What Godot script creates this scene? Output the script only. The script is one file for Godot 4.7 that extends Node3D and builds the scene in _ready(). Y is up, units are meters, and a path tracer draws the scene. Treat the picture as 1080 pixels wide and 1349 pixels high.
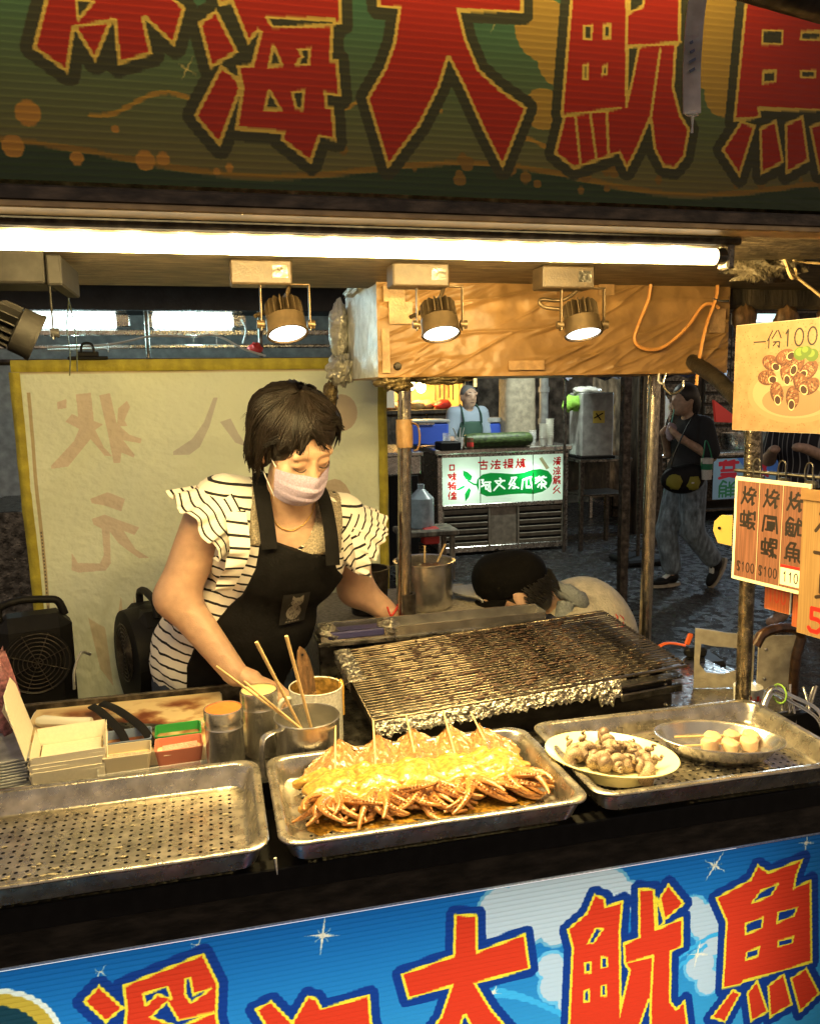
extends Node3D
# Night-market grill stall. Metres, y up; the stall front is the plane z = 0, the street in front of it is +z.

class MB:
	var v := PackedVector3Array()
	var uv := PackedVector2Array()
	var c := PackedColorArray()
	var idx := PackedInt32Array()
	var xf := Transform3D()
	var col := Color(1, 1, 1)
	func vert(p: Vector3, t := Vector2()) -> int:
		v.append(xf * p)
		uv.append(t)
		c.append(col)
		return v.size() - 1
	func tri(a: int, b: int, d: int) -> void:
		idx.append(a)
		idx.append(d)
		idx.append(b)
	func quad(a: Vector3, b: Vector3, d: Vector3, e: Vector3) -> MB:
		var i := vert(a, Vector2(0, 1))
		vert(b, Vector2(1, 1))
		vert(d, Vector2(1, 0))
		vert(e, Vector2(0, 0))
		tri(i, i + 1, i + 2)
		tri(i, i + 2, i + 3)
		return self
	func box(at: Vector3, s: Vector3, bev := 0.0, bas := Basis()) -> MB:
		var h := s / 2.0
		var keep := xf
		xf = xf * Transform3D(bas, at)
		var e: float = min(bev, min(h.x, min(h.y, h.z)) * 0.9)
		for ax in 3:
			for sg in [-1.0, 1.0]:
				var n := Vector3.ZERO
				n[ax] = sg
				var a := Vector3.ZERO
				a[(ax + 1) % 3] = h[(ax + 1) % 3] - e
				var b := Vector3.ZERO
				b[(ax + 2) % 3] = h[(ax + 2) % 3] - e
				var o := n * h[ax]
				if sg > 0:
					quad(o - a - b, o + a - b, o + a + b, o - a + b)
				else:
					quad(o - a + b, o + a + b, o + a - b, o - a - b)
		if e > 0.0:
			for ax in 3:
				var u := (ax + 1) % 3
				var w := (ax + 2) % 3
				for su in [-1.0, 1.0]:
					for sw in [-1.0, 1.0]:
						var p := Vector3.ZERO
						p[u] = su * h[u]
						p[w] = sw * (h[w] - e)
						var q := Vector3.ZERO
						q[u] = su * (h[u] - e)
						q[w] = sw * h[w]
						var l := Vector3.ZERO
						l[ax] = h[ax] - e
						if su * sw > 0:
							quad(p - l, q - l, q + l, p + l)
						else:
							quad(q - l, p - l, p + l, q + l)
			for sx in [-1.0, 1.0]:
				for sy in [-1.0, 1.0]:
					for sz in [-1.0, 1.0]:
						var i := vert(Vector3(sx * h.x, sy * (h.y - e), sz * (h.z - e)))
						vert(Vector3(sx * (h.x - e), sy * h.y, sz * (h.z - e)))
						vert(Vector3(sx * (h.x - e), sy * (h.y - e), sz * h.z))
						if sx * sy * sz > 0:
							tri(i, i + 1, i + 2)
						else:
							tri(i, i + 2, i + 1)
		xf = keep
		return self
	# rows of points with shared vertices; close joins the last column to the first
	func grid(rows: Array, close := false, us := 1.0, vs := 1.0) -> MB:
		var m: int = rows[0].size()
		var st := v.size()
		var cols := m + 1 if close else m
		for r in rows.size():
			for k in cols:
				vert(rows[r][k % m], Vector2(us * k / float(max(1, cols - 1)), vs * r / float(max(1, rows.size() - 1))))
		for r in rows.size() - 1:
			for k in cols - 1:
				var a := st + r * cols + k
				tri(a, a + cols, a + cols + 1)
				tri(a, a + cols + 1, a + 1)
		return self
	func tube(path: Array, rad, segs := 8, caps := true, flat := 1.0) -> MB:
		var n := path.size()
		var rows := []
		var t0: Vector3 = (path[1] - path[0]).normalized()
		var up := Vector3.UP if absf(t0.y) < 0.9 else Vector3.RIGHT
		var nn := t0.cross(up).normalized()
		var last := t0
		for i in n:
			var t: Vector3 = (path[min(i + 1, n - 1)] - path[max(i - 1, 0)]).normalized()
			var ax := last.cross(t)
			if ax.length() > 1e-5:
				nn = nn.rotated(ax.normalized(), last.angle_to(t))
			last = t
			var bb := t.cross(nn)
			var r: float = rad[i] if rad is Array or rad is PackedFloat32Array else rad
			var row := PackedVector3Array()
			for k in segs:
				var a := TAU * k / segs
				row.append(path[i] + nn * cos(a) * r + bb * sin(a) * r * flat)
			rows.append(row)
		grid(rows, true, 1.0, float(n - 1))
		if caps:
			for e in [0, n - 1]:
				var cc := vert(path[e])
				var f := cc + 1
				for k in segs:
					vert(rows[e][k])
				for k in segs:
					if e == 0:
						tri(cc, f + k, f + (k + 1) % segs)
					else:
						tri(cc, f + (k + 1) % segs, f + k)
		return self
	func rod(a: Vector3, b: Vector3, r: float, segs := 8, r2 := -1.0) -> MB:
		return tube([a, b], [r, r if r2 < 0.0 else r2], segs)
	# profile of Vector2(radius, height); sharp corners get vertices of their own
	func lathe(prof: Array, segs := 24, oval := 1.0, arc := TAU) -> MB:
		var run := [prof[0]]
		for i in range(1, prof.size()):
			run.append(prof[i])
			var cut := i == prof.size() - 1
			if not cut:
				var d1: Vector2 = (prof[i] - prof[i - 1]).normalized()
				var d2: Vector2 = (prof[i + 1] - prof[i]).normalized()
				cut = d1.dot(d2) < 0.72
			if cut:
				var rows := []
				for p in run:
					var row := PackedVector3Array()
					for k in segs + 1:
						var a := arc * k / segs
						row.append(Vector3(cos(a) * p.x, p.y, -sin(a) * p.x * oval))
					rows.append(row)
				rows.reverse()
				grid(rows, false)
				run = [prof[i]]
		return self
	# polygon in xy, from z = 0 back to z = -depth
	func prism(poly: PackedVector2Array, depth: float) -> MB:
		var t := Geometry2D.triangulate_polygon(poly)
		var f := v.size()
		var lo := poly[0]
		var hi := poly[0]
		for p in poly:
			lo = lo.min(p)
			hi = hi.max(p)
		var sz := (hi - lo).max(Vector2(1e-6, 1e-6))
		for s in 2:
			for p in poly:
				vert(Vector3(p.x, p.y, -depth * s), Vector2((p.x - lo.x) / sz.x, 1.0 - (p.y - lo.y) / sz.y))
		var ccw := Geometry2D.is_polygon_clockwise(poly)
		for i in range(0, t.size(), 3):
			var a := t[i]
			var b := t[i + 1]
			var d := t[i + 2]
			if (poly[b] - poly[a]).cross(poly[d] - poly[a]) < 0.0:
				var k := b
				b = d
				d = k
			tri(f + a, f + b, f + d)
			var g := f + poly.size()
			tri(g + a, g + d, g + b)
		var area := 0.0
		for i in poly.size():
			area += poly[i].cross(poly[(i + 1) % poly.size()])
		for i in poly.size():
			var p := poly[i]
			var q := poly[(i + 1) % poly.size()]
			if area < 0.0:
				var k := p
				p = q
				q = k
			quad(Vector3(p.x, p.y, -depth), Vector3(q.x, q.y, -depth), Vector3(q.x, q.y, 0), Vector3(p.x, p.y, 0))
		return self
	func add(o: MB) -> MB:
		var st := v.size()
		for i in o.v.size():
			v.append(xf * o.v[i])
		uv.append_array(o.uv)
		c.append_array(o.c)
		for i in o.idx:
			idx.append(i + st)
		return self
	func normals() -> PackedVector3Array:
		var n := PackedVector3Array()
		n.resize(v.size())
		for i in range(0, idx.size(), 3):
			var a := idx[i]
			var b := idx[i + 1]
			var d := idx[i + 2]
			var f := (v[d] - v[a]).cross(v[b] - v[a])
			n[a] += f
			n[b] += f
			n[d] += f
		for i in n.size():
			n[i] = n[i].normalized() if n[i].length_squared() > 1e-24 else Vector3.UP
		return n
	func mesh() -> ArrayMesh:
		var a := []
		a.resize(Mesh.ARRAY_MAX)
		a[Mesh.ARRAY_VERTEX] = v
		a[Mesh.ARRAY_NORMAL] = normals()
		a[Mesh.ARRAY_TEX_UV] = uv
		a[Mesh.ARRAY_COLOR] = c
		a[Mesh.ARRAY_INDEX] = idx
		var m := ArrayMesh.new()
		m.add_surface_from_arrays(Mesh.PRIMITIVE_TRIANGLES, a)
		return m

var rng := RandomNumberGenerator.new()
var M := {}
var T := {}

func rnd(a := 0.0, b := 1.0) -> float:
	return rng.randf_range(a, b)

func V(x: float, y: float, z: float) -> Vector3:
	return Vector3(x, y, z)

# ---------------------------------------------------------------- nodes
func thing(called: String, label: String, category: String, at := Vector3.ZERO, turn := 0.0, group := "") -> Node3D:
	var o := Node3D.new()
	o.name = called
	add_child(o, true)
	o.position = at
	o.rotation.y = turn
	return tag(o, label, category, group)

func tag(o, label: String, category := "", group := ""):
	o.set_meta("label", label)
	if category:
		o.set_meta("category", category)
	if group:
		o.set_meta("group", group)
	return o

func part(parent: Node3D, called: String, mb: MB, m: Material) -> MeshInstance3D:
	var o := MeshInstance3D.new()
	o.mesh = mb.mesh()
	o.material_override = m
	o.name = called
	parent.add_child(o, true)
	return o

func pmesh(parent: Node3D, called: String, mesh: Mesh, m: Material, at := Transform3D()) -> MeshInstance3D:
	var o := MeshInstance3D.new()
	o.mesh = mesh
	o.material_override = m
	o.name = called
	o.transform = at
	parent.add_child(o, true)
	return o

func solo(called: String, mb: MB, m: Material, label: String, category: String, group := "") -> MeshInstance3D:
	return tag(part(self, called, mb, m), label, category, group)

func struct(called: String, mb: MB, m: Material) -> MeshInstance3D:
	var o := part(self, called, mb, m)
	o.set_meta("kind", "structure")
	return o

func stuff(o: Node) -> void:
	o.set_meta("kind", "stuff")

func dup(o: Node3D, at: Transform3D, label: String) -> Node3D:
	var c := o.duplicate() as Node3D
	c.name = o.name
	add_child(c, true)
	c.transform = at
	c.set_meta("label", label)
	return c

# ---------------------------------------------------------------- materials
func mt(col: Color, rough := 0.6, metal := 0.0) -> StandardMaterial3D:
	var m := StandardMaterial3D.new()
	m.albedo_color = col.linear_to_srgb()
	m.albedo_color.a = col.a
	m.roughness = rough
	m.metallic = metal
	return m

func noise_tex(key: String, lo: float, hi: float, freq: float, oct := 4, sd := 1, type := FastNoiseLite.TYPE_SIMPLEX_SMOOTH) -> NoiseTexture2D:
	if not T.has(key):
		var t := NoiseTexture2D.new()
		t.width = 512
		t.height = 512
		t.seamless = true
		var n := FastNoiseLite.new()
		n.noise_type = type
		n.frequency = freq
		n.fractal_octaves = oct
		n.seed = sd
		t.noise = n
		var g := Gradient.new()
		g.set_color(0, Color(lo, lo, lo))
		g.set_color(1, Color(hi, hi, hi))
		t.color_ramp = g
		T[key] = t
	return T[key]

func bump_tex(key: String, freq: float, strength: float, oct := 4, sd := 5, type := FastNoiseLite.TYPE_SIMPLEX_SMOOTH) -> NoiseTexture2D:
	if not T.has(key):
		var t := NoiseTexture2D.new()
		t.width = 512
		t.height = 512
		t.seamless = true
		t.as_normal_map = true
		t.bump_strength = strength
		var n := FastNoiseLite.new()
		n.noise_type = type
		n.frequency = freq
		n.fractal_octaves = oct
		n.seed = sd
		t.noise = n
		T[key] = t
	return T[key]

# a material mottled by a noise picture laid over world space (or over the thing's own axes)
func worn(col: Color, rough: float, metal: float, tex: Texture2D, scale: Vector3, normal: Texture2D = null, nscale := 0.5, rtex: Texture2D = null, world := true) -> StandardMaterial3D:
	var m := mt(col, rough, metal)
	m.albedo_texture = tex
	m.uv1_triplanar = true
	m.uv1_world_triplanar = world
	m.uv1_scale = scale
	if normal:
		m.normal_enabled = true
		m.normal_texture = normal
		m.normal_scale = nscale
	if rtex:
		m.roughness_texture = rtex
		m.roughness_texture_channel = BaseMaterial3D.TEXTURE_CHANNEL_RED
	return m

func glow(col: Color, energy: float) -> StandardMaterial3D:
	var m := mt(Color(0.8, 0.8, 0.8), 0.5)
	m.emission_enabled = true
	m.emission = col.linear_to_srgb()
	m.emission_energy_multiplier = energy
	return m

func picture(im: Image, rough := 0.5) -> StandardMaterial3D:
	var m := StandardMaterial3D.new()
	m.albedo_texture = ImageTexture.create_from_image(im)
	m.roughness = rough
	return m

# ---------------------------------------------------------------- drawing flat print into pictures
func fill(im: Image, poly: PackedVector2Array, col: Color) -> void:
	var n := poly.size()
	var y0 := INF
	var y1 := -INF
	for p in poly:
		y0 = min(y0, p.y)
		y1 = max(y1, p.y)
	var w := im.get_width()
	for y in range(max(0, int(floor(y0))), min(im.get_height(), int(ceil(y1)) + 1)):
		var yy := y + 0.5
		var xs := []
		for i in n:
			var a := poly[i]
			var b := poly[(i + 1) % n]
			if (a.y <= yy) != (b.y <= yy):
				xs.append(a.x + (yy - a.y) / (b.y - a.y) * (b.x - a.x))
		xs.sort()
		for i in range(0, xs.size() - 1, 2):
			var a: int = clampi(int(round(xs[i])), 0, w)
			var b: int = clampi(int(round(xs[i + 1])), 0, w)
			if b > a:
				im.fill_rect(Rect2i(a, y, b - a, 1), col)

func disc(cx: float, cy: float, rx: float, ry := -1.0, n := 20, rot := 0.0) -> PackedVector2Array:
	var o := PackedVector2Array()
	for i in n:
		o.append(Vector2(cx, cy) + Vector2(cos(TAU * i / n) * rx, sin(TAU * i / n) * (rx if ry < 0.0 else ry)).rotated(rot))
	return o

func stroke(im: Image, pts: Array, w: float, col: Color) -> void:
	for i in pts.size() - 1:
		var a: Vector2 = pts[i]
		var b: Vector2 = pts[i + 1]
		var s := (b - a).orthogonal().normalized() * w / 2.0
		fill(im, PackedVector2Array([a + s, b + s, b - s, a - s]), col)
	for p in pts:
		fill(im, disc(p.x, p.y, w / 2.0, -1.0, 10), col)

func wavy(im: Image, pts: Array, w: float, col: Color) -> void:
	var c := Curve2D.new()
	for i in pts.size():
		var t: Vector2 = (pts[min(i + 1, pts.size() - 1)] - pts[max(i - 1, 0)]) * 0.2
		c.add_point(pts[i], -t, t)
	stroke(im, Array(c.tessellate(4, 3)), w, col)

# strokes on a 10 x 10 grid, two digits a point
const GLYPH := {
	"口": "2272782822", "元": "2272 0494 343719 646898 9896", "一": "0595", "古": "0292 5054 2585892925",
	"法": "1122 0426 0926 4292 6055 3595 6549 4989 7799", "提": "0333 202918 0635 5090945450 5292 4696 6669 7797 5749 5799", "煉": "1324 4334 2025 2509 2548 5191 5383865653 5484 7099 7649 7699 7079",
	"味": "0232362602 5292 4494 7079 7549 7599", "特": "1002 0333 2029 0635 5191 7044 4494 4696 858978 5658", "佳": "2005 1419 4292 7044 3494 4797 7449 3999 7479",
	"清": "1122 0426 0926 4191 4393 3595 7055 468689 4649 4888 4777", "涼": "1122 0426 0926 6072 3292 4484864644 666958 4839 7898", "解": "2003 2041 134349 1309 1343 1545 1747 2329 5191 7054 914482 5696 7599 7579",
	"火": "5005 5509 5599 1325 8364", "阿": "0009 003022 2244 4415 4292 5474775754 829978", "文": "5061 1292 7209 2398", "冬": "4015 3070 7018 2598 5465 4868", "瓜": "8012 1209 4148 4878 6768 7199",
	"茶": "0191 3003 7003 5205 5295 3696 5699 5459 3628 7688", "份": "3005 1419 6034 7094 4686 6648 868978", "烤": "1324 4334 2025 2509 2548 5181 6044 4494 9248 6676 757988 6676",
	"蝦": "0242460602 2028 0848 3748 5059 5181 5262 8190 9094 5474 5676 7696 9669 7699", "鳳": "1109 1181 8199 3272 3474763634 3474 3575 3777 2868 5868 3747",
	"螺": "0242460602 2028 0848 3748 5090945450 7054 5292 7556 5688 6798 7679 6859 8899", "魷": "2003 2041 0343470703 2327 0545 0809 1829 3839 4849 5393 7059 737898 8192",
	"魚": "3013 3060 6052 1383871713 5357 1585 1808 3938 6968 9988", "燒": "1324 4334 2025 2509 2548 5181 6043 4494 5555 5665 4696 6649 766999", "干": "2181 0595 5159", "貝": "2171772721 2373 2575 3819 6889",
	"蔓": "0191 3002 7002 2272752522 1585 4545 1787 2799 8709", "越": "0242 2026 0646 2629 2613 0199 6398 5393 6088 9069", "鮮": "2003 2041 0343470703 0545 0809 2829 4849 6163 9173 5494 5696 4898 7479", "榨": "0343 2029 2406 2446 5191 5153 9193 6244 5696 6569 6888",
	"狀": "3039 0434 1014 0628 6009 4393 6599 8192", "八": "4009 6099", "1": "3250 5059", "5": "8030 3034 346485 8587 8769 6939 3928", "$": "5059 82703021 2124 2476 7678 78693928", "0": "",
	"榜": "0343 2029 2406 5191 4393 5355 9395 4595 6549 6898"}

func word(im: Image, ch: String, x: float, y: float, w: float, h: float, thick: float, col: Color, flip := false) -> void:
	if ch == "0":
		var ring := []
		for i in 25:
			ring.append(Vector2(x + w * (0.5 + 0.36 * cos(TAU * i / 24)), y + h * (0.5 + 0.5 * sin(TAU * i / 24))))
		return stroke(im, ring, thick, col)
	for s in GLYPH[ch].split(" "):
		var pts := []
		for i in range(0, s.length() - 1, 2):
			var px := int(s[i]) / 9.0
			pts.append(Vector2(x + w * (1.0 - px if flip else px), y + h * int(s[i + 1]) / 9.0))
		if pts.size() > 1:
			stroke(im, pts, thick, col)

# ---------------------------------------------------------------- bodies: joined distance fields meshed as surface nets
# a primitive: [0, a, b, ra, rb] tapered capsule; [1, centre, radii, basis] ellipsoid; [2, normal, d] keeps n.p < d; [3, centre, radii, basis] ellipsoid cut away;
# [4, u, w, origin, polygon] keeps what lies inside the polygon seen along u x w
func pdist(q: Array, p: Vector3) -> float:
	match q[0]:
		0:
			var ab: Vector3 = q[2] - q[1]
			var t := clampf((p - q[1]).dot(ab) / ab.length_squared(), 0.0, 1.0)
			return (p - q[1] - ab * t).length() - lerpf(q[3], q[4], t)
		1, 3:
			var l: Vector3 = q[3].transposed() * (p - q[1])
			var r: Vector3 = q[2]
			var k0 := (l / r).length()
			var k1 := (l / (r * r)).length()
			return k0 * (k0 - 1.0) / maxf(k1, 1e-6)
		2:
			return p.dot(q[1]) - q[2]
		4:
			var d: Vector3 = p - q[3]
			var s := Vector2(d.dot(q[1]), d.dot(q[2]))
			var poly: PackedVector2Array = q[4]
			var best := INF
			var n := poly.size()
			for i in n:
				best = minf(best, s.distance_squared_to(Geometry2D.get_closest_point_to_segment(s, poly[i], poly[(i + 1) % n])))
			return -sqrt(best) if Geometry2D.is_point_in_polygon(s, poly) else sqrt(best)
	return 0.0

func field(prims: Array, p: Vector3, k: float) -> float:
	var f := INF
	for q in prims:
		f = mixd(f, pdist(q, p), k, q[0])
	return f

func mixd(f: float, d: float, k: float, kind: int) -> float:
	if kind < 2:
		var h := maxf(k - absf(f - d), 0.0) / k if f < 1e9 else 0.0
		return minf(f, d) - h * h * k * 0.25
	if kind == 3:
		var h := maxf(k - absf(f + d), 0.0) / k
		return maxf(f, -d) + h * h * k * 0.25
	return maxf(f, d)

func body(mb: MB, prims: Array, cell: float, k: float) -> MB:
	var lo := Vector3(INF, INF, INF)
	var hi := -lo
	var spans := []
	for q in prims:
		var a := Vector3.ZERO
		var b := Vector3.ZERO
		if q[0] == 0:
			var r: float = maxf(q[3], q[4])
			a = q[1].min(q[2]) - Vector3(r, r, r)
			b = q[1].max(q[2]) + Vector3(r, r, r)
		elif q[0] == 1 or q[0] == 3:
			var e := Vector3.ZERO
			for i in 3:
				e[i] = sqrt(pow(q[3].x[i] * q[2].x, 2) + pow(q[3].y[i] * q[2].y, 2) + pow(q[3].z[i] * q[2].z, 2))
			a = q[1] - e
			b = q[1] + e
		spans.append([a, b])
		if q[0] < 2:
			lo = lo.min(a)
			hi = hi.max(b)
	var pad := k * 0.6 + cell * 2.0
	lo -= Vector3.ONE * pad
	hi += Vector3.ONE * pad
	var nx := int((hi.x - lo.x) / cell) + 2
	var ny := int((hi.y - lo.y) / cell) + 2
	var nz := int((hi.z - lo.z) / cell) + 2
	var f := PackedFloat32Array()
	f.resize(nx * ny * nz)
	f.fill(1e6)
	for qi in prims.size():
		var q: Array = prims[qi]
		var kind: int = q[0]
		var x0 := 0
		var y0 := 0
		var z0 := 0
		var x1 := nx
		var y1 := ny
		var z1 := nz
		if kind == 0 or kind == 1 or kind == 3:
			var a: Vector3 = (spans[qi][0] - lo) / cell - Vector3.ONE * (pad / cell)
			var b: Vector3 = (spans[qi][1] - lo) / cell + Vector3.ONE * (pad / cell)
			x0 = clampi(int(a.x), 0, nx)
			y0 = clampi(int(a.y), 0, ny)
			z0 = clampi(int(a.z), 0, nz)
			x1 = clampi(int(b.x) + 1, 0, nx)
			y1 = clampi(int(b.y) + 1, 0, ny)
			z1 = clampi(int(b.z) + 1, 0, nz)
		for z in range(z0, z1):
			for y in range(y0, y1):
				var row := (z * ny + y) * nx
				for x in range(x0, x1):
					var old := f[row + x]
					if kind == 4 and (old > cell * 3.0 or old < -cell * 60.0):
						continue
					f[row + x] = mixd(old, pdist(q, lo + Vector3(x, y, z) * cell), k, kind)
	var at := PackedInt32Array()
	at.resize(f.size())
	at.fill(-1)
	var st := [0, 1, nx, nx + 1, nx * ny, nx * ny + 1, nx * ny + nx, nx * ny + nx + 1]
	var edges := [[0, 1], [2, 3], [4, 5], [6, 7], [0, 2], [1, 3], [4, 6], [5, 7], [0, 4], [1, 5], [2, 6], [3, 7]]
	var reach := cell * 2.0
	for z in nz - 1:
		for y in ny - 1:
			var row := (z * ny + y) * nx
			for x in nx - 1:
				var i := row + x
				if absf(f[i]) > reach:
					continue
				var inside := 0
				for s in 8:
					if f[i + st[s]] < 0.0:
						inside += 1
				if inside == 0 or inside == 8:
					continue
				var sum := Vector3.ZERO
				var n := 0
				for e in edges:
					var a := f[i + st[e[0]]]
					var b := f[i + st[e[1]]]
					if (a < 0.0) != (b < 0.0):
						var t := a / (a - b)
						var ca := Vector3(e[0] & 1, (e[0] >> 1) & 1, e[0] >> 2)
						var cb := Vector3(e[1] & 1, (e[1] >> 1) & 1, e[1] >> 2)
						sum += ca.lerp(cb, t)
						n += 1
				at[i] = mb.vert(lo + (Vector3(x, y, z) + sum / n) * cell)
	var steps := [1, nx, nx * ny]
	for z in range(1, nz - 1):
		for y in range(1, ny - 1):
			for x in range(1, nx - 1):
				var i := (z * ny + y) * nx + x
				if absf(f[i]) > reach:
					continue
				for ax in 3:
					var j: int = i + steps[ax]
					if (f[i] < 0.0) == (f[j] < 0.0):
						continue
					var u: int = steps[(ax + 1) % 3]
					var w: int = steps[(ax + 2) % 3]
					var a := at[i]
					var b := at[i - u]
					var d := at[i - u - w]
					var e := at[i - w]
					if a < 0 or b < 0 or d < 0 or e < 0:
						continue
					if f[i] < 0.0:
						mb.tri(a, b, d)
						mb.tri(a, d, e)
					else:
						mb.tri(a, d, b)
						mb.tri(a, e, d)
	return mb

# first point of a field met from p along d
func hit(prims: Array, p: Vector3, d: Vector3, k: float, off: float) -> Vector3:
	var t := 0.0
	for i in 60:
		var s := field(prims, p + d * t, k) - off
		if s < 0.0006:
			break
		t += s * 0.8
	return p + d * t

func turned(yaw: float, pitch := 0.0, roll := 0.0) -> Basis:
	return Basis.from_euler(Vector3(deg_to_rad(pitch), deg_to_rad(yaw), deg_to_rad(roll)))

func curve(pts: Array, step := 6) -> Array:
	var o := []
	for i in pts.size() - 1:
		var p0: Vector3 = pts[max(i - 1, 0)]
		var p3: Vector3 = pts[min(i + 2, pts.size() - 1)]
		for s in step:
			o.append(pts[i].cubic_interpolate(pts[i + 1], p0, p3, s / float(step)))
	o.append(pts[-1])
	return o
const TOP_SIGN := {
	"ink": "-165 2122 -194 2032 -153 2003 -141 2057 -119 2019 -94 2072 -92 2018 -47 2035 -54 2077 -19 2046 -2 2096 -25 2117 -33 2148 -134 2152; 37 2099 12 2079 25 2021 64 2046; 27 2145 41 2101 77 2116 73 2149; 39 2030 0 1961 33 1922 66 2000 61 2014; 56 2107 76 2056 91 2073 79 2033 59 2030 64 2000 53 1946 116 1944 114 1936 156 1906 170 1942 192 1938 190 1986 182 1986 181 1999 201 1997 198 2048 190 2047 193 2091 205 2093 204 2156 206 2185 75 2186 35 2154; 253 2156 254 2118 283 2119 275 2075 261 2040 235 1999 264 1904 314 1967 343 2020 356 2058 377 2022 405 1967 437 1911 476 2001 435 2024 402 2049 383 2089 374 2123 469 2129 469 2176 392 2172 392 2247 324 2240 321 2162; 544 2198 527 1994 531 1991 517 1938 550 1916 623 1942 637 1918 655 1950 674 1992 681 1952 698 1926 719 1924 736 1943 743 1985 727 2006 714 2044 716 2103 722 2109 721 2204 672 2246 623 2211 586 2258; 832 2215 817 2000 854 2005 868 2010 865 2020 997 2025 1004 2220 972 2282 876 2293; 831 2004 798 1957 833 1916 859 1997; 864 1994 895 2009 913 1943 870 1921; 910 2003 944 2018 960 1948 916 1924; 955 2002 983 2012 1016 1953 978 1928",
	"hole": "-136 2095 -117 2094 -136 2072; 103 2093 193 2097 193 2092 111 2082; 110 2057 119 2035 104 2032; 145 2055 158 2057 156 2038 140 2036 150 2047; 102 1999 115 1977 96 1976; 134 1999 148 2002 145 1979 138 1980; 635 2096 652 2099 643 2053 635 2020; 636 2165 659 2168 657 2156 636 2145; 564 2119 575 2121 574 2103 564 2103; 596 2123 604 2124 604 2108 596 2107; 564 2065 569 2066 569 2047 564 2047; 596 2066 600 2067 600 2056 595 2055; 864 2137 898 2140 898 2121 864 2119; 934 2141 967 2144 968 2134 933 2131; 868 2077 889 2080 889 2065 868 2062; 936 2083 961 2085 961 2077 937 2075",
	"line": "631 2165 634 2012; 688 2096 674 1990; 635 2096 722 2110; 551 1996 560 1927; 575 1999 586 1935; 602 2003 606 1941; 530 1992 625 2009; 64 2000 61 2014; -140 2062 -94 2073",
}
const LOW_SIGN := {
	"ink": "-213 691 -240 666 -208 620 -178 642; -180 682 -53 715 -32 655 -37 595 -29 544 -30 424 -206 469 -188 574 -178 639; -233 584 -201 550 -240 477 -270 525; 50 607 21 596 55 518 100 536; 109 604 82 562 60 488 73 325 238 281 229 478 217 532 215 584 133 575 125 595; 365 707 408 698 409 628 497 645 507 571 406 562 434 507 509 398 451 335 383 503 330 364 275 438 338 513 356 565 280 558 268 611 362 628; 628 699 612 663 575 637 585 598 578 382 570 337 694 307 688 468 683 612 687 676 653 670 651 686; 715 695 750 687 756 606 811 619 813 556 789 549 791 446 803 429 821 444 832 373 805 330 748 351 745 456 694 307 661 347 700 528 690 544 687 588 718 595; 777 694 758 667 770 615 814 645; 965 701 950 672 876 646 901 591 899 447 940 447 948 453 1055 460 1102 465 1088 649 1052 639 1055 662 1068 697 991 681; 924 445 943 430 910 372 876 391; 978 455 954 428 966 361 1008 375; 1038 456 1000 435 1009 360 1062 380; 1089 458 1051 440 1078 356 1125 392",
	"hole": "-148 659 -113 665 -108 644 -128 656 -146 640; -83 672 -77 673 -74 642 -46 648 -77 630 -85 646; -139 617 -114 638 -99 601 -69 602 -45 603 -100 591; 633 627 645 623 628 600 619 601; 613 561 623 560 623 542 614 543; 646 566 655 564 656 546 646 546; 613 503 620 506 621 482 613 484; 647 508 654 508 655 487 647 488; 754 667 770 615 758 608; 976 642 1012 650 998 630 958 621; 1017 589 1058 592 1052 577 1016 569; 946 578 982 584 981 564 947 557; 1021 527 1053 529 1051 518 1021 516; 952 517 977 521 975 505 950 502",
	"line": "692 545 750 549; 750 549 747 424",
}

# ================================================================ the scene
func _ready() -> void:
	rng.seed = 7
	camera_and_air()
	materials()
	setting()
	canopy()
	counter()
	hood()
	lamps()
	curtain()
	street_behind()
	drink_cart()
	far_right()
	vendor()
	cook()
	walker()
	grill()
	trays()
	food()
	tabletop()
	signs()
	right_end()
	small_things()

func camera_and_air() -> void:
	var cam := Camera3D.new()
	cam.name = "camera"
	add_child(cam)
	cam.fov = 64.22
	cam.near = 0.05
	cam.far = 200.0
	cam.transform = Transform3D(turned(-13.6, -8.5, -1.0), V(0, 1.6, 1.25))
	cam.current = true
	var e := Environment.new()
	var sky := Sky.new()
	var sm := ProceduralSkyMaterial.new()
	sm.sky_top_color = Color(0.17, 0.165, 0.17)
	sm.sky_horizon_color = Color(0.36, 0.305, 0.24)
	sm.ground_bottom_color = Color(0.05, 0.05, 0.05)
	sm.ground_horizon_color = Color(0.2, 0.18, 0.16)
	sm.sky_curve = 0.2
	sky.sky_material = sm
	e.background_mode = Environment.BG_SKY
	e.sky = sky
	e.background_energy_multiplier = 6.5
	e.tonemap_mode = Environment.TONE_MAPPER_LINEAR
	e.tonemap_exposure = 1.45
	e.sdfgi_enabled = true
	e.ssao_enabled = true
	e.ssil_enabled = true
	var we := WorldEnvironment.new()
	we.name = "air"
	we.environment = e
	add_child(we)

func omni(at: Vector3, col: Color, energy: float, size := 0.02) -> OmniLight3D:
	var l := OmniLight3D.new()
	l.name = "lamp_light"
	add_child(l, true)
	l.position = at
	l.light_color = col
	l.light_energy = energy
	l.light_size = size
	l.omni_range = 12.0
	l.omni_attenuation = 2.0
	l.shadow_enabled = true
	return l

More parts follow.
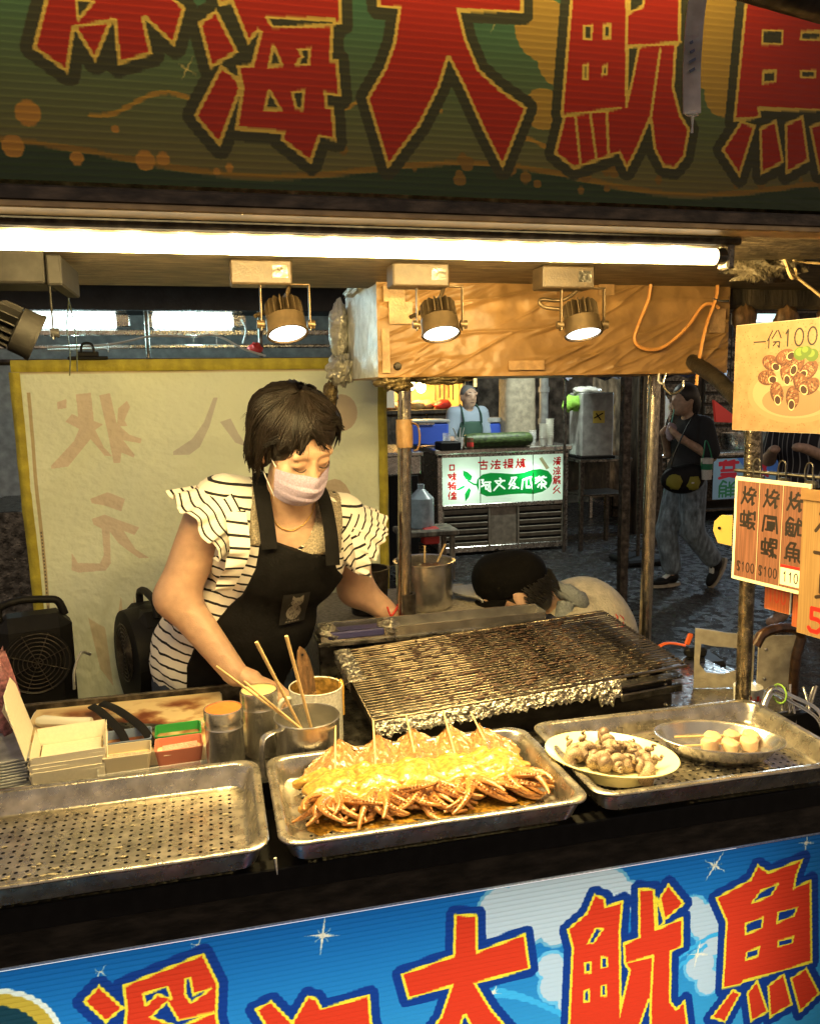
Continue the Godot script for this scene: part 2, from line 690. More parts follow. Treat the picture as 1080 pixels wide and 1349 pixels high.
func area(at: Vector3, look: Vector3, w: float, h: float, col: Color, energy: float) -> void:
	var l := AreaLight3D.new()
	l.name = "lamp_light"
	add_child(l, true)
	l.look_at_from_position(at, at + look, Vector3.UP if absf(look.normalized().y) < 0.95 else Vector3.BACK)
	l.area_size = Vector2(w, h)
	l.area_normalize_energy = true
	l.light_color = col
	l.light_energy = energy
	l.area_range = 12.0
	l.area_attenuation = 2.0
	l.shadow_enabled = true

func spot(at: Vector3, dir: Vector3, angle: float, col: Color, energy: float, size: float) -> void:
	var l := SpotLight3D.new()
	l.name = "lamp_light"
	add_child(l, true)
	l.look_at_from_position(at, at + dir, Vector3.BACK)
	l.spot_angle = angle
	l.spot_angle_attenuation = 0.9
	l.light_color = col
	l.light_energy = energy
	l.light_size = size
	l.spot_range = 10.0
	l.spot_attenuation = 2.0
	l.shadow_enabled = true

const WARM := Color(1.0, 0.86, 0.55)

func materials() -> void:
	var soft := noise_tex("soft", 0.72, 1.0, 0.012)
	var fine := noise_tex("fine", 0.7, 1.0, 0.06, 3, 4)
	var grime := noise_tex("grime", 0.3, 1.0, 0.016, 6, 9)
	noise_tex("stained", 0.62, 1.0, 0.012, 6, 61)
	var rough := noise_tex("rough", 0.35, 1.0, 0.03, 5, 12)
	var bump := bump_tex("bump", 0.05, 6.0)
	var crinkle := bump_tex("crinkle", 0.03, 26.0, 4, 3, FastNoiseLite.TYPE_CELLULAR)
	var one := Vector3.ONE
	M.steel = worn(Color(0.62, 0.6, 0.56), 0.42, 1.0, soft, one * 2.0, bump, 0.12, rough)
	M.bright_steel = worn(Color(0.8, 0.77, 0.72), 0.26, 0.92, soft, one * 3.0, bump, 0.08)
	M.rusty_pole = worn(Color(0.55, 0.46, 0.32), 0.34, 0.95, grime, Vector3(5, 3, 5), bump, 0.35, rough)
	M.pole = worn(Color(0.72, 0.64, 0.5), 0.24, 1.0, noise_tex("rust", 0.55, 1.0, 0.03, 5, 29), Vector3(6, 2, 6), bump, 0.1)
	M.dull_steel = worn(Color(0.3, 0.28, 0.25), 0.5, 0.9, grime, one * 2.0, bump, 0.25, rough)
	M.black_bar = worn(Color(0.055, 0.045, 0.036), 0.42, 0.2, grime, Vector3(1.5, 4, 3), bump, 0.2)
	M.black = worn(Color(0.011, 0.0105, 0.011), 0.55, 0.0, soft, one * 5.0)
	M.black.metallic_specular = 0.3
	M.black_gloss = mt(Color(0.015, 0.015, 0.016), 0.3)
	M.dark_metal = worn(Color(0.16, 0.135, 0.11), 0.45, 0.7, grime, one * 3.0, bump, 0.2)
	M.ceiling = worn(Color(0.2, 0.15, 0.095), 0.55, 0.15, grime, Vector3(1.2, 3, 5), bump, 0.35)
	M.foil = worn(Color(0.62, 0.58, 0.5), 0.34, 0.95, soft, one * 4.0, crinkle, 1.4)
	M.foil_flat = worn(Color(0.8, 0.84, 0.88), 0.4, 0.35, soft, one * 3.0, bump, 0.3)
	M.kraft = worn(Color(0.33, 0.185, 0.07), 0.4, 0.0, noise_tex("kraft_spots", 0.8, 1.0, 0.012, 6, 62), one * 2.2, bump_tex("creased", 0.014, 16.0, 3, 13, FastNoiseLite.TYPE_CELLULAR), 0.25)
	M.tan_tape = worn(Color(0.5, 0.3, 0.14), 0.35, 0.0, soft, one * 5.0, bump, 0.3)
	M.enamel = worn(Color(0.78, 0.76, 0.7), 0.25, 0.0, fine, one * 4.0)
	M.bamboo = worn(Color(0.72, 0.5, 0.24), 0.55, 0.0, fine, Vector3(12, 3, 12))
	M.wood = worn(Color(0.3, 0.16, 0.07), 0.5, 0.0, grime, Vector3(8, 2, 8), bump, 0.3)
	M.paper = worn(Color(0.86, 0.8, 0.64), 0.7, 0.0, noise_tex("paper", 0.94, 1.0, 0.03), one * 6.0)
	M.skin = worn(Color(0.64, 0.4, 0.27), 0.42, 0.0, noise_tex("skin", 0.86, 1.0, 0.014, 4, 3), one * 4.0, bump_tex("pores", 0.16, 5.0, 3, 15), 0.22)
	M.skin.subsurf_scatter_enabled = true
	M.skin.subsurf_scatter_strength = 0.06
	M.skin_dim = worn(Color(0.58, 0.37, 0.25), 0.55, 0.0, soft, one * 4.0)
	M.hair = worn(Color(0.026, 0.018, 0.013), 0.48, 0.0, fine, one * 10.0)
	M.cloth_black = worn(Color(0.009, 0.0085, 0.009), 0.9, 0.0, soft, one * 4.0, bump, 0.3)
	M.cloth_black.metallic_specular = 0.25
	M.asphalt = worn(Color(0.05, 0.05, 0.053), 0.5, 0.0, rough, one * 0.9, bump_tex("road", 0.09, 14.0, 4, 8), 0.9, noise_tex("wet", 0.12, 0.95, 0.02, 4, 21))
	M.plaster = worn(Color(0.3, 0.27, 0.22), 0.8, 0.0, grime, one * 0.6, bump, 0.4)
	M.dark_wood = worn(Color(0.1, 0.075, 0.05), 0.65, 0.0, grime, Vector3(2, 0.5, 2), bump, 0.4)
	M.board = worn(Color(0.42, 0.34, 0.24), 0.7, 0.0, grime, Vector3(1.5, 0.5, 1.5), bump, 0.3)
	M.roof_dark = worn(Color(0.045, 0.045, 0.05), 0.6, 0.0, soft, one, bump, 0.3)
	M.beige = worn(Color(0.42, 0.36, 0.26), 0.75, 0.0, soft, one * 2.0, bump, 0.5)
	M.grey_paint = worn(Color(0.42, 0.42, 0.4), 0.5, 0.0, soft, one * 1.5)
	M.white_wire = mt(Color(0.75, 0.75, 0.72), 0.5)
	M.orange_wire = mt(Color(0.62, 0.28, 0.08), 0.45)
	M.tube = glow(Color(1.0, 0.82, 0.5), 1.7)
	M.lens = glow(Color(1.0, 0.97, 0.86), 4.5)
	M.cold_tube = glow(Color(0.82, 1.0, 1.0), 5.0)
	M.warm_bulb = glow(Color(1.0, 0.85, 0.5), 8.0)
	M.blue = mt(Color(0.03, 0.08, 0.45), 0.45)
	M.red = mt(Color(0.6, 0.04, 0.03), 0.5)
	M.cup = mt(Color(0.8, 0.8, 0.7), 0.5)
	M.clear = mt(Color(0.9, 0.92, 0.92, 0.25), 0.12)
	M.clear.transparency = BaseMaterial3D.TRANSPARENCY_ALPHA

func setting() -> void:
	var g := MB.new()
	g.quad(V(-60, 0, 60), V(60, 0, 60), V(60, 0, -60), V(-60, 0, -60))
	struct("ground", g, M.asphalt)

# ---------------------------------------------------------------- sign boards with printed characters
func plane_poly(s: String, x0: float, top: float, ppm: float) -> PackedVector2Array:
	var o := PackedVector2Array()
	var n := s.strip_edges().split_floats(" ")
	for i in range(0, n.size(), 2):
		o.append(Vector2((n[i] / 1000.0 - x0) * ppm, (top - n[i + 1] / 1000.0) * ppm))
	return o

func grown(polys: Array, d: float, join := Geometry2D.JOIN_ROUND) -> Array:
	var o := []
	for p in polys:
		o.append_array(Geometry2D.offset_polygon(p, d, join))
	return o

func print_sign(im: Image, sign: Dictionary, x0: float, top: float, ppm: float, dark: Color, red: Color, red2: Color, yellow: Color) -> void:
	var ink := []
	for s in sign.ink.split(";"):
		ink.append(plane_poly(s, x0, top, ppm))
	var holes := []
	for s in sign.hole.split(";"):
		holes.append(plane_poly(s, x0, top, ppm))
	for p in grown(ink, 0.0145 * ppm):
		fill(im, p, dark)
	for p in ink:
		fill(im, p, yellow)
	for p in grown(ink, -0.0052 * ppm, Geometry2D.JOIN_MITER):
		fill(im, p, red)
	for s in sign.line.split(";"):
		stroke(im, Array(plane_poly(s, x0, top, ppm)), 0.005 * ppm, yellow)
	for p in grown(holes, 0.003 * ppm, Geometry2D.JOIN_MITER):
		fill(im, p, yellow)
	for p in grown(holes, -0.0015 * ppm, Geometry2D.JOIN_MITER):
		fill(im, p, dark)

func star(im: Image, x: float, y: float, r: float, rot: float, col: Color) -> void:
	for k in 4:
		var d := Vector2(0, -r * (1.0 if k % 2 == 0 else 0.8)).rotated(rot + k * PI / 2)
		var s := d.orthogonal().normalized() * r * 0.06
		fill(im, PackedVector2Array([Vector2(x, y) + d, Vector2(x, y) + s, Vector2(x, y) - s]), col)

# a hollow plastic sheet: flat ribs parted by fine grooves
func ribbed_sheet(x0: float, x1: float, y0: float, y1: float, z: float, pitch: float, groove := 0.0005) -> MB:
	var b := MB.new()
	var rows := []
	var n := int((y1 - y0) / pitch)
	var cols := 9
	for i in n * 4 + 1:
		var ph := i % 4
		var y: float = y1 - pitch * (int(i / 4) + [0.0, 0.16, 0.32, 0.84][ph])
		var dz: float = [-0.2, -1.0, -0.2, 0.0][ph] * groove
		var row := PackedVector3Array()
		for k in cols:
			var u := k / float(cols - 1)
			row.append(V(lerpf(x0, x1, u), y, z + dz))
		rows.append(row)
	b.grid(rows)
	return b

func lightbox(sheet: StandardMaterial3D, amount: float) -> void:
	sheet.backlight_enabled = true
	sheet.backlight = Color(amount, amount, amount)

func canopy() -> void:
	# printed picture of the upper sign
	var ppm := 819.2
	var x0 := -0.75
	var top := 2.42
	var im := Image.create(2048, 450, false, Image.FORMAT_RGB8)
	for y in 450:
		var t := y / 450.0
		im.fill_rect(Rect2i(0, y, 2048, 1), Color(0.2, 0.41, 0.3).lerp(Color(0.42, 0.39, 0.23), clampf((t - 0.35) * 1.7, 0, 1)))
	var px := func(x: float, y: float) -> Vector2: return Vector2((x - x0) * ppm, (top - y) * ppm)
	for c in [[0.5, 2.11, 0.045], [0.53, 2.07, 0.04], [0.48, 2.15, 0.03], [0.785, 2.1, 0.06], [0.8, 2.04, 0.035], [0.77, 2.16, 0.05], [0.5, 2.0, 0.03], [0.83, 2.07, 0.05], [1.3, 2.1, 0.06], [-0.3, 2.2, 0.07]]:
		var q: Vector2 = px.call(c[0], c[1])
		fill(im, disc(q.x, q.y, c[2] * ppm), Color(0.66, 0.52, 0.22))
	for s in [[-0.36, 2.08, 0.12], [1.5, 2.1, 0.1]]:
		var q: Vector2 = px.call(s[0], s[1])
		fill(im, disc(q.x, q.y, s[2] * ppm, -1.0, 40), Color(0.75, 0.58, 0.2))
		fill(im, disc(q.x, q.y, s[2] * ppm * 0.9, -1.0, 40), Color(0.42, 0.5, 0.22))
	var sea := PackedVector2Array([px.call(-0.8, 1.915)])
	for i in 41:
		var x := -0.75 + i * 0.0625
		sea.append(px.call(x, 1.898 + 0.017 * sin(x * 9.5 + 4.0)))
	sea.append_array([Vector2(2048, 450), Vector2(0, 450)])
	fill(im, sea, Color(0.2, 0.26, 0.17))
	for w in [[-0.13, 1.967, 0.0], [0.2, 1.99, 0.3], [0.42, 1.94, 0.5], [-0.55, 1.99, 1.0], [0.98, 1.95, 0.2], [1.25, 1.97, 0.7]]:
		var pts := []
		for i in 7:
			pts.append(px.call(w[0] + i * 0.024, w[1] + 0.014 * sin(i * 0.9 + w[2] * 4.0 - 2.0) + i * 0.002))
		wavy(im, pts, 5.0, Color(0.66, 0.5, 0.2))
	var ridge := []
	for i in 60:
		var x := -0.75 + i * 0.042
		ridge.append(px.call(x, 1.903 + 0.016 * sin(x * 9.5 + 4.0)))
	wavy(im, ridge, 6.0, Color(0.55, 0.42, 0.18))
	var bub := RandomNumberGenerator.new()
	bub.seed = 5
	for c in [[-0.205, 1.953, 0.016], [-0.226, 1.911, 0.014], [-0.15, 1.9, 0.009], [-0.065, 1.901, 0.013], [-0.042, 1.904, 0.009], [-0.1, 1.939, 0.005], [0.027, 1.89, 0.005], [0.044, 1.897, 0.006]]:
		var q: Vector2 = px.call(c[0], c[1])
		fill(im, disc(q.x, q.y, c[2] * ppm), Color(0.7, 0.5, 0.22))
	for i in 60:
		var q: Vector2 = px.call(bub.randf_range(0.1, 1.7), bub.randf_range(1.885, 1.935))
		fill(im, disc(q.x, q.y, bub.randf_range(2, 9)), Color(0.5, 0.38, 0.17))
	for s in [[-0.005, 2.02, 16.0], [0.075, 2.01, 9.0], [0.43, 2.12, 20.0], [1.2, 2.2, 18.0]]:
		var q: Vector2 = px.call(s[0], s[1])
		star(im, q.x, q.y, s[2], 0.5, Color(0.8, 0.7, 0.4))
	print_sign(im, TOP_SIGN, x0, top, ppm, Color(0.25, 0.245, 0.16), Color(0.64, 0.17, 0.1), Color(0.55, 0.1, 0.07), Color(0.8, 0.66, 0.3))
	im.resize(1434, 315, Image.INTERPOLATE_LANCZOS)
	var m := picture(im, 0.55)
	m.normal_enabled = true
	m.normal_texture = T["bump"]
	m.normal_scale = 0.2
	lightbox(m, 0.9)
	var o := thing("sign_lightbox", "long green lightbox sign above the stall with red Chinese characters", "sign")
	part(o, "printed_sheet", ribbed_sheet(x0, x0 + 2.5, top - 0.549, top, 0.06, 0.0092), m)
	var b := MB.new()
	b.box(V(0.5, 2.43, -0.02), V(2.54, 0.02, 0.17), 0.004)
	b.box(V(0.5, 2.14, -0.11), V(2.54, 0.56, 0.01))
	b.box(V(-0.765, 2.14, -0.02), V(0.02, 0.56, 0.165), 0.003)
	b.box(V(1.765, 2.14, -0.02), V(0.02, 0.56, 0.165), 0.003)
	part(o, "casing", b, M.dark_metal)
	b = MB.new()
	b.box(V(0.5, 1.8605, 0.056), V(2.54, 0.021, 0.02), 0.003)
	part(o, "lower_rail", b, worn(Color(0.13, 0.095, 0.065), 0.45, 0.3, T["grime"], Vector3(2, 6, 2), T["bump"], 0.2))
	b = MB.new()
	b.box(V(0.5, 1.8445, 0.05), V(2.54, 0.009, 0.05), 0.002)
	part(o, "drip_edge", b, worn(Color(0.5, 0.35, 0.17), 0.4, 0.3, T["soft"], Vector3(3, 6, 3)))
	var t := MB.new()
	t.tube([V(-0.55, 2.33, -0.05), V(0.86, 2.33, -0.05)], 0.014, 10)
	part(o, "inner_tube", t, glow(Color(1, 0.92, 0.7), 2.0))
	area(V(0.16, 2.33, -0.028), V(0, -0.35, 1), 1.36, 0.028, Color(1, 0.9, 0.65), 1.0)
	# the roof that the lamps hang under
	var r := MB.new()
	r.box(V(0.5, 1.86, -0.37), V(2.6, 0.03, 0.76), 0.002)
	r.box(V(0.5, 1.985, -0.43), V(2.6, 0.2, 0.64), 0.004)
	solo("canopy_roof", r, M.ceiling, "low brown board roof of the stall, its underside lit by the tube", "roof")

func counter() -> void:
	var o := thing("stall_counter", "long dark steel counter of the grill stall", "counter")
	var b := MB.new()
	b.box(V(0.2, 0.77, -0.03), V(2.3, 0.062, 0.08), 0.004)
	part(o, "front_bar", b, M.black_bar)
	b = MB.new()
	b.box(V(0.2, 0.777, -0.17), V(2.28, 0.05, 0.2), 0.002)
	b.box(V(0.2, 0.82, 0.0), V(2.28, 0.04, 0.03), 0.002)
	b.box(V(0.2, 0.83, -0.262), V(2.28, 0.06, 0.02), 0.002)
	part(o, "tray_rail", b, M.black)
	b = MB.new()
	b.box(V(0.2, 0.818, -0.515), V(2.3, 0.034, 0.485), 0.004)
	part(o, "worktop", b, M.dull_steel)
	b = MB.new()
	b.box(V(-0.45, 0.858, -0.752), V(0.98, 0.05, 0.012), 0.003)
	part(o, "back_lip", b, M.dark_metal)
	b = MB.new()
	for x in [-0.9, 1.3]:
		b.box(V(x, 0.4, -0.37), V(0.05, 0.79, 0.72), 0.004)
	b.box(V(0.2, 0.4, -0.72), V(2.2, 0.78, 0.03), 0.002)
	b.box(V(0.2, 0.1, -0.37), V(2.2, 0.04, 0.7), 0.002)
	part(o, "cabinet", b, M.dark_metal)
	# printed picture of the lower sign
	var ppm := 930.0
	var x0 := -0.9
	var top := 0.741
	var im := Image.create(2046, 640, false, Image.FORMAT_RGB8)
	for y in 640:
		im.fill_rect(Rect2i(0, y, 2046, 1), Color(0.08, 0.42, 0.72).lerp(Color(0.22, 0.62, 0.82), clampf(y / 300.0, 0, 1)))
	var px := func(x: float, y: float) -> Vector2: return Vector2((x - x0) * ppm, (top - y) * ppm)
	var puff := func(list: Array, col: Color, grow: float) -> void:
		for c in list:
			var q: Vector2 = px.call(c[0], c[1])
			fill(im, disc(q.x, q.y, (c[2] + grow) * ppm, -1.0, 28), col)
	var c1 := [[0.45, 0.70, 0.04], [0.5, 0.7, 0.05], [0.55, 0.7, 0.055], [0.61, 0.71, 0.05], [0.655, 0.7, 0.04], [0.69, 0.68, 0.03], [0.44, 0.66, 0.035], [0.5, 0.655, 0.035], [0.555, 0.64, 0.03]]
	var c2 := [[0.86, 0.6, 0.035], [0.88, 0.56, 0.035], [0.83, 0.63, 0.025], [0.85, 0.51, 0.03], [0.56, 0.53, 0.035], [0.545, 0.57, 0.025], [0.87, 0.47, 0.025], [0.6, 0.49, 0.04], [-0.6, 0.62, 0.05], [-0.66, 0.6, 0.04], [-0.53, 0.6, 0.04], [1.2, 0.5, 0.06], [1.26, 0.53, 0.05]]
	puff.call(c1, Color(0.42, 0.7, 0.82), 0.006)
	puff.call(c2, Color(0.4, 0.75, 0.9), 0.006)
	puff.call(c1, Color(0.74, 0.83, 0.86), 0.0)
	puff.call(c2, Color(0.72, 0.82, 0.86), 0.0)
	var wave := RandomNumberGenerator.new()
	wave.seed = 3
	for i in 5:
		var pts := []
		for k in 8:
			pts.append(px.call(0.3 + k * 0.05 + i * 0.07, 0.47 + i * 0.01 + 0.06 * sin(k * 0.6 + i)))
		wavy(im, pts, 8.0, Color(0.25, 0.7, 0.9))
	for s in [[0.138, 0.708, 38.0, 0.15], [-0.21, 0.711, 15.0, 0.7], [0.873, 0.712, 34.0, 0.6], [0.843, 0.534, 30.0, 0.2], [1.071, 0.727, 22.0, 0.1], [0.437, 0.539, 22.0, 0.4], [-0.062, 0.729, 18.0, 0.5], [0.64, 0.7, 14.0, 0.2]]:
		var q: Vector2 = px.call(s[0], s[1])
		star(im, q.x, q.y, s[2], s[3], Color(0.95, 0.95, 0.85))
		star(im, q.x, q.y, s[2] * 0.5, s[3] + 0.78, Color(0.9, 0.9, 0.8))
	var ring: Vector2 = px.call(-0.375, 0.61)
	fill(im, disc(ring.x, ring.y, 0.105 * ppm, -1.0, 40), Color(0.9, 0.95, 0.9))
	fill(im, disc(ring.x, ring.y, 0.096 * ppm, -1.0, 40), Color(0.78, 0.68, 0.25))
	fill(im, disc(ring.x, ring.y, 0.076 * ppm, -1.0, 40), Color(0.1, 0.25, 0.3))
	print_sign(im, LOW_SIGN, x0, top, ppm, Color(0.08, 0.24, 0.55), Color(0.84, 0.24, 0.14), Color(0.8, 0.15, 0.1), Color(0.95, 0.88, 0.25))
	im.resize(1434, 449, Image.INTERPOLATE_LANCZOS)
	var m := picture(im, 0.5)
	lightbox(m, 0.9)
	var s := thing("counter_lightbox", "blue lightbox sign under the counter with red yellow-edged characters and clouds", "sign")
	part(s, "printed_sheet", ribbed_sheet(x0, x0 + 2.2, top - 0.688, top - 0.002, 0.012, 0.0092, 0.0011), m)
	b = MB.new()
	b.box(V(0.2, 0.4, -0.13), V(2.2, 0.68, 0.01))
	b.box(V(0.2, 0.04, -0.05), V(2.22, 0.02, 0.15), 0.003)
	b.box(V(0.2, 0.7375, -0.063), V(2.2, 0.003, 0.138))
	part(s, "casing", b, M.enamel)
	b = MB.new()
	b.box(V(0.1, 0.45, -0.118), V(1.82, 0.52, 0.008))
	part(s, "inner_light_panel", b, glow(Color(1, 1, 0.95), 0.5))
	area(V(0.1, 0.45, -0.108), V(0, 0, 1), 1.8, 0.5, Color(1, 0.98, 0.92), 0.42)

# a sheet of w x h with wrinkles that run along given lines, as a thick skin over a box face
func wrinkled(w: float, h: float, nx: int, ny: int, amp: float, sd: int, dirs: Array) -> Array:
	var n := FastNoiseLite.new()
	n.seed = sd
	n.frequency = 1.0
	n.fractal_octaves = 3
	var rows := []
	for j in ny + 1:
		var row := PackedVector3Array()
		for i in nx + 1:
			var x := w * i / float(nx)
			var y := h * j / float(ny)
			var d := 0.0
			for q in dirs:
				var a: float = x * q[0] + y * q[1]
				var c: float = -x * q[1] + y * q[0]
				var s := n.get_noise_2d(a * q[2], c * q[2] * 0.12 + q[3] * 17.0)
				d += pow(maxf(0.0, 1.0 - absf(s) * 2.2), 6.0) * clampf(0.45 + 1.6 * n.get_noise_2d(x * 2.6 + q[3] * 5.0, y * 2.6), 0.0, 1.3)
			var edge := minf(minf(i, nx - i) / 2.0, minf(j, ny - j) / 2.0)
			row.append(V(x, y, amp * d * clampf(edge, 0.0, 1.0) + amp * 0.5 * n.get_noise_2d(x * 8.0, y * 8.0) * clampf(edge, 0.0, 1.0)))
		rows.append(row)
	return rows

func hood() -> void:
	var o := thing("range_hood", "long box hood over the grill wrapped in crinkled brown paper and foil", "hood")
	var b := MB.new()
	b.box(V(0.845, 1.757, -0.865), V(0.9, 0.232, 0.46), 0.006)
	part(o, "box_core", b, M.dark_metal)
	b = MB.new()
	b.xf = Transform3D(Basis(), V(0.384, 1.63, -0.626))
	b.grid(wrinkled(0.915, 0.247, 240, 84, 0.0085, 4, [[-0.42, 0.9, 9.0, 1.0], [-0.3, 0.95, 12.0, 3.0], [-0.05, 1.0, 8.0, 5.0]]))
	part(o, "paper_wrapping", b, M.kraft)
	b = MB.new()
	b.xf = Transform3D(Basis(Vector3.UP, PI / 2), V(1.303, 1.63, -0.632))
	b.grid(wrinkled(0.46, 0.247, 30, 20, 0.008, 9, [[0.5, 0.86, 9.0, 1.0]]))
	b.xf = Transform3D()
	b.box(V(0.845, 1.634, -0.86), V(0.91, 0.01, 0.455), 0.002)
	part(o, "wrapping_sides", b, M.kraft)
	b = MB.new()
	b.xf = Transform3D(Basis(Vector3.UP, -PI / 2), V(0.388, 1.632, -1.08))
	b.grid(wrinkled(0.452, 0.24, 40, 24, 0.006, 6, [[0.2, 0.98, 6.0, 2.0], [0.9, 0.4, 7.0, 4.0]]))
	part(o, "foil_end", b, M.foil_flat)
	# loose foil crumpled round the far end and hanging from the corner
	b = MB.new()
	M.foil_soft = worn(Color(0.72, 0.7, 0.62), 0.32, 0.6, T["soft"], Vector3.ONE * 4.0, T["crinkle"], 0.7)
	M.greasy = worn(Color(0.3, 0.22, 0.1), 0.35, 0.4, T["grime"], Vector3.ONE * 6.0, T["crinkle"], 0.8)
	var n := FastNoiseLite.new()
	n.seed = 3
	n.frequency = 16.0
	var lump := func(b2: MB, at: Vector3, r: Vector3, amp: float) -> void:
		var rows := []
		for j in 15:
			var row := PackedVector3Array()
			for i in 22:
				var d := V(sin(PI * j / 14) * cos(TAU * i / 22), cos(PI * j / 14), sin(PI * j / 14) * sin(TAU * i / 22))
				row.append(at + d * r * (1.0 + amp * n.get_noise_3dv(d * 0.14 + at)))
			rows.append(row)
		b2.grid(rows, true)
	for q in [[V(0.358, 1.66, -1.045), V(0.034, 0.04, 0.05), 0.7], [V(0.366, 1.765, -1.075), V(0.028, 0.085, 0.05), 0.3], [V(0.385, 1.862, -0.86), V(0.014, 0.014, 0.2), 0.9], [V(0.375, 1.66, -1.03), V(0.018, 0.04, 0.05), 0.9]]:
		b = MB.new()
		lump.call(b, q[0], q[1], q[2])
		part(o, "crumpled_foil", b, M.foil_soft)
	b = MB.new()
	for q in [[V(0.335, 1.59, -1.06), V(0.02, 0.035, 0.024), 0.6], [V(0.43, 1.622, -0.66), V(0.04, 0.024, 0.03), 0.9], [V(0.55, 1.626, -0.66), V(0.07, 0.012, 0.03), 0.9]]:
		b = MB.new()
		lump.call(b, q[0], q[1], q[2])
		part(o, "greasy_foil", b, M.greasy)
	for q in [[0.398, 1.835, 0.05, 0.035], [0.41, 1.8, 0.055, 0.05], [0.392, 1.74, 0.018, 0.1], [0.7, 1.665, 0.09, 0.022], [1.235, 1.79, 0.045, 0.06], [0.93, 1.85, 0.04, 0.03]]:
		b = MB.new()
		b.box(V(q[0] + q[2] / 2, q[1] - q[3] / 2, -0.6145), V(q[2], q[3], 0.003))
		part(o, "tape", b, M.tan_tape)
	b = MB.new()
	b.xf = Transform3D(Basis(Vector3.RIGHT, PI / 2), V(0.43, 1.655, -0.625))
	b.lathe([Vector2(0.0, 0.008), Vector2(0.007, 0.007), Vector2(0.01, 0.0)], 12)
	part(o, "bolt", b, M.dark_metal)
	b = MB.new()
	b.box(V(0.62, 1.615, -0.63), V(0.008, 0.02, 0.004))
	part(o, "loose_tape_end", b, M.enamel)
	b = MB.new()
	b.tube(curve([V(1.105, 1.63, -0.625), V(1.1, 1.612, -0.62), V(1.11, 1.605, -0.618)], 4), 0.003, 5)
	part(o, "loose_tape_end", b, M.enamel)
	# posts
	var p := thing("steel_post", "left polished steel post under the hood with a brown tape cuff", "post", V(0.501, 0, -0.868), 0.0, "posts carrying the hood")
	b = MB.new()
	b.tube([V(-0.012, 0.8, 0), V(0.003, 1.64, 0)], 0.018, 18)
	part(p, "pipe", b, M.pole)
	b = MB.new()
	b.lathe([Vector2(0.018, 1.448), Vector2(0.0225, 1.45), Vector2(0.023, 1.49), Vector2(0.022, 1.522), Vector2(0.018, 1.524)], 16)
	b.xf = Transform3D(Basis(), V(0, 0, 0.012))
	b.tube(curve([V(0.014, 1.515, 0.01), V(0.032, 1.505, 0.01), V(0.036, 1.47, 0.01), V(0.03, 1.445, 0.01), V(0.02, 1.442, 0.01)], 6), 0.0062, 6, true, 0.4)
	part(p, "tape_cuff", b, M.tan_tape)
	b = MB.new()
	b.lathe([Vector2(0.016, 0.99), Vector2(0.0235, 0.99), Vector2(0.0235, 1.05), Vector2(0.016, 1.05)], 16)
	part(p, "sleeve", b, M.dark_metal)
	p = thing("steel_post", "right plain steel post under the hood, leaning slightly", "post", V(1.228, 0, -0.868), 0.0, "posts carrying the hood")
	b = MB.new()
	b.tube([V(-0.004, 0.8, 0), V(0.006, 1.64, 0)], 0.018, 18)
	part(p, "pipe", b, M.pole)
	# cord looped on the hood, with its hook
	o = thing("rubber_strap", "orange rubber cord looped over the right end of the wrapped hood", "cord")
	b = MB.new()
	var z := -0.598
	b.tube(curve([V(1.06, 1.862, z), V(1.055, 1.81, z), V(1.03, 1.75, z), V(1.02, 1.71, z), V(1.05, 1.69, z), V(1.1, 1.695, z), V(1.16, 1.74, z), V(1.2, 1.79, z), V(1.225, 1.8, z), V(1.25, 1.79, z)], 6), 0.0045, 7)
	b.tube(curve([V(1.24, 1.87, z - 0.006), V(1.243, 1.84, z), V(1.235, 1.805, z + 0.004), V(1.21, 1.74, z + 0.006), V(1.195, 1.66, z + 0.006), V(1.19, 1.6, z + 0.006)], 6), 0.0065, 7, true, 0.5)
	part(o, "strand", b, M.orange_wire)
	b = MB.new()
	b.tube(curve([V(1.12, 1.63, -0.62), V(1.115, 1.6, -0.62), V(1.14, 1.578, -0.62), V(1.168, 1.592, -0.62), V(1.17, 1.612, -0.62)], 6), 0.0035, 6)
	part(o, "wire_hook", b, M.bright_steel)
	b = MB.new()
	b.tube(curve([V(1.225, 1.812, z + 0.008), V(1.245, 1.806, z + 0.008), V(1.27, 1.806, z + 0.008)], 4), 0.003, 6)
	part(o, "wire_hook", b, M.bright_steel)

# ---------------------------------------------------------------- lamps
func lamp_head(o: Node3D, tilt: Basis, at: Vector3, dark: bool) -> void:
	var metal: Material = M.lamp_black if dark else M.lamp_bronze
	var b := MB.new()
	b.xf = Transform3D(tilt, at)
	b.lathe([Vector2(0.0, 0.018), Vector2(0.034, 0.018), Vector2(0.044, 0.014), Vector2(0.045, -0.016), Vector2(0.047, -0.02), Vector2(0.047, -0.026), Vector2(0.042, -0.026)], 30)
	b.lathe([Vector2(0.012, 0.062), Vector2(0.014, 0.018)], 12)
	part(o, "housing", b, metal)
	for k in 16:
		var f := MB.new()
		var a := TAU * k / 16.0
		f.xf = Transform3D(tilt * Basis(Vector3.UP, a), at)
		f.prism(PackedVector2Array([Vector2(0.008, 0.017), Vector2(0.043, 0.017), Vector2(0.0425, 0.05), Vector2(0.036, 0.058), Vector2(0.008, 0.06)]), 0.0022)
		part(o, "cooling_fin", f, metal)
	b = MB.new()
	b.xf = Transform3D(tilt, at)
	b.lathe([Vector2(0.0, -0.0255), Vector2(0.03, -0.0245), Vector2(0.0425, -0.021)], 28)
	part(o, "lens", b, M.lens)

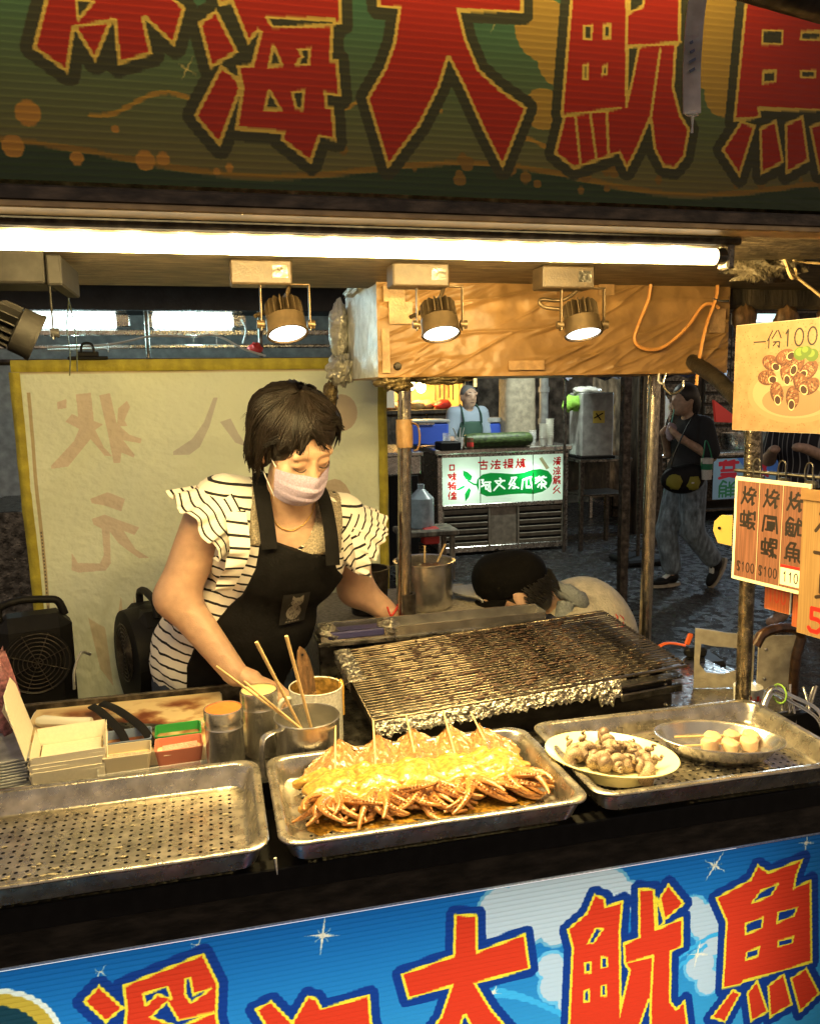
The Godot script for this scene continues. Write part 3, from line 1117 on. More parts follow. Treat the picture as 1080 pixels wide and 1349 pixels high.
func lamp_yoke(o: Node3D, at: Vector3, h: float, dark: bool) -> void:
	var b := MB.new()
	b.xf = Transform3D(Basis(), at)
	var w := 0.046
	b.box(V(-w, h / 2 - 0.004, 0), V(0.003, h + 0.016, 0.013), 0.001)
	b.box(V(w, h / 2 - 0.004, 0), V(0.003, h + 0.016, 0.013), 0.001)
	b.box(V(0, h + 0.0055, 0), V(2 * w + 0.003, 0.003, 0.013), 0.001)
	part(o, "bracket", b, M.lamp_black if dark else M.lamp_bronze)
	for s in [-1.0, 1.0]:
		b = MB.new()
		b.xf = Transform3D(Basis(Vector3.BACK, PI / 2), at + V(s * 0.048, 0, 0))
		b.lathe([Vector2(0, 0.008), Vector2(0.008, 0.007), Vector2(0.0085, -0.007), Vector2(0, -0.008)], 12)
		part(o, "thumb_screw", b, M.lamp_black if dark else M.lamp_bronze)

func lamps() -> void:
	M.lamp_bronze = worn(Color(0.13, 0.09, 0.05), 0.4, 0.7, T["soft"], Vector3.ONE * 6.0)
	M.bin = worn(Color(0.5, 0.45, 0.36), 0.5, 0.3, T["soft"], Vector3.ONE * 4.0, T["bump"], 0.2)
	M.steel_box = worn(Color(0.055, 0.036, 0.02), 0.5, 0.1, T["soft"], Vector3.ONE * 6.0, T["bump"], 0.15)
	M.lamp_black = worn(Color(0.018, 0.017, 0.017), 0.6, 0.0, T["soft"], Vector3.ONE * 6.0)
	M.lamp_black.metallic_specular = 0.25
	var o := thing("tube_lamp", "long warm white fluorescent tube lit along the canopy edge", "lamp")
	var b := MB.new()
	b.box(V(0.25, 1.834, 0.0), V(1.24, 0.012, 0.045), 0.003)
	b.box(V(0.25, 1.8335, -0.03), V(1.24, 0.02, 0.012), 0.003)
	part(o, "fitting", b, M.dark_metal)
	b = MB.new()
	b.tube([V(-0.352, 1.811, 0.004), V(0.832, 1.811, 0.004)], 0.0135, 16)
	part(o, "glass_tube", b, M.tube)
	b = MB.new()
	for x in [-0.362, 0.841]:
		b = MB.new()
		b.tube([V(x - 0.01, 1.811, 0.004), V(x + 0.01, 1.811, 0.004)], 0.0138, 16)
		b.box(V(x + 0.012 * signf(x), 1.815, 0.004), V(0.014, 0.05, 0.03), 0.003)
		part(o, "end_cap", b, M.dull_steel)
	for i in 16:
		omni(V(-0.315 + i * 0.0735, 1.786, -0.03), WARM, 0.082, 0.012)
	# three lamps hang from boxes on the roof and light the food
	var labels := ["round bronze spotlight left of the wrapped hood, above the woman's head", "round bronze spotlight hanging before the left half of the wrapped hood", "round bronze spotlight hanging before the right half of the wrapped hood"]
	var xs := [0.151, 0.455, 0.762]
	var tilts := [turned(4, -24, 2), turned(-2, -22, 3), turned(-5, -18, 4)]
	for i in 3:
		var x: float = xs[i]
		var m := thing("mounting_box", ["grey steel box on the roof over the left spotlight", "grey steel box on the roof over the middle spotlight", "grey steel box on the roof over the right spotlight"][i], "box", V(x - 0.044, 1.82, -0.35), 0.0, "boxes the spotlights hang from")
		b = MB.new()
		b.box(V(0, 0, 0), V(0.112, 0.044, 0.06), 0.003)
		part(m, "casing", b, M.steel_box)
		b = MB.new()
		b.box(V(0.034, 0.001, 0.0305), V(0.028, 0.022, 0.001))
		part(m, "rating_plate", b, M.dull_steel)
		var l := thing("spotlight", labels[i], "lamp", V(x, 1.722, -0.35), deg_to_rad([3.0, -4.0, -6.0][i]), "spotlights under the canopy")
		lamp_head(l, tilts[i].scaled(Vector3.ONE * 0.84), V(0, 0.006, 0), false)
		lamp_yoke(l, V(0, 0.006, 0), 0.068, false)
		b = MB.new()
		b.tube(curve([V(0.01, 0.085, -0.002), V(0.004, 0.06, -0.02), V(-0.03, 0.035, -0.03), V(-0.056, 0.022, -0.02)] if i != 2 else [V(0.0, 0.085, -0.002), V(-0.03, 0.06, -0.03), V(-0.08, 0.06, -0.03), V(-0.075, 0.045, -0.025), V(-0.04, 0.04, -0.02)], 6), 0.0042, 7)
		part(l, "cable", b, M.lamp_bronze)
		var dir: Vector3 = l.basis * (tilts[i] * Vector3.DOWN)
		spot(l.position + V(0, 0.006, 0) + dir * 0.026, dir, 52.0, Color(1, 0.87, 0.56), [0.8, 0.72, 1.05][i], 0.035)
	# the fourth, dark lamp at the left edge
	var m := thing("mounting_box", "dark steel box at the left end of the roof over the black spotlight", "box", V(-0.3, 1.815, -0.3), 0.0, "boxes the spotlights hang from")
	b = MB.new()
	b.box(V(-0.01, 0, -0.02), V(0.11, 0.055, 0.12), 0.003)
	b.box(V(0.06, -0.005, -0.06), V(0.024, 0.05, 0.2), 0.003)
	part(m, "casing", b, M.lamp_black)
	var l := thing("spotlight", "black ribbed spotlight at the left edge, turned sideways to the stall", "lamp", V(-0.298, 1.708, -0.28), 0.2, "spotlights under the canopy")
	var tl := Basis(Vector3(0, 0, 1), deg_to_rad(64))
	lamp_head(l, tl.scaled(Vector3.ONE * 0.88), V(0, 0, 0), true)
	lamp_yoke(l, V(0, 0, 0), 0.075, true)
	var dr: Vector3 = l.basis * (tl * Vector3.DOWN)
	spot(l.position + dr * 0.029, dr, 45.0, Color(1, 0.9, 0.62), 0.35, 0.035)

func curtain() -> void:
	# printed cloth seen from its back: the characters show through reversed
	var im := Image.create(1024, 700, false, Image.FORMAT_RGB8)
	im.fill(Color(0.88, 0.91, 0.83))
	var k := 1024.0 / 1.06
	var red := Color(0.84, 0.79, 0.72)
	var blue := Color(0.78, 0.77, 0.74)
	var put := func(s: String, sc: float, ox: float, oy: float, col: Color) -> void:
		var n := s.split_floats(" ")
		var poly := PackedVector2Array()
		for i in range(0, n.size(), 2):
			# crop coordinates to metres on the cloth
			poly.append(Vector2((n[i] * sc + ox) * k, (n[i + 1] * sc + oy) * k))
		fill(im, poly, col)
	var s1 := 0.000754
	for s in ["190 215 225 205 222 235 190 238", "260 190 315 186 318 280 350 292 320 310 345 370 375 402 345 398 300 340 270 370 210 430 150 435 150 425 240 345 262 305 215 280 240 255 262 265", "345 195 385 188 400 290 445 330 490 345 485 360 420 348 460 400 455 408 410 390 402 425 378 425 360 290", "410 240 445 215 455 235 430 280 440 300 400 300", "280 545 345 525 412 550 395 592 330 570 285 560", "280 615 330 602 460 650 440 675 400 660 440 725 490 760 450 758 375 700 345 660 342 770 320 795 215 798 190 790 195 730 215 765 300 770 318 740 315 650 285 635"]:
		put.call(s, s1, -0.048, -0.075, red)
	for s in ["240 915 300 930 315 1010 270 985", "350 920 370 890 385 1000 360 1030", "420 890 440 930 430 1010 400 990", "230 1050 300 1040 330 1090 260 1080", "340 1060 430 1050 420 1100 350 1110", "300 1110 400 1120 390 1150 300 1140"]:
		put.call(s, s1, -0.048, -0.075, Color(0.83, 0.79, 0.68))
	for s in ["545 460 557 460 530 530 500 580 470 598 425 598 425 590 480 560 515 520", "560 520 590 512 610 550 635 585 600 572"]:
		put.call(s, 0.00106, -0.04, -0.405, blue)
	fill(im, disc(0.505 * k, 0.44 * k, 0.045 * k, 0.05 * k), Color(0.76, 0.72, 0.66))
	fill(im, disc(0.93 * k, 0.13 * k, 0.05 * k, 0.05 * k), Color(0.79, 0.73, 0.65))
	fill(im, disc(0.9 * k, 0.4 * k, 0.06 * k, 0.09 * k), Color(0.79, 0.73, 0.65))
	im.fill_rect(Rect2i(0, 0, 1024, 14), Color(0.68, 0.6, 0.5))
	im.fill_rect(Rect2i(0, 14, 1024, 3), Color(0.8, 0.78, 0.66))
	im.fill_rect(Rect2i(16, 60, 9, 640), Color(0.72, 0.66, 0.52))
	for i in 30:
		im.fill_rect(Rect2i(18, 400 + i * 9, 4, 5), Color(0.4, 0.38, 0.33))
	var m := picture(im, 0.75)
	m.normal_enabled = true
	m.normal_texture = T["bump"]
	m.normal_scale = 0.3
	m.uv1_scale = Vector3.ONE
	m.backlight_enabled = true
	m.backlight = Color(0.35, 0.35, 0.3)
	var n := FastNoiseLite.new()
	n.seed = 2
	n.frequency = 1.3
	var sag := func(x: float, y: float) -> float:
		var d := y
		return 0.018 * n.get_noise_2d(x * 3.0 + d * 2.2, d * 0.9) + 0.01 * sin((x * 9.0 + d * 4.0)) * smoothstep(0.0, 0.3, d)
	var o := thing("cloth_curtain", "pale yellow cloth banner with olive border behind the woman, lettering showing through reversed", "curtain")
	var rows := []
	for j in 41:
		var row := PackedVector3Array()
		for i in 61:
			var x := -0.53 + 1.075 * i / 60.0
			var y := 0.73 * j / 40.0
			row.append(V(x, 1.685 - y * 1.17 - maxf(0.0, y - 0.6) * 2.0, -1.36 + sag.call(x, y)))
		rows.append(row)
	var b := MB.new()
	b.grid(rows)
	part(o, "printed_cloth", b, m)
	M.olive = worn(Color(0.5, 0.43, 0.045), 0.7, 0.0, T["soft"], Vector3.ONE * 3.0, T["bump"], 0.5)
	b = MB.new()
	rows = []
	for j in 5:
		var row := PackedVector3Array()
		for i in 61:
			var x := -0.55 + 1.12 * i / 60.0
			row.append(V(x, 1.705 - 0.034 * j / 4.0, -1.35 + 0.008 * n.get_noise_2d(x * 14.0, 3.0) + 0.006 * sin(PI * j / 4.0)))
		rows.append(row)
	b.grid(rows)
	for sx in [-0.556, 0.53]:
		rows = []
		for j in 31:
			var row := PackedVector3Array()
			for i in 5:
				var u := i / 4.0
				row.append(V(sx + 0.03 * u - 0.01 * (j / 30.0) * signf(-sx) * -1.0, 1.67 - 1.1 * j / 30.0, -1.353 + 0.012 * sin(PI * u) + sag.call(sx + 0.1, 0.73 * j / 30.0) + 0.006 * n.get_noise_2d(u * 4.0, j * 0.4)))
			rows.append(row)
		b.grid(rows)
	part(o, "border", b, M.olive)
	b = MB.new()
	b.tube([V(-0.6, 1.7, -1.375), V(0.62, 1.7, -1.375)], 0.009, 8)
	part(o, "rod", b, M.dark_metal)
	o = thing("bulldog_clip", "black bulldog clip on the top edge of the cloth banner", "clip", V(-0.335, 1.712, -1.335))
	b = MB.new()
	b.box(V(0, -0.003, 0), V(0.112, 0.01, 0.018), 0.003)
	b.box(V(0, 0.008, 0.002), V(0.06, 0.016, 0.008), 0.003)
	part(o, "jaw", b, M.black)
	b = MB.new()
	b.tube(curve([V(-0.018, 0.012, 0.006), V(-0.014, 0.034, 0.008), V(0.0, 0.04, 0.008), V(0.014, 0.034, 0.008), V(0.018, 0.012, 0.006)], 5), 0.004, 6)
	part(o, "grip", b, M.black)
	o = thing("plastic_ribbon", "thin green plastic ribbon hanging from the roof over the cloth banner", "ribbon")
	b = MB.new()
	b.tube(curve([V(-0.32, 1.84, -0.95), V(-0.325, 1.8, -0.95), V(-0.33, 1.77, -0.95), V(-0.327, 1.7, -0.95), V(-0.332, 1.65, -0.95)], 6), 0.005, 6, true, 0.3)
	b.tube(curve([V(-0.32, 1.83, -0.952), V(-0.314, 1.79, -0.95), V(-0.31, 1.74, -0.95), V(-0.314, 1.66, -0.955)], 6), 0.005, 6, true, 0.3)
	part(o, "strip", b, worn(Color(0.12, 0.14, 0.03), 0.4, 0.0, T["soft"], Vector3.ONE * 5.0))

func bars(b: MB, list: Array) -> MB:
	for q in list:
		b.box(q[0], q[1], q[2] if q.size() > 2 else 0.004)
	return b

func blob(b: MB, at: Vector3, r: Vector3, amp: float, sd: int, freq := 3.0, rows_n := 9, cols_n := 14) -> void:
	var n := FastNoiseLite.new()
	n.seed = sd
	n.frequency = freq
	var rows := []
	for j in rows_n:
		var row := PackedVector3Array()
		for i in cols_n:
			var t := PI * j / (rows_n - 1)
			var d := V(sin(t) * cos(TAU * i / cols_n), cos(t), -sin(t) * sin(TAU * i / cols_n))
			row.append(at + d * r * (1.0 + amp * n.get_noise_3dv(d * 0.5 + at * 3.0)))
		rows.append(row)
	b.grid(rows, true)

func street_behind() -> void:
	# the stall next door whose cold tubes show over the cloth
	var o := thing("stall_canopy", "dark canopy of the next stall behind the cloth banner", "canopy")
	part(o, "roof", bars(MB.new(), [[V(-0.1, 2.22, -4.3), V(3.0, 0.05, 2.4)]]), M.roof_dark)
	part(o, "valance", bars(MB.new(), [[V(-0.1, 2.13, -3.44), V(2.3, 0.17, 0.02)]]), M.roof_dark)
	for x in [-0.305, 0.3, 1.0]:
		var b := MB.new()
		b.tube([V(x, 0, -3.48), V(x, 2.06, -3.48)], 0.014, 8)
		part(o, "post", b, M.dull_steel)
	for q in [[1.935, 0.03], [1.86, 0.02]]:
		part(o, "rail", bars(MB.new(), [[V(-0.1, q[0], -3.52), V(2.3, q[1], 0.03)]]), M.steel)
	part(o, "back_sheet", bars(MB.new(), [[V(-0.1, 1.5, -5.4), V(3.0, 1.4, 0.03)]]), M.grey_paint)
	part(o, "counter", bars(MB.new(), [[V(-0.2, 0.5, -4.0), V(2.2, 0.95, 0.8)]]), M.dull_steel)
	var xs := [-0.62, 0.0]
	for i in 2:
		var l := thing("tube_lamp", ["left cold white tube behind the cloth banner", "right cold white tube behind the cloth banner, its end fitting in sight"][i], "lamp", V(xs[i], 2.0, -3.55), 0.0, "cold tubes of the next stall")
		var b := MB.new()
		b.tube([V(-0.27, 0, 0), V(0.15, 0, 0)], 0.042, 12)
		part(l, "glass_tube", b, M.cold_tube)
		part(l, "end_fitting", bars(MB.new(), [[V(0.19, 0, 0), V(0.075, 0.07, 0.07), 0.006], [V(-0.285, 0, 0), V(0.03, 0.08, 0.07), 0.006], [V(-0.04, 0.052, 0), V(0.5, 0.014, 0.06), 0.003]]), M.steel)
		omni(l.position + V(-0.06, -0.06, 0.02), Color(0.8, 1, 1), 0.35, 0.05)
	o = thing("power_cable", "white power cable strung under the cold tubes of the next stall", "cable")
	var b := MB.new()
	b.tube(curve([V(-0.8, 1.85, -3.4), V(-0.5, 1.865, -3.4), V(-0.3, 1.905, -3.4), V(-0.2, 1.91, -3.4), V(-0.06, 1.905, -3.4), V(0.03, 1.915, -3.4), V(0.1, 1.895, -3.4), V(0.2, 1.84, -3.4), V(0.32, 1.8, -3.4)]), 0.007, 6)
	b.tube(curve([V(-0.8, 1.84, -3.41), V(-0.55, 1.845, -3.41), V(-0.4, 1.85, -3.41)]), 0.006, 6)
	b.tube(curve([V(0.2, 2.0, -3.41), V(0.22, 1.94, -3.41), V(0.2, 1.87, -3.41)]), 0.006, 6)
	part(o, "strand", b, M.white_wire)
	for q in [[-0.06, 1.9], [0.06, 1.88], [-0.5, 1.85]]:
		part(o, "cable_tie", bars(MB.new(), [[V(q[0], q[1], -3.39), V(0.006, 0.05, 0.006)]]), M.white_wire)
	o = thing("red_rag", "red rag draped on the rail of the next stall", "rag")
	b = MB.new()
	blob(b, V(0.27, 1.845, -3.45), V(0.035, 0.03, 0.02), 0.9, 4)
	part(o, "cloth", b, M.red)
	# the row of houses that closes the lane
	var names := [["brown shuttered shop front behind the drink cart", -4.0, 3.6, -9.2], ["dark timber house front at the right end of the lane", 5.35, 3.5, -9.4], ["tall grey house front at the far right of the lane", 9.9, 5.4, -9.0], ["long grey house front left of the cloth banner", -13.2, 9.2, -8.6]]
	for i in 4:
		var h := thing("house_front", names[i][0], "building")
		var x0: float = names[i][1]
		var w: float = [9.2, 4.5, 8.0, 9.1][i]
		var z: float = names[i][3]
		part(h, "wall", bars(MB.new(), [[V(x0 + w / 2, 2.6, z - 0.15), V(w, 5.2, 0.3)]]), [M.plaster, M.dark_wood, M.grey_paint, M.grey_paint][i])
		part(h, "cornice", bars(MB.new(), [[V(x0 + w / 2, 2.75, z + 0.1), V(w, 0.12, 0.3), 0.02]]), M.dark_wood)
		for k in 3:
			var sx: float = x0 + w * (k + 0.5) / 3.0
			if i == 0 and k == 2:
				continue
			var sh: Node3D = part(h, "shutter", bars(MB.new(), [[V(sx, 1.15, z + 0.02), V(w / 3.6, 2.3, 0.04)]]), M.dark_wood)
			for s in 14:
				part(sh, "slat", bars(MB.new(), [[V(sx, 0.12 + s * 0.16, z + 0.05), V(w / 3.7, 0.13, 0.03), 0.01]]), M.dull_steel)
		for k in 2:
			var wx: float = x0 + w * (0.3 + 0.4 * k)
			var wf: Node3D = part(h, "window", bars(MB.new(), [[V(wx, 3.6, z + 0.02), V(1.2, 1.1, 0.06), 0.01]]), M.dark_wood)
			part(wf, "pane", bars(MB.new(), [[V(wx - 0.27, 3.6, z + 0.06), V(0.48, 0.95, 0.02)], [V(wx + 0.27, 3.6, z + 0.06), V(0.48, 0.95, 0.02)]]), M.black_gloss)
	# a lit food stall seen between cloth and post
	o = thing("food_stall", "brightly lit yellow food stall seen between the cloth banner and the cart man", "stall")
	M.cream = worn(Color(0.72, 0.52, 0.22), 0.6, 0.0, T["soft"], Vector3.ONE)
	part(o, "back_wall", bars(MB.new(), [[V(2.2, 1.65, -8.75), V(1.5, 0.75, 0.04)]]), M.cream)
	for x in [2.93, 1.45]:
		part(o, "side_wall", bars(MB.new(), [[V(x, 1.65, -8.4), V(0.04, 0.75, 0.7)]]), M.cream)
	part(o, "roof", bars(MB.new(), [[V(2.2, 2.05, -8.35), V(1.6, 0.06, 0.9)]]), M.dark_wood)
	for k in 6:
		part(o, "plank", bars(MB.new(), [[V(1.55 + k * 0.26, 0.68, -8.02), V(0.25, 1.3, 0.03), 0.008]]), M.dark_wood)
	part(o, "ledge", bars(MB.new(), [[V(2.2, 1.345, -8.3), V(1.5, 0.05, 0.7), 0.01]]), M.dark_wood)
	for k in 5:
		part(o, "hanging_strip", bars(MB.new(), [[V(2.62 + k * 0.055, 1.68 + 0.03 * (k % 2), -8.2), V(0.018, 0.42, 0.01)]]), M.kraft)
	part(o, "price_board", bars(MB.new(), [[V(2.02, 1.5, -8.05), V(0.14, 0.2, 0.02), 0.004]]), M.paper)
	for k in 7:
		var f := MB.new()
		blob(f, V(1.75 + k * 0.16, 1.42, -8.2 - 0.12 * (k % 2)), V(0.1, 0.06, 0.1), 0.5, k)
		part(o, "food_heap", f, [M.red, M.cream, M.tan_tape][k % 3])
	for k in 2:
		var l := thing("bulb", ["left bare bulb glowing in the yellow food stall", "right bare bulb glowing in the yellow food stall"][k], "lamp", V(2.33 + k * 0.13, 1.66 - k * 0.03, -8.25), 0.0, "bulbs of the food stall")
		b = MB.new()
		blob(b, V(0, 0, 0), V(0.06, 0.07, 0.06), 0.0, 1)
		part(l, "glass", b, M.warm_bulb)
		b = MB.new()
		b.tube([V(0, 0.06, 0), V(0, 0.36, 0)], 0.008, 6)
		part(l, "flex", b, M.black)
		omni(l.position, Color(1, 0.8, 0.42), 0.5, 0.06)
	# things round the cart
	o = thing("cool_box", "blue cool box with pale lid left of the cart man", "box", V(2.06, 0, -6.6))
	part(o, "tub", bars(MB.new(), [[V(0, 1.17, 0), V(0.42, 0.22, 0.3), 0.02]]), M.blue)
	part(o, "lid", bars(MB.new(), [[V(0, 1.295, 0), V(0.44, 0.03, 0.32), 0.01]]), M.grey_paint)
	part(o, "label_plate", bars(MB.new(), [[V(-0.02, 1.272, 0.163), V(0.16, 0.02, 0.004)]]), M.steel)
	o = thing("cool_box", "blue cool box half hidden behind the green melon, right of the cart man", "box", V(2.95, 0, -7.1))
	part(o, "tub", bars(MB.new(), [[V(0, 1.14, 0), V(0.34, 0.2, 0.3), 0.02]]), M.blue)
	part(o, "lid", bars(MB.new(), [[V(0, 1.27, 0), V(0.36, 0.05, 0.32), 0.01]]), M.grey_paint)
	part(o, "crate_stand", bars(MB.new(), [[V(0, 0.52, 0), V(0.4, 1.03, 0.34), 0.01]]), M.dark_wood)
	o = thing("side_table", "low steel side table with dark front left of the drink cart", "table", V(1.52, 0, -6.4))
	part(o, "top", bars(MB.new(), [[V(0, 1.03, 0), V(0.66, 0.04, 1.1), 0.008]]), M.steel)
	part(o, "apron", bars(MB.new(), [[V(0, 0.93, 0.52), V(0.62, 0.16, 0.02)]]), M.steel)
	part(o, "front", bars(MB.new(), [[V(0, 0.42, 0.45), V(0.6, 0.82, 0.02)]]), M.black)
	o = thing("plastic_bottle", "clear plastic water can on a low shelf left of the drink cart", "bottle", V(1.72, 0.435, -5.45))
	b = MB.new()
	b.lathe([Vector2(0.0, 0.0), Vector2(0.1, 0.0), Vector2(0.11, 0.03), Vector2(0.11, 0.25), Vector2(0.03, 0.33), Vector2(0.03, 0.37), Vector2(0.0, 0.37)], 16)
	part(o, "can", b, worn(Color(0.5, 0.6, 0.66), 0.25, 0.0, T["soft"], Vector3.ONE * 2.0))
	part(o, "red_cap", bars(MB.new(), [[V(0.05, -0.06, 0.1), V(0.14, 0.14, 0.1), 0.01]]), M.red)
	o = thing("stool", "small wooden stool carrying the water can", "stool", V(1.74, 0, -5.45))
	part(o, "seat", bars(MB.new(), [[V(0, 0.41, 0.05), V(0.5, 0.05, 0.36), 0.01]]), M.board)
	for sx in [-0.2, 0.2]:
		for sz in [-0.08, 0.18]:
			part(o, "leg", bars(MB.new(), [[V(sx, 0.19, sz), V(0.04, 0.39, 0.04), 0.004]]), M.board)
	o = thing("covered_machine", "tall machine wrapped in a beige cloth behind the melon", "machine", V(3.15, 0, -6.9))
	b = MB.new()
	var n := FastNoiseLite.new()
	n.seed = 8
	n.frequency = 4.0
	var rows := []
	for j in 21:
		var row := PackedVector3Array()
		for i in 40:
			var a := TAU * i / 40.0
			var sq := pow(pow(absf(cos(a)), 5.0) + pow(absf(sin(a)), 5.0), -0.2)
			var y := 1.72 - j * 0.085
			var r := 1.0 + 0.07 * n.get_noise_2d(i * 0.5, j * 0.16) + 0.004 * j
			row.append(V(cos(a) * sq * 0.165 * r, y, sin(a) * sq * 0.16 * r))
		rows.append(row)
	b.grid(rows, true)
	b.quad(V(-0.16, 1.72, 0.15), V(0.16, 1.72, 0.15), V(0.16, 1.72, -0.15), V(-0.16, 1.72, -0.15))
	part(o, "cloth_cover", b, M.beige)
	o = thing("plastic_bag", "crumpled white plastic bag on top of the beige covered machine", "bag", V(3.16, 1.77, -6.88))
	b = MB.new()
	blob(b, V(0, 0, 0), V(0.17, 0.07, 0.14), 0.6, 12, 5.0, 13, 20)
	blob(b, V(-0.16, -0.04, 0.04), V(0.07, 0.04, 0.05), 0.8, 13, 5.0)
	part(o, "bag", b, worn(Color(0.6, 0.62, 0.65), 0.4, 0.0, T["soft"], Vector3.ONE * 4.0, T["crinkle"], 0.7))
	for q in [["notice_sheet", V(2.96, 1.68, -9.16), V(0.2, 0.13, 0.006), "upper white notice on the brown wall behind the cart man"], ["notice_sheet", V(2.97, 1.53, -9.16), V(0.2, 0.13, 0.006), "lower white notice on the brown wall behind the cart man"]]:
		var s := thing(q[0], q[3], "notice", q[1], 0.0, "notices on the shop wall")
		part(s, "sheet", bars(MB.new(), [[V(0, 0, 0), q[2], 0.001]]), M.paper)
		var lines := []
		for k in 4:
			lines.append([V(-0.02, 0.04 - k * 0.022, 0.004), V(0.13, 0.006, 0.002), 0.0])
		part(s, "text_line", bars(MB.new(), lines), M.dark_metal)
	o = thing("vent_window", "small dark grid window in the wall beside the covered machine", "window", V(3.36, 1.55, -9.15))
	part(o, "opening", bars(MB.new(), [[V(0, 0, 0), V(0.22, 0.56, 0.03)]]), M.black)
	var g := MB.new()
	for k in 4:
		g.box(V(-0.1 + k * 0.067, 0, 0.02), V(0.014, 0.56, 0.012))
	for k in 8:
		g.box(V(0, -0.27 + k * 0.077, 0.023), V(0.22, 0.014, 0.012))
	part(o, "grille", g, M.plaster)
	o = thing("drain_pipe", "pale drain pipe with collars on the wall behind the cups", "pipe", V(3.62, 0, -7.3))
	b = MB.new()
	b.tube([V(0, 0, 0), V(0, 3.2, 0)], 0.05, 12)
	part(o, "pipe", b, M.grey_paint)
	for y in [1.2, 1.55, 1.9]:
		b = MB.new()
		b.tube([V(0, y, 0), V(0, y + 0.06, 0)], 0.062, 12)
		part(o, "collar", b, M.grey_paint)
	o = thing("sealing_machine", "tall grey cup sealing machine with a yellow sticker on the dark stand", "machine", V(3.66, 0, -6.25), deg_to_rad(-4))
	part(o, "cabinet", bars(MB.new(), [[V(0.02, 1.235, 0), V(0.33, 0.62, 0.34), 0.012]]), M.grey_paint)
	part(o, "base", bars(MB.new(), [[V(0.02, 0.918, 0.0), V(0.36, 0.02, 0.38), 0.004]]), M.black)
	part(o, "sticker", bars(MB.new(), [[V(0.03, 1.31, 0.1715), V(0.12, 0.12, 0.002)]]), mt(Color(0.5, 0.38, 0.06), 0.6))
	b = MB.new()
	b.tube([V(-0.02, 1.3, 0.173), V(0.07, 1.345, 0.173)], 0.006, 5)
	b.tube([V(0.0, 1.345, 0.173), V(0.05, 1.28, 0.173)], 0.006, 5)
	part(o, "sticker_mark", b, M.black)
	o = thing("green_cloth", "bright green cloth heaped on the left shoulder of the sealing machine", "cloth", V(3.47, 1.44, -6.2))
	b = MB.new()
	blob(b, V(0, 0, 0), V(0.1, 0.07, 0.07), 0.7, 31, 5.0)
	blob(b, V(-0.08, -0.03, 0.02), V(0.05, 0.05, 0.05), 0.7, 32, 5.0)
	part(o, "cloth", b, mt(Color(0.25, 0.5, 0.06), 0.8))
	o = thing("yellow_cloth", "yellow cloth hanging on the right side of the sealing machine", "cloth", V(3.85, 1.4, -6.2))
	b = MB.new()
	blob(b, V(0, 0, 0), V(0.035, 0.13, 0.06), 0.5, 33, 5.0)
	part(o, "cloth", b, mt(Color(0.55, 0.45, 0.05), 0.8))
	o = thing("white_cloth", "crumpled white cloth on top of the sealing machine", "cloth", V(3.62, 1.565, -6.25))
	b = MB.new()
	blob(b, V(0, 0, 0), V(0.13, 0.04, 0.1), 0.7, 34, 5.0)
	part(o, "cloth", b, M.enamel)
	o = thing("dark_stand", "dark metal stand with a shelf under the sealing machine", "stand", V(3.73, 0, -6.25))
	part(o, "top", bars(MB.new(), [[V(0, 0.89, 0), V(0.56, 0.03, 0.5), 0.004]]), M.dull_steel)
	for sx in [-0.25, 0.25]:
		for sz in [-0.22, 0.22]:
			part(o, "leg", bars(MB.new(), [[V(sx, 0.44, sz), V(0.04, 0.88, 0.04), 0.004]]), M.dark_metal)
	part(o, "shelf", bars(MB.new(), [[V(0, 0.55, 0), V(0.5, 0.02, 0.44)]]), M.dark_metal)
	part(o, "back_panel", bars(MB.new(), [[V(0, 0.68, -0.2), V(0.46, 0.34, 0.02)]]), M.dark_wood)
	o = thing("plywood_sheet", "pale plywood sheet leaning upright right of the sealing machine", "board", V(4.2, 0, -6.9))
	part(o, "sheet", bars(MB.new(), [[V(0, 1.2, 0), V(0.36, 1.6, 0.03), 0.004]]), M.board)
	o = thing("timber_post", "dark timber post beside the plywood sheet", "post", V(4.55, 0, -6.8))
	part(o, "post", bars(MB.new(), [[V(0, 1.25, 0), V(0.22, 2.5, 0.2), 0.01]]), M.dark_wood)
	part(o, "cleat", bars(MB.new(), [[V(0.14, 1.3, 0.08), V(0.16, 0.5, 0.05), 0.01], [V(0.17, 0.9, 0.08), V(0.3, 0.04, 0.05), 0.004]]), M.dark_wood)
	o = thing("parasol", "navy parasol edge hanging into view above the sealing machine", "parasol", V(3.75, 0, -5.4))
	b = MB.new()
	rows = []
	for j in 7:
		var row := PackedVector3Array()
		for i in 25:
			var a := TAU * i / 24.0
			var r := 0.02 + 0.115 * j
			row.append(V(cos(a) * r, 1.98 - 0.009 * j * j - 0.012 * absf(sin(a * 4.0)) * -j, sin(a) * r))
		rows.append(row)
	b.grid(rows)
	part(o, "canopy", b, mt(Color(0.035, 0.04, 0.075), 0.7))
	b = MB.new()
	b.tube([V(0, 0, 0), V(0, 1.98, 0)], 0.018, 8)
	part(o, "pole", b, M.dark_metal)
	for k in 8:
		b = MB.new()
		b.rod(V(0, 1.9, 0), V(cos(TAU * k / 8.0) * 0.7, 1.67, sin(TAU * k / 8.0) * 0.7), 0.005, 5)
		part(o, "rib", b, M.dark_metal)
	part(o, "foot", bars(MB.new(), [[V(0, 0.03, 0), V(0.4, 0.06, 0.4), 0.02]]), M.black)

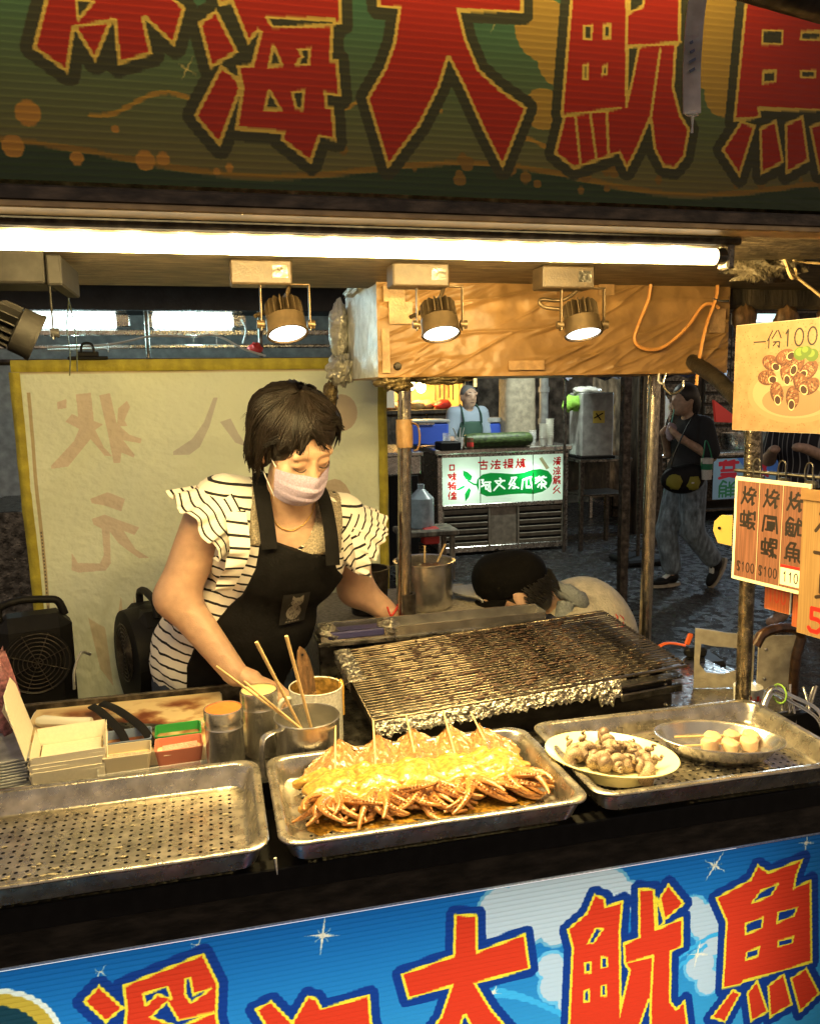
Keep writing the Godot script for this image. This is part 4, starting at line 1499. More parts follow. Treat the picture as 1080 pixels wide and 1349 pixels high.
func drink_cart() -> void:
	var o := thing("drink_cart", "steel drink cart with a lit white panel sign showing a green melon", "cart", V(2.745, 0, -6.25))
	# printed panel: 1.28 x .45 m
	var im := Image.create(896, 320, false, Image.FORMAT_RGB8)
	im.fill(Color(0.86, 0.92, 0.86))
	var gr := Color(0.02, 0.5, 0.2)
	var red := Color(0.68, 0.05, 0.05)
	var pod := []
	var top := [[245, 190], [252, 150], [290, 118], [350, 108], [430, 114], [520, 124], [600, 116], [660, 100], [720, 96], [780, 112], [808, 145], [812, 180], [790, 225], [740, 255], [670, 268], [590, 262], [500, 262], [400, 268], [320, 268], [270, 245]]
	for p in top:
		pod.append(Vector2(p[0], p[1] + 4))
	fill(im, PackedVector2Array(pod), gr)
	for l in [[[150, 90], [180, 100], [215, 130], [205, 160], [170, 150], [150, 120]], [[160, 250], [190, 205], [205, 225], [190, 270], [165, 300]], [[90, 220], [150, 190], [170, 200], [120, 222]]]:
		var poly := PackedVector2Array()
		for p in l:
			poly.append(Vector2(p[0], p[1]))
		fill(im, poly, gr)
	stroke(im, [Vector2(185, 160), Vector2(225, 185), Vector2(250, 190)], 12.0, gr)
	var x := 270.0
	for ch in "阿文冬瓜茶":
		word(im, ch, x, 152 + (6 if ch == "阿" else 0), 80, 82, 12.5, Color(0.97, 1, 0.97))
		x += 104
	x = 262.0
	for ch in "古法提煉":
		word(im, ch, x, 26, 66, 58, 9.5, red)
		x += 92
	for k in 4:
		word(im, "口味特佳"[k], 42, 38 + k * 64, 56, 50, 9.0, red)
		word(im, "清涼解火"[k], 822, 22 + k * 66, 52, 54, 8.0, red)
	fill(im, PackedVector2Array([Vector2(712, 28), Vector2(734, 18), Vector2(790, 96), Vector2(766, 106)]), Color(0.62, 0.58, 0.44))
	var m := picture(im, 0.45)
	m.emission_enabled = true
	m.emission_texture = m.albedo_texture
	m.emission_operator = BaseMaterial3D.EMISSION_OP_MULTIPLY
	m.emission = Color(0.85, 0.9, 0.85)
	m.emission_energy_multiplier = 0.5
	lightbox(m, 0.8)
	var b := MB.new()
	b.quad(V(-0.62, 0.5, 0.05), V(0.62, 0.5, 0.05), V(0.62, 0.955, 0.05), V(-0.62, 0.955, 0.05))
	part(o, "lit_panel", b, m)
	for sx in [-0.24, 0.3]:
		part(o, "panel_seam", bars(MB.new(), [[V(sx, 0.727, 0.053), V(0.008, 0.455, 0.004)]]), M.dull_steel)
	# two tubes inside the panel, the left one nearer the sheet
	for q in [[-0.42, 0.7], [0.25, 0.75]]:
		b = MB.new()
		b.tube([V(q[0] - 0.12, q[1], -0.06), V(q[0] + 0.12, q[1], -0.06)], 0.014, 8)
		part(o, "inner_tube", b, M.lens)
		omni(o.position + V(q[0], q[1], -0.03), Color(0.9, 1, 0.92), 0.09, 0.02)
	part(o, "frame", bars(MB.new(), [[V(-0.645, 0.5, 0.03), V(0.05, 1.0, 0.06), 0.006], [V(0.645, 0.5, 0.03), V(0.05, 1.0, 0.06), 0.006], [V(0, 0.48, 0.035), V(1.24, 0.04, 0.05), 0.004], [V(0, 0.97, 0.03), V(1.34, 0.03, 0.06), 0.004], [V(0, 0.055, 0.03), V(1.24, 0.06, 0.05), 0.006]]), M.steel)
	part(o, "rim", bars(MB.new(), [[V(0, 1.015, -0.28), V(1.4, 0.055, 0.74), 0.012]]), M.bright_steel)
	part(o, "body", bars(MB.new(), [[V(0, 0.25, -0.3), V(1.26, 0.44, 0.6)], [V(0, 0.73, -0.36), V(1.26, 0.5, 0.5)]]), M.steel)
	M.louver = worn(Color(0.36, 0.31, 0.24), 0.5, 0.3, T["soft"], Vector3.ONE * 2.0)
	for side in [-1.0, 1.0]:
		var cx: float = side * 0.385
		var d: Node3D = part(o, "louver_panel", bars(MB.new(), [[V(cx, 0.27, 0.015), V(0.46, 0.37, 0.01)]]), M.black)
		for k in 6:
			var s := MB.new()
			s.box(V(cx, 0.105 + k * 0.064, 0.035), V(0.45, 0.044, 0.014), 0.004, turned(0, 24))
			part(d, "louver", s, M.louver)
		for ex in [-0.235, 0.235]:
			part(d, "edge", bars(MB.new(), [[V(cx + ex, 0.27, 0.035), V(0.02, 0.38, 0.04), 0.003]]), M.louver)
	part(o, "centre_panel", bars(MB.new(), [[V(0, 0.27, 0.03), V(0.27, 0.38, 0.02), 0.004]]), M.louver)
	for sx in [-0.5, 0.5]:
		for sz in [-0.5, -0.05]:
			b = MB.new()
			b.xf = Transform3D(Basis(Vector3.BACK, PI / 2), V(sx, 0.03, sz))
			b.lathe([Vector2(0, 0.015), Vector2(0.03, 0.015), Vector2(0.03, -0.015), Vector2(0, -0.015)], 12)
			part(o, "caster", b, M.black)
	# on the cart
	var mel := thing("winter_melon", "long green winter melon lying on the drink cart", "melon", V(2.69, 1.11, -6.2), deg_to_rad(1))
	b = MB.new()
	b.xf = Transform3D(Basis(Vector3.BACK, PI / 2), V(0, 0, 0))
	b.lathe([Vector2(0, -0.35), Vector2(0.035, -0.345), Vector2(0.062, -0.32), Vector2(0.072, -0.25), Vector2(0.07, 0.0), Vector2(0.072, 0.25), Vector2(0.06, 0.33), Vector2(0.03, 0.352), Vector2(0, 0.355)], 20)
	part(mel, "fruit", b, worn(Color(0.12, 0.2, 0.05), 0.5, 0.0, T["grime"], Vector3(2, 6, 6), T["bump"], 0.2))
	for k in 4:
		var c := thing("cup_stack", ["front left stack of pale paper cups on the cart, right of the melon", "taller stack of pale paper cups behind, at the right end of the cart", "stack of clear plastic cups next to the melon", "stack of clear plastic cups at the left end of the cart"][k], "cups", [V(3.13, 1.045, -6.15), V(3.22, 1.045, -6.2), V(3.05, 1.045, -6.22), V(2.17, 1.045, -6.2)][k], 0.0, "cups on the cart")
		var cnt: int = [7, 9, 4, 4][k]
		for i in cnt:
			b = MB.new()
			b.xf = Transform3D(Basis(), V(0, i * 0.022, 0))
			b.lathe([Vector2(0.027, 0.0), Vector2(0.038, 0.075), Vector2(0.041, 0.078), Vector2(0.037, 0.079)], 14)
			part(c, "cup", b, M.cup if k < 2 else M.clear)
	var cup := thing("straw_cup", "clear cup full of straws at the left end of the cart", "cup", V(2.27, 1.043, -6.12))
	b = MB.new()
	b.lathe([Vector2(0, 0), Vector2(0.03, 0.0), Vector2(0.045, 0.11), Vector2(0.043, 0.11), Vector2(0.028, 0.004)], 14)
	part(cup, "cup", b, M.clear)
	for k in 7:
		b = MB.new()
		b.rod(V(rnd(-0.02, 0.02), 0.01, rnd(-0.02, 0.02)), V(rnd(-0.06, 0.06), 0.2, rnd(-0.04, 0.04)), 0.004, 5)
		part(cup, "straw", b, M.enamel)
	for k in 2:
		var t := thing("small_jar", ["brown jar with red label left of the melon", "dark jar at the left corner of the cart"][k], "jar", V(2.38 - 0.07 * k, 1.043, -6.12 - 0.06 * k), 0.0, "jars on the cart")
		b = MB.new()
		b.lathe([Vector2(0, 0), Vector2(0.032, 0), Vector2(0.032, 0.09), Vector2(0.03, 0.1), Vector2(0, 0.1)], 14)
		part(t, "jar", b, M.wood)
		b = MB.new()
		b.lathe([Vector2(0.0325, 0.02), Vector2(0.0325, 0.06)], 14)
		part(t, "label", b, M.red if k == 0 else M.beige)
	var bx := thing("black_tub", "black plastic tub on the left end of the cart", "tub", V(2.13, 1.043, -6.02))
	part(bx, "tub", bars(MB.new(), [[V(0, 0.04, 0), V(0.2, 0.08, 0.2), 0.01]]), M.black)
	# the lamp of this stall, on a pole behind the cart
	var lamp := thing("tube_lamp", "white tube on a pole in front of the drink cart, high above the man's head", "lamp", V(2.95, 0, -5.75))
	b = MB.new()
	b.tube([V(-0.3, 2.45, 0), V(0.3, 2.45, 0)], 0.018, 10)
	part(lamp, "glass_tube", b, M.cold_tube)
	b = MB.new()
	b.box(V(0, 2.485, 0), V(0.66, 0.02, 0.07), 0.004)
	part(lamp, "fitting", b, M.grey_paint)
	b = MB.new()
	b.tube([V(0.36, 0, -0.3), V(0.36, 2.4, -0.3), V(0.3, 2.49, -0.1), V(0.2, 2.49, 0)], 0.016, 8)
	part(lamp, "pole", b, M.dull_steel)
	area(V(2.95, 2.42, -5.75), V(0, -1, -0.25), 0.6, 0.04, Color(0.95, 1, 0.94), 3.0)
	# the man behind it
	var p := thing("person", "grey-haired man in blue t-shirt and dark green apron standing behind the drink cart", "person", V(2.63, 0, -6.98), deg_to_rad(8))
	standing_man(p)

func standing_man(p: Node3D) -> void:
	var B := Basis()
	b_shirt = mt(Color(0.26, 0.32, 0.4), 0.85)
	var skin := MB.new()
	body(skin, [[1, V(0, 1.53, 0.03), V(0.078, 0.1, 0.095), B], [1, V(0, 1.47, 0.06), V(0.06, 0.07, 0.06), B], [0, V(0, 1.4, 0.0), V(0, 1.5, 0.02), 0.058, 0.055], [1, V(0, 1.2, 0), V(0.16, 0.2, 0.1), B], [1, V(0, 0.98, 0), V(0.16, 0.16, 0.11), B],
		[0, V(-0.17, 1.34, 0), V(-0.22, 1.08, 0.02), 0.05, 0.04], [0, V(-0.22, 1.08, 0.02), V(-0.13, 1.0, 0.2), 0.038, 0.028], [0, V(0.17, 1.34, 0), V(0.22, 1.08, 0.02), 0.05, 0.04], [0, V(0.22, 1.08, 0.02), V(0.13, 1.0, 0.2), 0.038, 0.028],
		[0, V(-0.13, 1.0, 0.2), V(-0.1, 0.99, 0.28), 0.026, 0.018], [0, V(0.13, 1.0, 0.2), V(0.1, 0.99, 0.28), 0.026, 0.018],
		[0, V(-0.09, 0.9, 0), V(-0.1, 0.48, 0.01), 0.085, 0.055], [0, V(-0.1, 0.48, 0.01), V(-0.1, 0.08, -0.02), 0.053, 0.036], [0, V(0.09, 0.9, 0), V(0.1, 0.48, 0.01), 0.085, 0.055], [0, V(0.1, 0.48, 0.01), V(0.1, 0.08, -0.02), 0.053, 0.036],
		[0, V(-0.1, 0.04, -0.03), V(-0.11, 0.03, 0.16), 0.035, 0.03], [0, V(0.1, 0.04, -0.03), V(0.11, 0.03, 0.16), 0.035, 0.03],
		[1, V(0, 1.515, 0.13), V(0.013, 0.024, 0.017), B], [1, V(-0.078, 1.51, 0.02), V(0.012, 0.03, 0.02), B], [1, V(0.078, 1.51, 0.02), V(0.012, 0.03, 0.02), B], [0, V(-0.05, 1.555, 0.112), V(0.05, 1.555, 0.112), 0.014, 0.014]], 0.012, 0.03)
	part(p, "body", skin, M.skin_dim)
	var sh := MB.new()
	body(sh, [[1, V(0, 1.22, 0), V(0.18, 0.22, 0.12), B], [1, V(0, 0.98, 0), V(0.175, 0.18, 0.13), B], [0, V(-0.15, 1.36, 0), V(0.15, 1.36, 0), 0.06, 0.06], [0, V(-0.17, 1.345, 0), V(-0.215, 1.15, 0.01), 0.068, 0.062], [0, V(0.17, 1.345, 0), V(0.215, 1.15, 0.01), 0.068, 0.062], [3, V(0, 1.46, 0.06), V(0.075, 0.09, 0.09), B]], 0.014, 0.04)
	part(p, "shirt", sh, b_shirt)
	var ap := MB.new()
	body(ap, [[1, V(0, 1.2, 0.005), V(0.17, 0.22, 0.132), B], [1, V(0, 0.96, 0.005), V(0.18, 0.2, 0.142), B], [2, V(0, 0, -1), 0.0], [2, V(0, 1, 0), 1.27], [2, V(1, 0.25, 0), 0.44], [2, V(-1, 0.25, 0), 0.44]], 0.014, 0.03)
	for s in [-1.0, 1.0]:
		ap.tube(curve([V(s * 0.1, 1.25, 0.128), V(s * 0.105, 1.34, 0.1), V(s * 0.09, 1.43, 0.02), V(s * 0.07, 1.42, -0.06)]), 0.017, 6, true, 0.5)
	part(p, "apron", ap, mt(Color(0.03, 0.075, 0.055), 0.8))
	var tr := MB.new()
	body(tr, [[0, V(-0.09, 0.92, 0), V(-0.1, 0.48, 0.01), 0.1, 0.07], [0, V(-0.1, 0.48, 0.01), V(-0.1, 0.08, -0.02), 0.07, 0.06], [0, V(0.09, 0.92, 0), V(0.1, 0.48, 0.01), 0.1, 0.07], [0, V(0.1, 0.48, 0.01), V(0.1, 0.08, -0.02), 0.07, 0.06]], 0.02, 0.03)
	part(p, "trousers", tr, M.black)
	var hr := MB.new()
	body(hr, [[1, V(0, 1.555, 0.01), V(0.087, 0.09, 0.1), B], [3, V(0, 1.5, 0.11), V(0.075, 0.1, 0.075), B], [2, V(0, -1, 0.3), -1.478]], 0.011, 0.012)
	part(p, "hair", hr, mt(Color(0.12, 0.115, 0.11), 0.6))
	var f := MB.new()
	for s in [-1.0, 1.0]:
		f.tube([V(s * 0.018, 1.533, 0.124), V(s * 0.035, 1.536, 0.121), V(s * 0.052, 1.531, 0.11)], 0.0045, 5)
		f.tube([V(s * 0.016, 1.562, 0.128), V(s * 0.035, 1.567, 0.125), V(s * 0.055, 1.56, 0.112)], 0.004, 5)
	f.tube([V(-0.022, 1.458, 0.116), V(0, 1.461, 0.122), V(0.022, 1.458, 0.116)], 0.0045, 5)
	part(p, "face_lines", f, mt(Color(0.07, 0.04, 0.03), 0.6))

var b_shirt: Material

func far_right() -> void:
	var o := thing("juice_stall", "juice stall with a pale banner of red and green characters beyond the walking person", "stall", V(5.9, 0, -7.6))
	part(o, "table_top", bars(MB.new(), [[V(0, 0.79, 0), V(2.4, 0.04, 0.8), 0.006]]), M.steel)
	for sx in [-1.1, 1.1]:
		for sz in [-0.34, 0.34]:
			part(o, "leg", bars(MB.new(), [[V(sx, 0.385, sz), V(0.05, 0.77, 0.05)]]), M.dark_metal)
	part(o, "shelf", bars(MB.new(), [[V(0, 0.12, 0), V(2.2, 0.03, 0.7)], [V(0, 0.2, -0.3), V(2.2, 0.5, 0.02)]]), M.dark_metal)
	var im := Image.create(512, 230, false, Image.FORMAT_RGB8)
	im.fill(Color(0.5, 0.62, 0.72))
	fill(im, PackedVector2Array([Vector2(150, 0), Vector2(512, 0), Vector2(512, 90), Vector2(260, 120)]), Color(0.25, 0.42, 0.72))
	for k in 2:
		word(im, "蔓越"[k], 40 + k * 200, 14, 120, 96, 17.0, Color(0.72, 0.12, 0.2))
		word(im, "鮮榨"[k], 44 + k * 170, 126, 96, 90, 12.0, Color(0.16, 0.45, 0.3))
	var b := MB.new()
	b.quad(V(-0.2, 0.26, 0.43), V(0.85, 0.26, 0.43), V(0.85, 0.74, 0.43), V(-0.2, 0.74, 0.43))
	b.xf = Transform3D()
	part(o, "banner", b, picture(im, 0.7))
	var pots := ["dark round pot on the juice stall, left one", "dark round pot on the juice stall, right one"]
	for k in 2:
		var p := thing("pot", pots[k], "pot", V(5.75 + k * 0.55, 0.81, -7.6), 0.0, "pots of the juice stall")
		b = MB.new()
		b.lathe([Vector2(0, 0), Vector2(0.16, 0.0), Vector2(0.2, 0.08), Vector2(0.2, 0.2), Vector2(0.18, 0.2), Vector2(0.17, 0.06), Vector2(0, 0.05)], 18)
		part(p, "bowl", b, M.black if k == 0 else M.steel)
	for k in 3:
		b = MB.new()
		var c := thing("crate", ["grey crate on the juice stall, front one", "grey crate on the juice stall, leaning one", "grey crate on the juice stall, last one"][k], "crate", V(6.7 + 0.3 * k, 0.81, -7.5 + 0.1 * k), 0.3 * k, "crates of the juice stall")
		part(c, "tub", bars(MB.new(), [[V(0, 0.11, 0), V(0.32, 0.2, 0.25), 0.015]]), M.grey_paint)
		part(c, "rim", bars(MB.new(), [[V(0, 0.215, 0), V(0.35, 0.025, 0.28), 0.008]]), M.grey_paint)
	o = thing("red_cloth", "red cloth hanging above the juice stall", "cloth", V(5.72, 1.3, -7.0))
	b = MB.new()
	b.prism(PackedVector2Array([Vector2(-0.16, 0.13), Vector2(0.0, 0.02), Vector2(0.24, -0.14), Vector2(-0.12, -0.12)]), 0.04)
	part(o, "cloth", b, M.red)
	o = thing("white_sheet", "white sheet hanging behind the walking person", "cloth", V(4.9, 1.3, -7.2))
	b = MB.new()
	blob(b, V(0, 0, 0), V(0.2, 0.3, 0.06), 0.6, 3, 5.0)
	blob(b, V(0.4, 0.15, 0), V(0.1, 0.13, 0.06), 0.6, 5, 5.0)
	part(o, "cloth", b, M.enamel)
	o = thing("shelf_rack", "dark shelf rack with boxes behind the right post", "shelf", V(4.9, 0, -7.7))
	for y in [0.35, 0.75, 1.15]:
		part(o, "shelf", bars(MB.new(), [[V(0, y, 0), V(0.8, 0.03, 0.5)]]), M.dark_metal)
	for sx in [-0.4, 0.4]:
		part(o, "upright", bars(MB.new(), [[V(sx, 0.7, 0.2), V(0.04, 1.4, 0.04)], [V(sx, 0.7, -0.2), V(0.04, 1.4, 0.04)]]), M.steel)
	for k in 3:
		part(o, "box", bars(MB.new(), [[V(-0.2 + k * 0.22, 0.48 + 0.4 * (k % 2), 0.05), V(0.2, 0.2, 0.3), 0.01]]), [M.black, M.beige, M.dark_wood][k])
	o = thing("green_awning", "green corrugated awning over the lane at the far right", "awning", V(6.1, 2.42, -6.3))
	var rows := []
	for j in 2:
		var row := PackedVector3Array()
		for i in 97:
			row.append(V(-1.9 + i * 0.04, 0.12 - 0.2 * j + 0.012 * cos(i * PI / 2), -0.7 + 1.0 * j))
		rows.append(row)
	b = MB.new()
	b.grid(rows)
	part(o, "sheet", b, mt(Color(0.03, 0.12, 0.03), 0.5))
	part(o, "front_beam", bars(MB.new(), [[V(0, -0.1, 0.28), V(3.8, 0.05, 0.04)]]), M.dark_metal)
	for sx in [-1.8, 1.8]:
		part(o, "post", bars(MB.new(), [[V(sx, -1.25, 0.28), V(0.06, 2.3, 0.06)]]), M.dark_metal)
	o = thing("ceiling_panel_lamp", "pale lit panel under the green awning", "lamp", V(6.07, 2.36, -7.0))
	part(o, "diffuser", bars(MB.new(), [[V(0, 0, 0), V(0.52, 0.14, 0.04), 0.01]]), glow(Color(0.75, 0.9, 1.0), 0.8))
	part(o, "casing", bars(MB.new(), [[V(0, 0.0, -0.04), V(0.6, 0.18, 0.03)]]), M.grey_paint)
	area(V(6.07, 2.355, -6.95), V(-0.2, -0.6, 1), 0.5, 0.13, Color(0.8, 0.92, 1), 6.0)
	o = thing("bulb", "small yellow bulb beyond the walking person's head", "lamp", V(5.06, 1.49, -6.0))
	b = MB.new()
	blob(b, V(0, 0, 0), V(0.035, 0.04, 0.035), 0.0, 1)
	part(o, "glass", b, M.warm_bulb)
	b = MB.new()
	b.tube([V(0, 0.035, 0), V(0, 0.7, 0)], 0.006, 6)
	part(o, "flex", b, M.black)
	omni(o.position, Color(1, 0.8, 0.45), 0.12, 0.035)
	o = thing("blue_lit_sign", "corner of a bright blue lit sign at the right end of the roof", "sign", V(2.62, 2.14, -2.0))
	b = MB.new()
	b.quad(V(-0.05, -0.05, 0), V(0.5, -0.08, 0.1), V(0.5, 0.16, 0.0), V(-0.03, 0.06, -0.05))
	b.quad(V(-0.05, -0.05, -0.01), V(-0.03, 0.06, -0.06), V(0.5, 0.16, -0.01), V(0.5, -0.08, 0.09))
	part(o, "sheet", b, glow(Color(0.02, 0.12, 0.9), 0.8))
	o = thing("dark_awning", "dark canvas awning between the roof and the green awning", "awning", V(3.2, 2.3, -3.5))
	b = MB.new()
	rows = []
	for j in 9:
		var row := PackedVector3Array()
		for i in 25:
			row.append(V(-1.0 + i * 0.14, 0.25 - 0.3 * j / 8.0 + 0.02 * sin(i * 1.3), -0.9 + 1.4 * j / 8.0))
		rows.append(row)
	b.grid(rows)
	part(o, "canvas", b, M.roof_dark)
	part(o, "batten", bars(MB.new(), [[V(0.6, -0.06, 0.52), V(3.4, 0.05, 0.04)]]), M.dark_wood)
	for sx in [-0.9, 2.2]:
		part(o, "post", bars(MB.new(), [[V(sx, -1.18, 0.5), V(0.05, 2.2, 0.05)]]), M.dark_metal)
	# person in a striped shirt at the right edge
	var p := thing("person", "person in a dark striped shirt standing behind the price cards", "person", V(3.76, 0, -3.3), deg_to_rad(-60))
	var B := Basis()
	var sk := MB.new()
	body(sk, [[1, V(0, 1.53, 0.03), V(0.078, 0.1, 0.095), B], [0, V(0, 1.38, 0), V(0, 1.5, 0.02), 0.055, 0.05], [1, V(0, 1.2, 0), V(0.16, 0.2, 0.1), B], [0, V(0.17, 1.34, 0), V(0.22, 1.1, 0.05), 0.05, 0.04], [0, V(0.22, 1.1, 0.05), V(0.1, 1.2, 0.28), 0.042, 0.032], [1, V(0.07, 1.21, 0.33), V(0.03, 0.03, 0.055), B],
		[0, V(-0.17, 1.34, 0), V(-0.22, 1.1, 0.05), 0.05, 0.04], [0, V(-0.22, 1.1, 0.05), V(-0.1, 1.18, 0.28), 0.042, 0.032], [1, V(-0.07, 1.19, 0.33), V(0.03, 0.03, 0.055), B],
		[0, V(-0.09, 0.9, 0), V(-0.1, 0.06, 0), 0.08, 0.04], [0, V(0.09, 0.9, 0), V(0.1, 0.06, 0), 0.08, 0.04], [0, V(-0.1, 0.04, 0), V(-0.11, 0.03, 0.17), 0.036, 0.03], [0, V(0.1, 0.04, 0), V(0.11, 0.03, 0.17), 0.036, 0.03], [1, V(0, 1.515, 0.125), V(0.013, 0.024, 0.017), B]], 0.016, 0.03)
	part(p, "body", sk, M.skin_dim)
	var sh := MB.new()
	body(sh, [[1, V(0, 1.2, 0), V(0.19, 0.23, 0.13), B], [1, V(0, 0.98, 0), V(0.18, 0.18, 0.13), B], [0, V(-0.16, 1.35, 0), V(0.16, 1.35, 0), 0.062, 0.062], [0, V(-0.17, 1.345, 0), V(-0.22, 1.16, 0.03), 0.07, 0.06], [0, V(0.17, 1.345, 0), V(0.22, 1.16, 0.03), 0.07, 0.06]], 0.016, 0.04)
	for i in sh.v.size():
		sh.uv[i] = Vector2(0.5, (sh.v[i].x + sh.v[i].z * 0.7) * 22.0)
	var st := Image.create(8, 32, false, Image.FORMAT_RGB8)
	st.fill(Color(0.1, 0.1, 0.13))
	st.fill_rect(Rect2i(0, 0, 8, 5), Color(0.55, 0.55, 0.55))
	part(p, "striped_shirt", sh, picture(st, 0.8))
	var tr := MB.new()
	body(tr, [[0, V(-0.09, 0.92, 0), V(-0.1, 0.1, 0), 0.1, 0.065], [0, V(0.09, 0.92, 0), V(0.1, 0.1, 0), 0.1, 0.065]], 0.02, 0.03)
	part(p, "trousers", tr, M.black)
	var hr := MB.new()
	body(hr, [[1, V(0, 1.555, 0.01), V(0.09, 0.095, 0.105), B], [3, V(0, 1.49, 0.12), V(0.075, 0.1, 0.08), B]], 0.014, 0.012)
	part(p, "hair", hr, M.hair)

func walker() -> void:
	var p := thing("person", "person in black t-shirt and jeans walking left through the lane with a cup and bag", "person", V(3.6, 0, -4.42), deg_to_rad(-82))
	var B := Basis()
	var tip := turned(0, 14)
	var sk := MB.new()
	body(sk, [[1, V(0, 1.49, 0.05), V(0.075, 0.105, 0.09), tip], [1, V(0, 1.43, 0.085), V(0.055, 0.06, 0.055), B], [0, V(0, 1.33, -0.02), V(0, 1.46, 0.03), 0.05, 0.048], [1, V(0, 1.18, -0.02), V(0.15, 0.2, 0.1), B], [1, V(0, 0.92, -0.01), V(0.15, 0.15, 0.11), B],
		[0, V(0.16, 1.29, -0.03), V(0.2, 1.06, -0.06), 0.047, 0.04], [0, V(0.2, 1.06, -0.06), V(0.12, 1.2, 0.16), 0.04, 0.027], [0, V(-0.16, 1.29, -0.03), V(-0.19, 1.07, 0.02), 0.047, 0.04], [0, V(-0.19, 1.07, 0.02), V(-0.05, 1.24, 0.19), 0.038, 0.026],
		[0, V(0.12, 1.2, 0.16), V(0.085, 1.245, 0.2), 0.028, 0.022], [0, V(-0.05, 1.24, 0.19), V(-0.01, 1.28, 0.2), 0.026, 0.02],
		[0, V(0.085, 1.235, 0.2), V(0.05, 1.275, 0.225), 0.01, 0.008], [0, V(0.09, 1.255, 0.2), V(0.06, 1.295, 0.215), 0.01, 0.008],
		[0, V(-0.08, 0.86, 0), V(-0.09, 0.45, 0.1), 0.085, 0.058], [0, V(-0.09, 0.45, 0.1), V(-0.08, 0.09, 0.05), 0.055, 0.036], [0, V(0.08, 0.86, 0), V(0.09, 0.47, 0.0), 0.085, 0.058], [0, V(0.09, 0.47, 0.0), V(0.09, 0.2, -0.24), 0.055, 0.036],
		[1, V(0, 1.475, 0.145), V(0.012, 0.022, 0.018), B], [1, V(0.074, 1.485, 0.04), V(0.012, 0.03, 0.02), B]], 0.012, 0.025)
	part(p, "body", sk, M.skin_dim)
	var sh := MB.new()
	body(sh, [[1, V(0, 1.18, -0.02), V(0.18, 0.21, 0.125), B], [1, V(0, 0.93, -0.01), V(0.18, 0.18, 0.14), B], [0, V(-0.13, 1.31, -0.03), V(0.13, 1.31, -0.03), 0.058, 0.058], [0, V(0.16, 1.29, -0.03), V(0.2, 1.1, -0.05), 0.066, 0.072], [0, V(-0.16, 1.29, -0.03), V(-0.195, 1.12, 0.0), 0.066, 0.072], [3, V(0, 1.4, 0.03), V(0.065, 0.06, 0.08), B], [2, V(0, -1, 0.1), -0.8]], 0.013, 0.035)
	part(p, "t_shirt", sh, mt(Color(0.018, 0.018, 0.02), 0.9))
	var j := MB.new()
	body(j, [[1, V(0, 0.86, 0), V(0.16, 0.12, 0.12), B], [0, V(-0.08, 0.84, 0), V(-0.09, 0.45, 0.1), 0.105, 0.085], [0, V(-0.09, 0.45, 0.1), V(-0.08, 0.17, 0.05), 0.085, 0.078], [0, V(0.08, 0.84, 0), V(0.09, 0.47, 0.0), 0.105, 0.088], [0, V(0.09, 0.47, 0.0), V(0.09, 0.25, -0.19), 0.088, 0.08]], 0.013, 0.03)
	part(p, "jeans", j, worn(Color(0.34, 0.43, 0.52), 0.85, 0.0, T["grime"], Vector3(3, 1, 3), T["bump"], 0.6))
	for s in 2:
		var sp: Array = [[V(-0.08, 0.055, 0.02), V(-0.08, 0.045, 0.2), V(0, 1, 0)], [V(0.09, 0.19, -0.27), V(0.085, 0.05, -0.2), V(0, 0.5, 0.86)]][s]
		var sn: Node3D
		var mb := MB.new()
		var dir: Vector3 = (sp[1] - sp[0]).normalized()
		var up: Vector3 = sp[2]
		var bx := Basis(up.cross(dir).normalized(), up, dir).orthonormalized()
		body(mb, [[1, (sp[0] as Vector3).lerp(sp[1], 0.1) + up * 0.02, V(0.042, 0.05, 0.06), bx], [1, (sp[0] as Vector3).lerp(sp[1], 0.75), V(0.044, 0.034, 0.085), bx]], 0.008, 0.02)
		sn = part(p, "shoe", mb, M.black)
		mb = MB.new()
		mb.xf = Transform3D(bx, (sp[0] as Vector3).lerp(sp[1], 0.45) - up * 0.032)
		mb.lathe([Vector2(0, 0.012), Vector2(0.047, 0.012), Vector2(0.05, -0.012), Vector2(0, -0.012)], 18, 2.9)
		part(sn, "sole", mb, M.beige)
		mb = MB.new()
		mb.box((sp[0] as Vector3).lerp(sp[1], 0.45) + up * 0.035, V(0.05, 0.02, 0.07), 0.008, bx * turned(0, 30))
		part(sn, "laces", mb, M.enamel)
	var h := MB.new()
	body(h, [[1, V(0, 1.52, 0.03), V(0.09, 0.105, 0.105), tip], [1, V(0, 1.46, -0.03), V(0.08, 0.11, 0.06), B], [3, V(0, 1.45, 0.135), V(0.085, 0.095, 0.075), tip]], 0.011, 0.014)
	part(p, "hair", h, M.hair)
	var bag := thing("shoulder_bag", "black and yellow shoulder bag worn by the walking person", "bag", V(3.43, 0.9, -4.2), deg_to_rad(-10))
	var mb := MB.new()
	body(mb, [[1, V(0, 0, 0), V(0.17, 0.11, 0.06), B], [1, V(0.06, 0.05, 0), V(0.11, 0.07, 0.05), B]], 0.012, 0.02)
	part(bag, "pouch", mb, M.black)
	mb = MB.new()
	blob(mb, V(-0.07, -0.01, 0.035), V(0.07, 0.06, 0.035), 0.3, 2)
	blob(mb, V(0.06, -0.02, 0.04), V(0.06, 0.06, 0.03), 0.3, 3)
	part(bag, "yellow_pocket", mb, mt(Color(0.22, 0.2, 0.02), 0.7))
	part(bag, "white_tag", bars(MB.new(), [[V(0.05, -0.02, 0.072), V(0.022, 0.012, 0.006)]]), M.enamel)
	mb = MB.new()
	mb.tube(curve([V(-0.1, 0.06, 0), V(-0.06, 0.2, -0.01), V(0.04, 0.4, -0.04), V(0.13, 0.5, -0.1)]), 0.012, 6, true, 0.4)
	part(bag, "strap", mb, M.black)
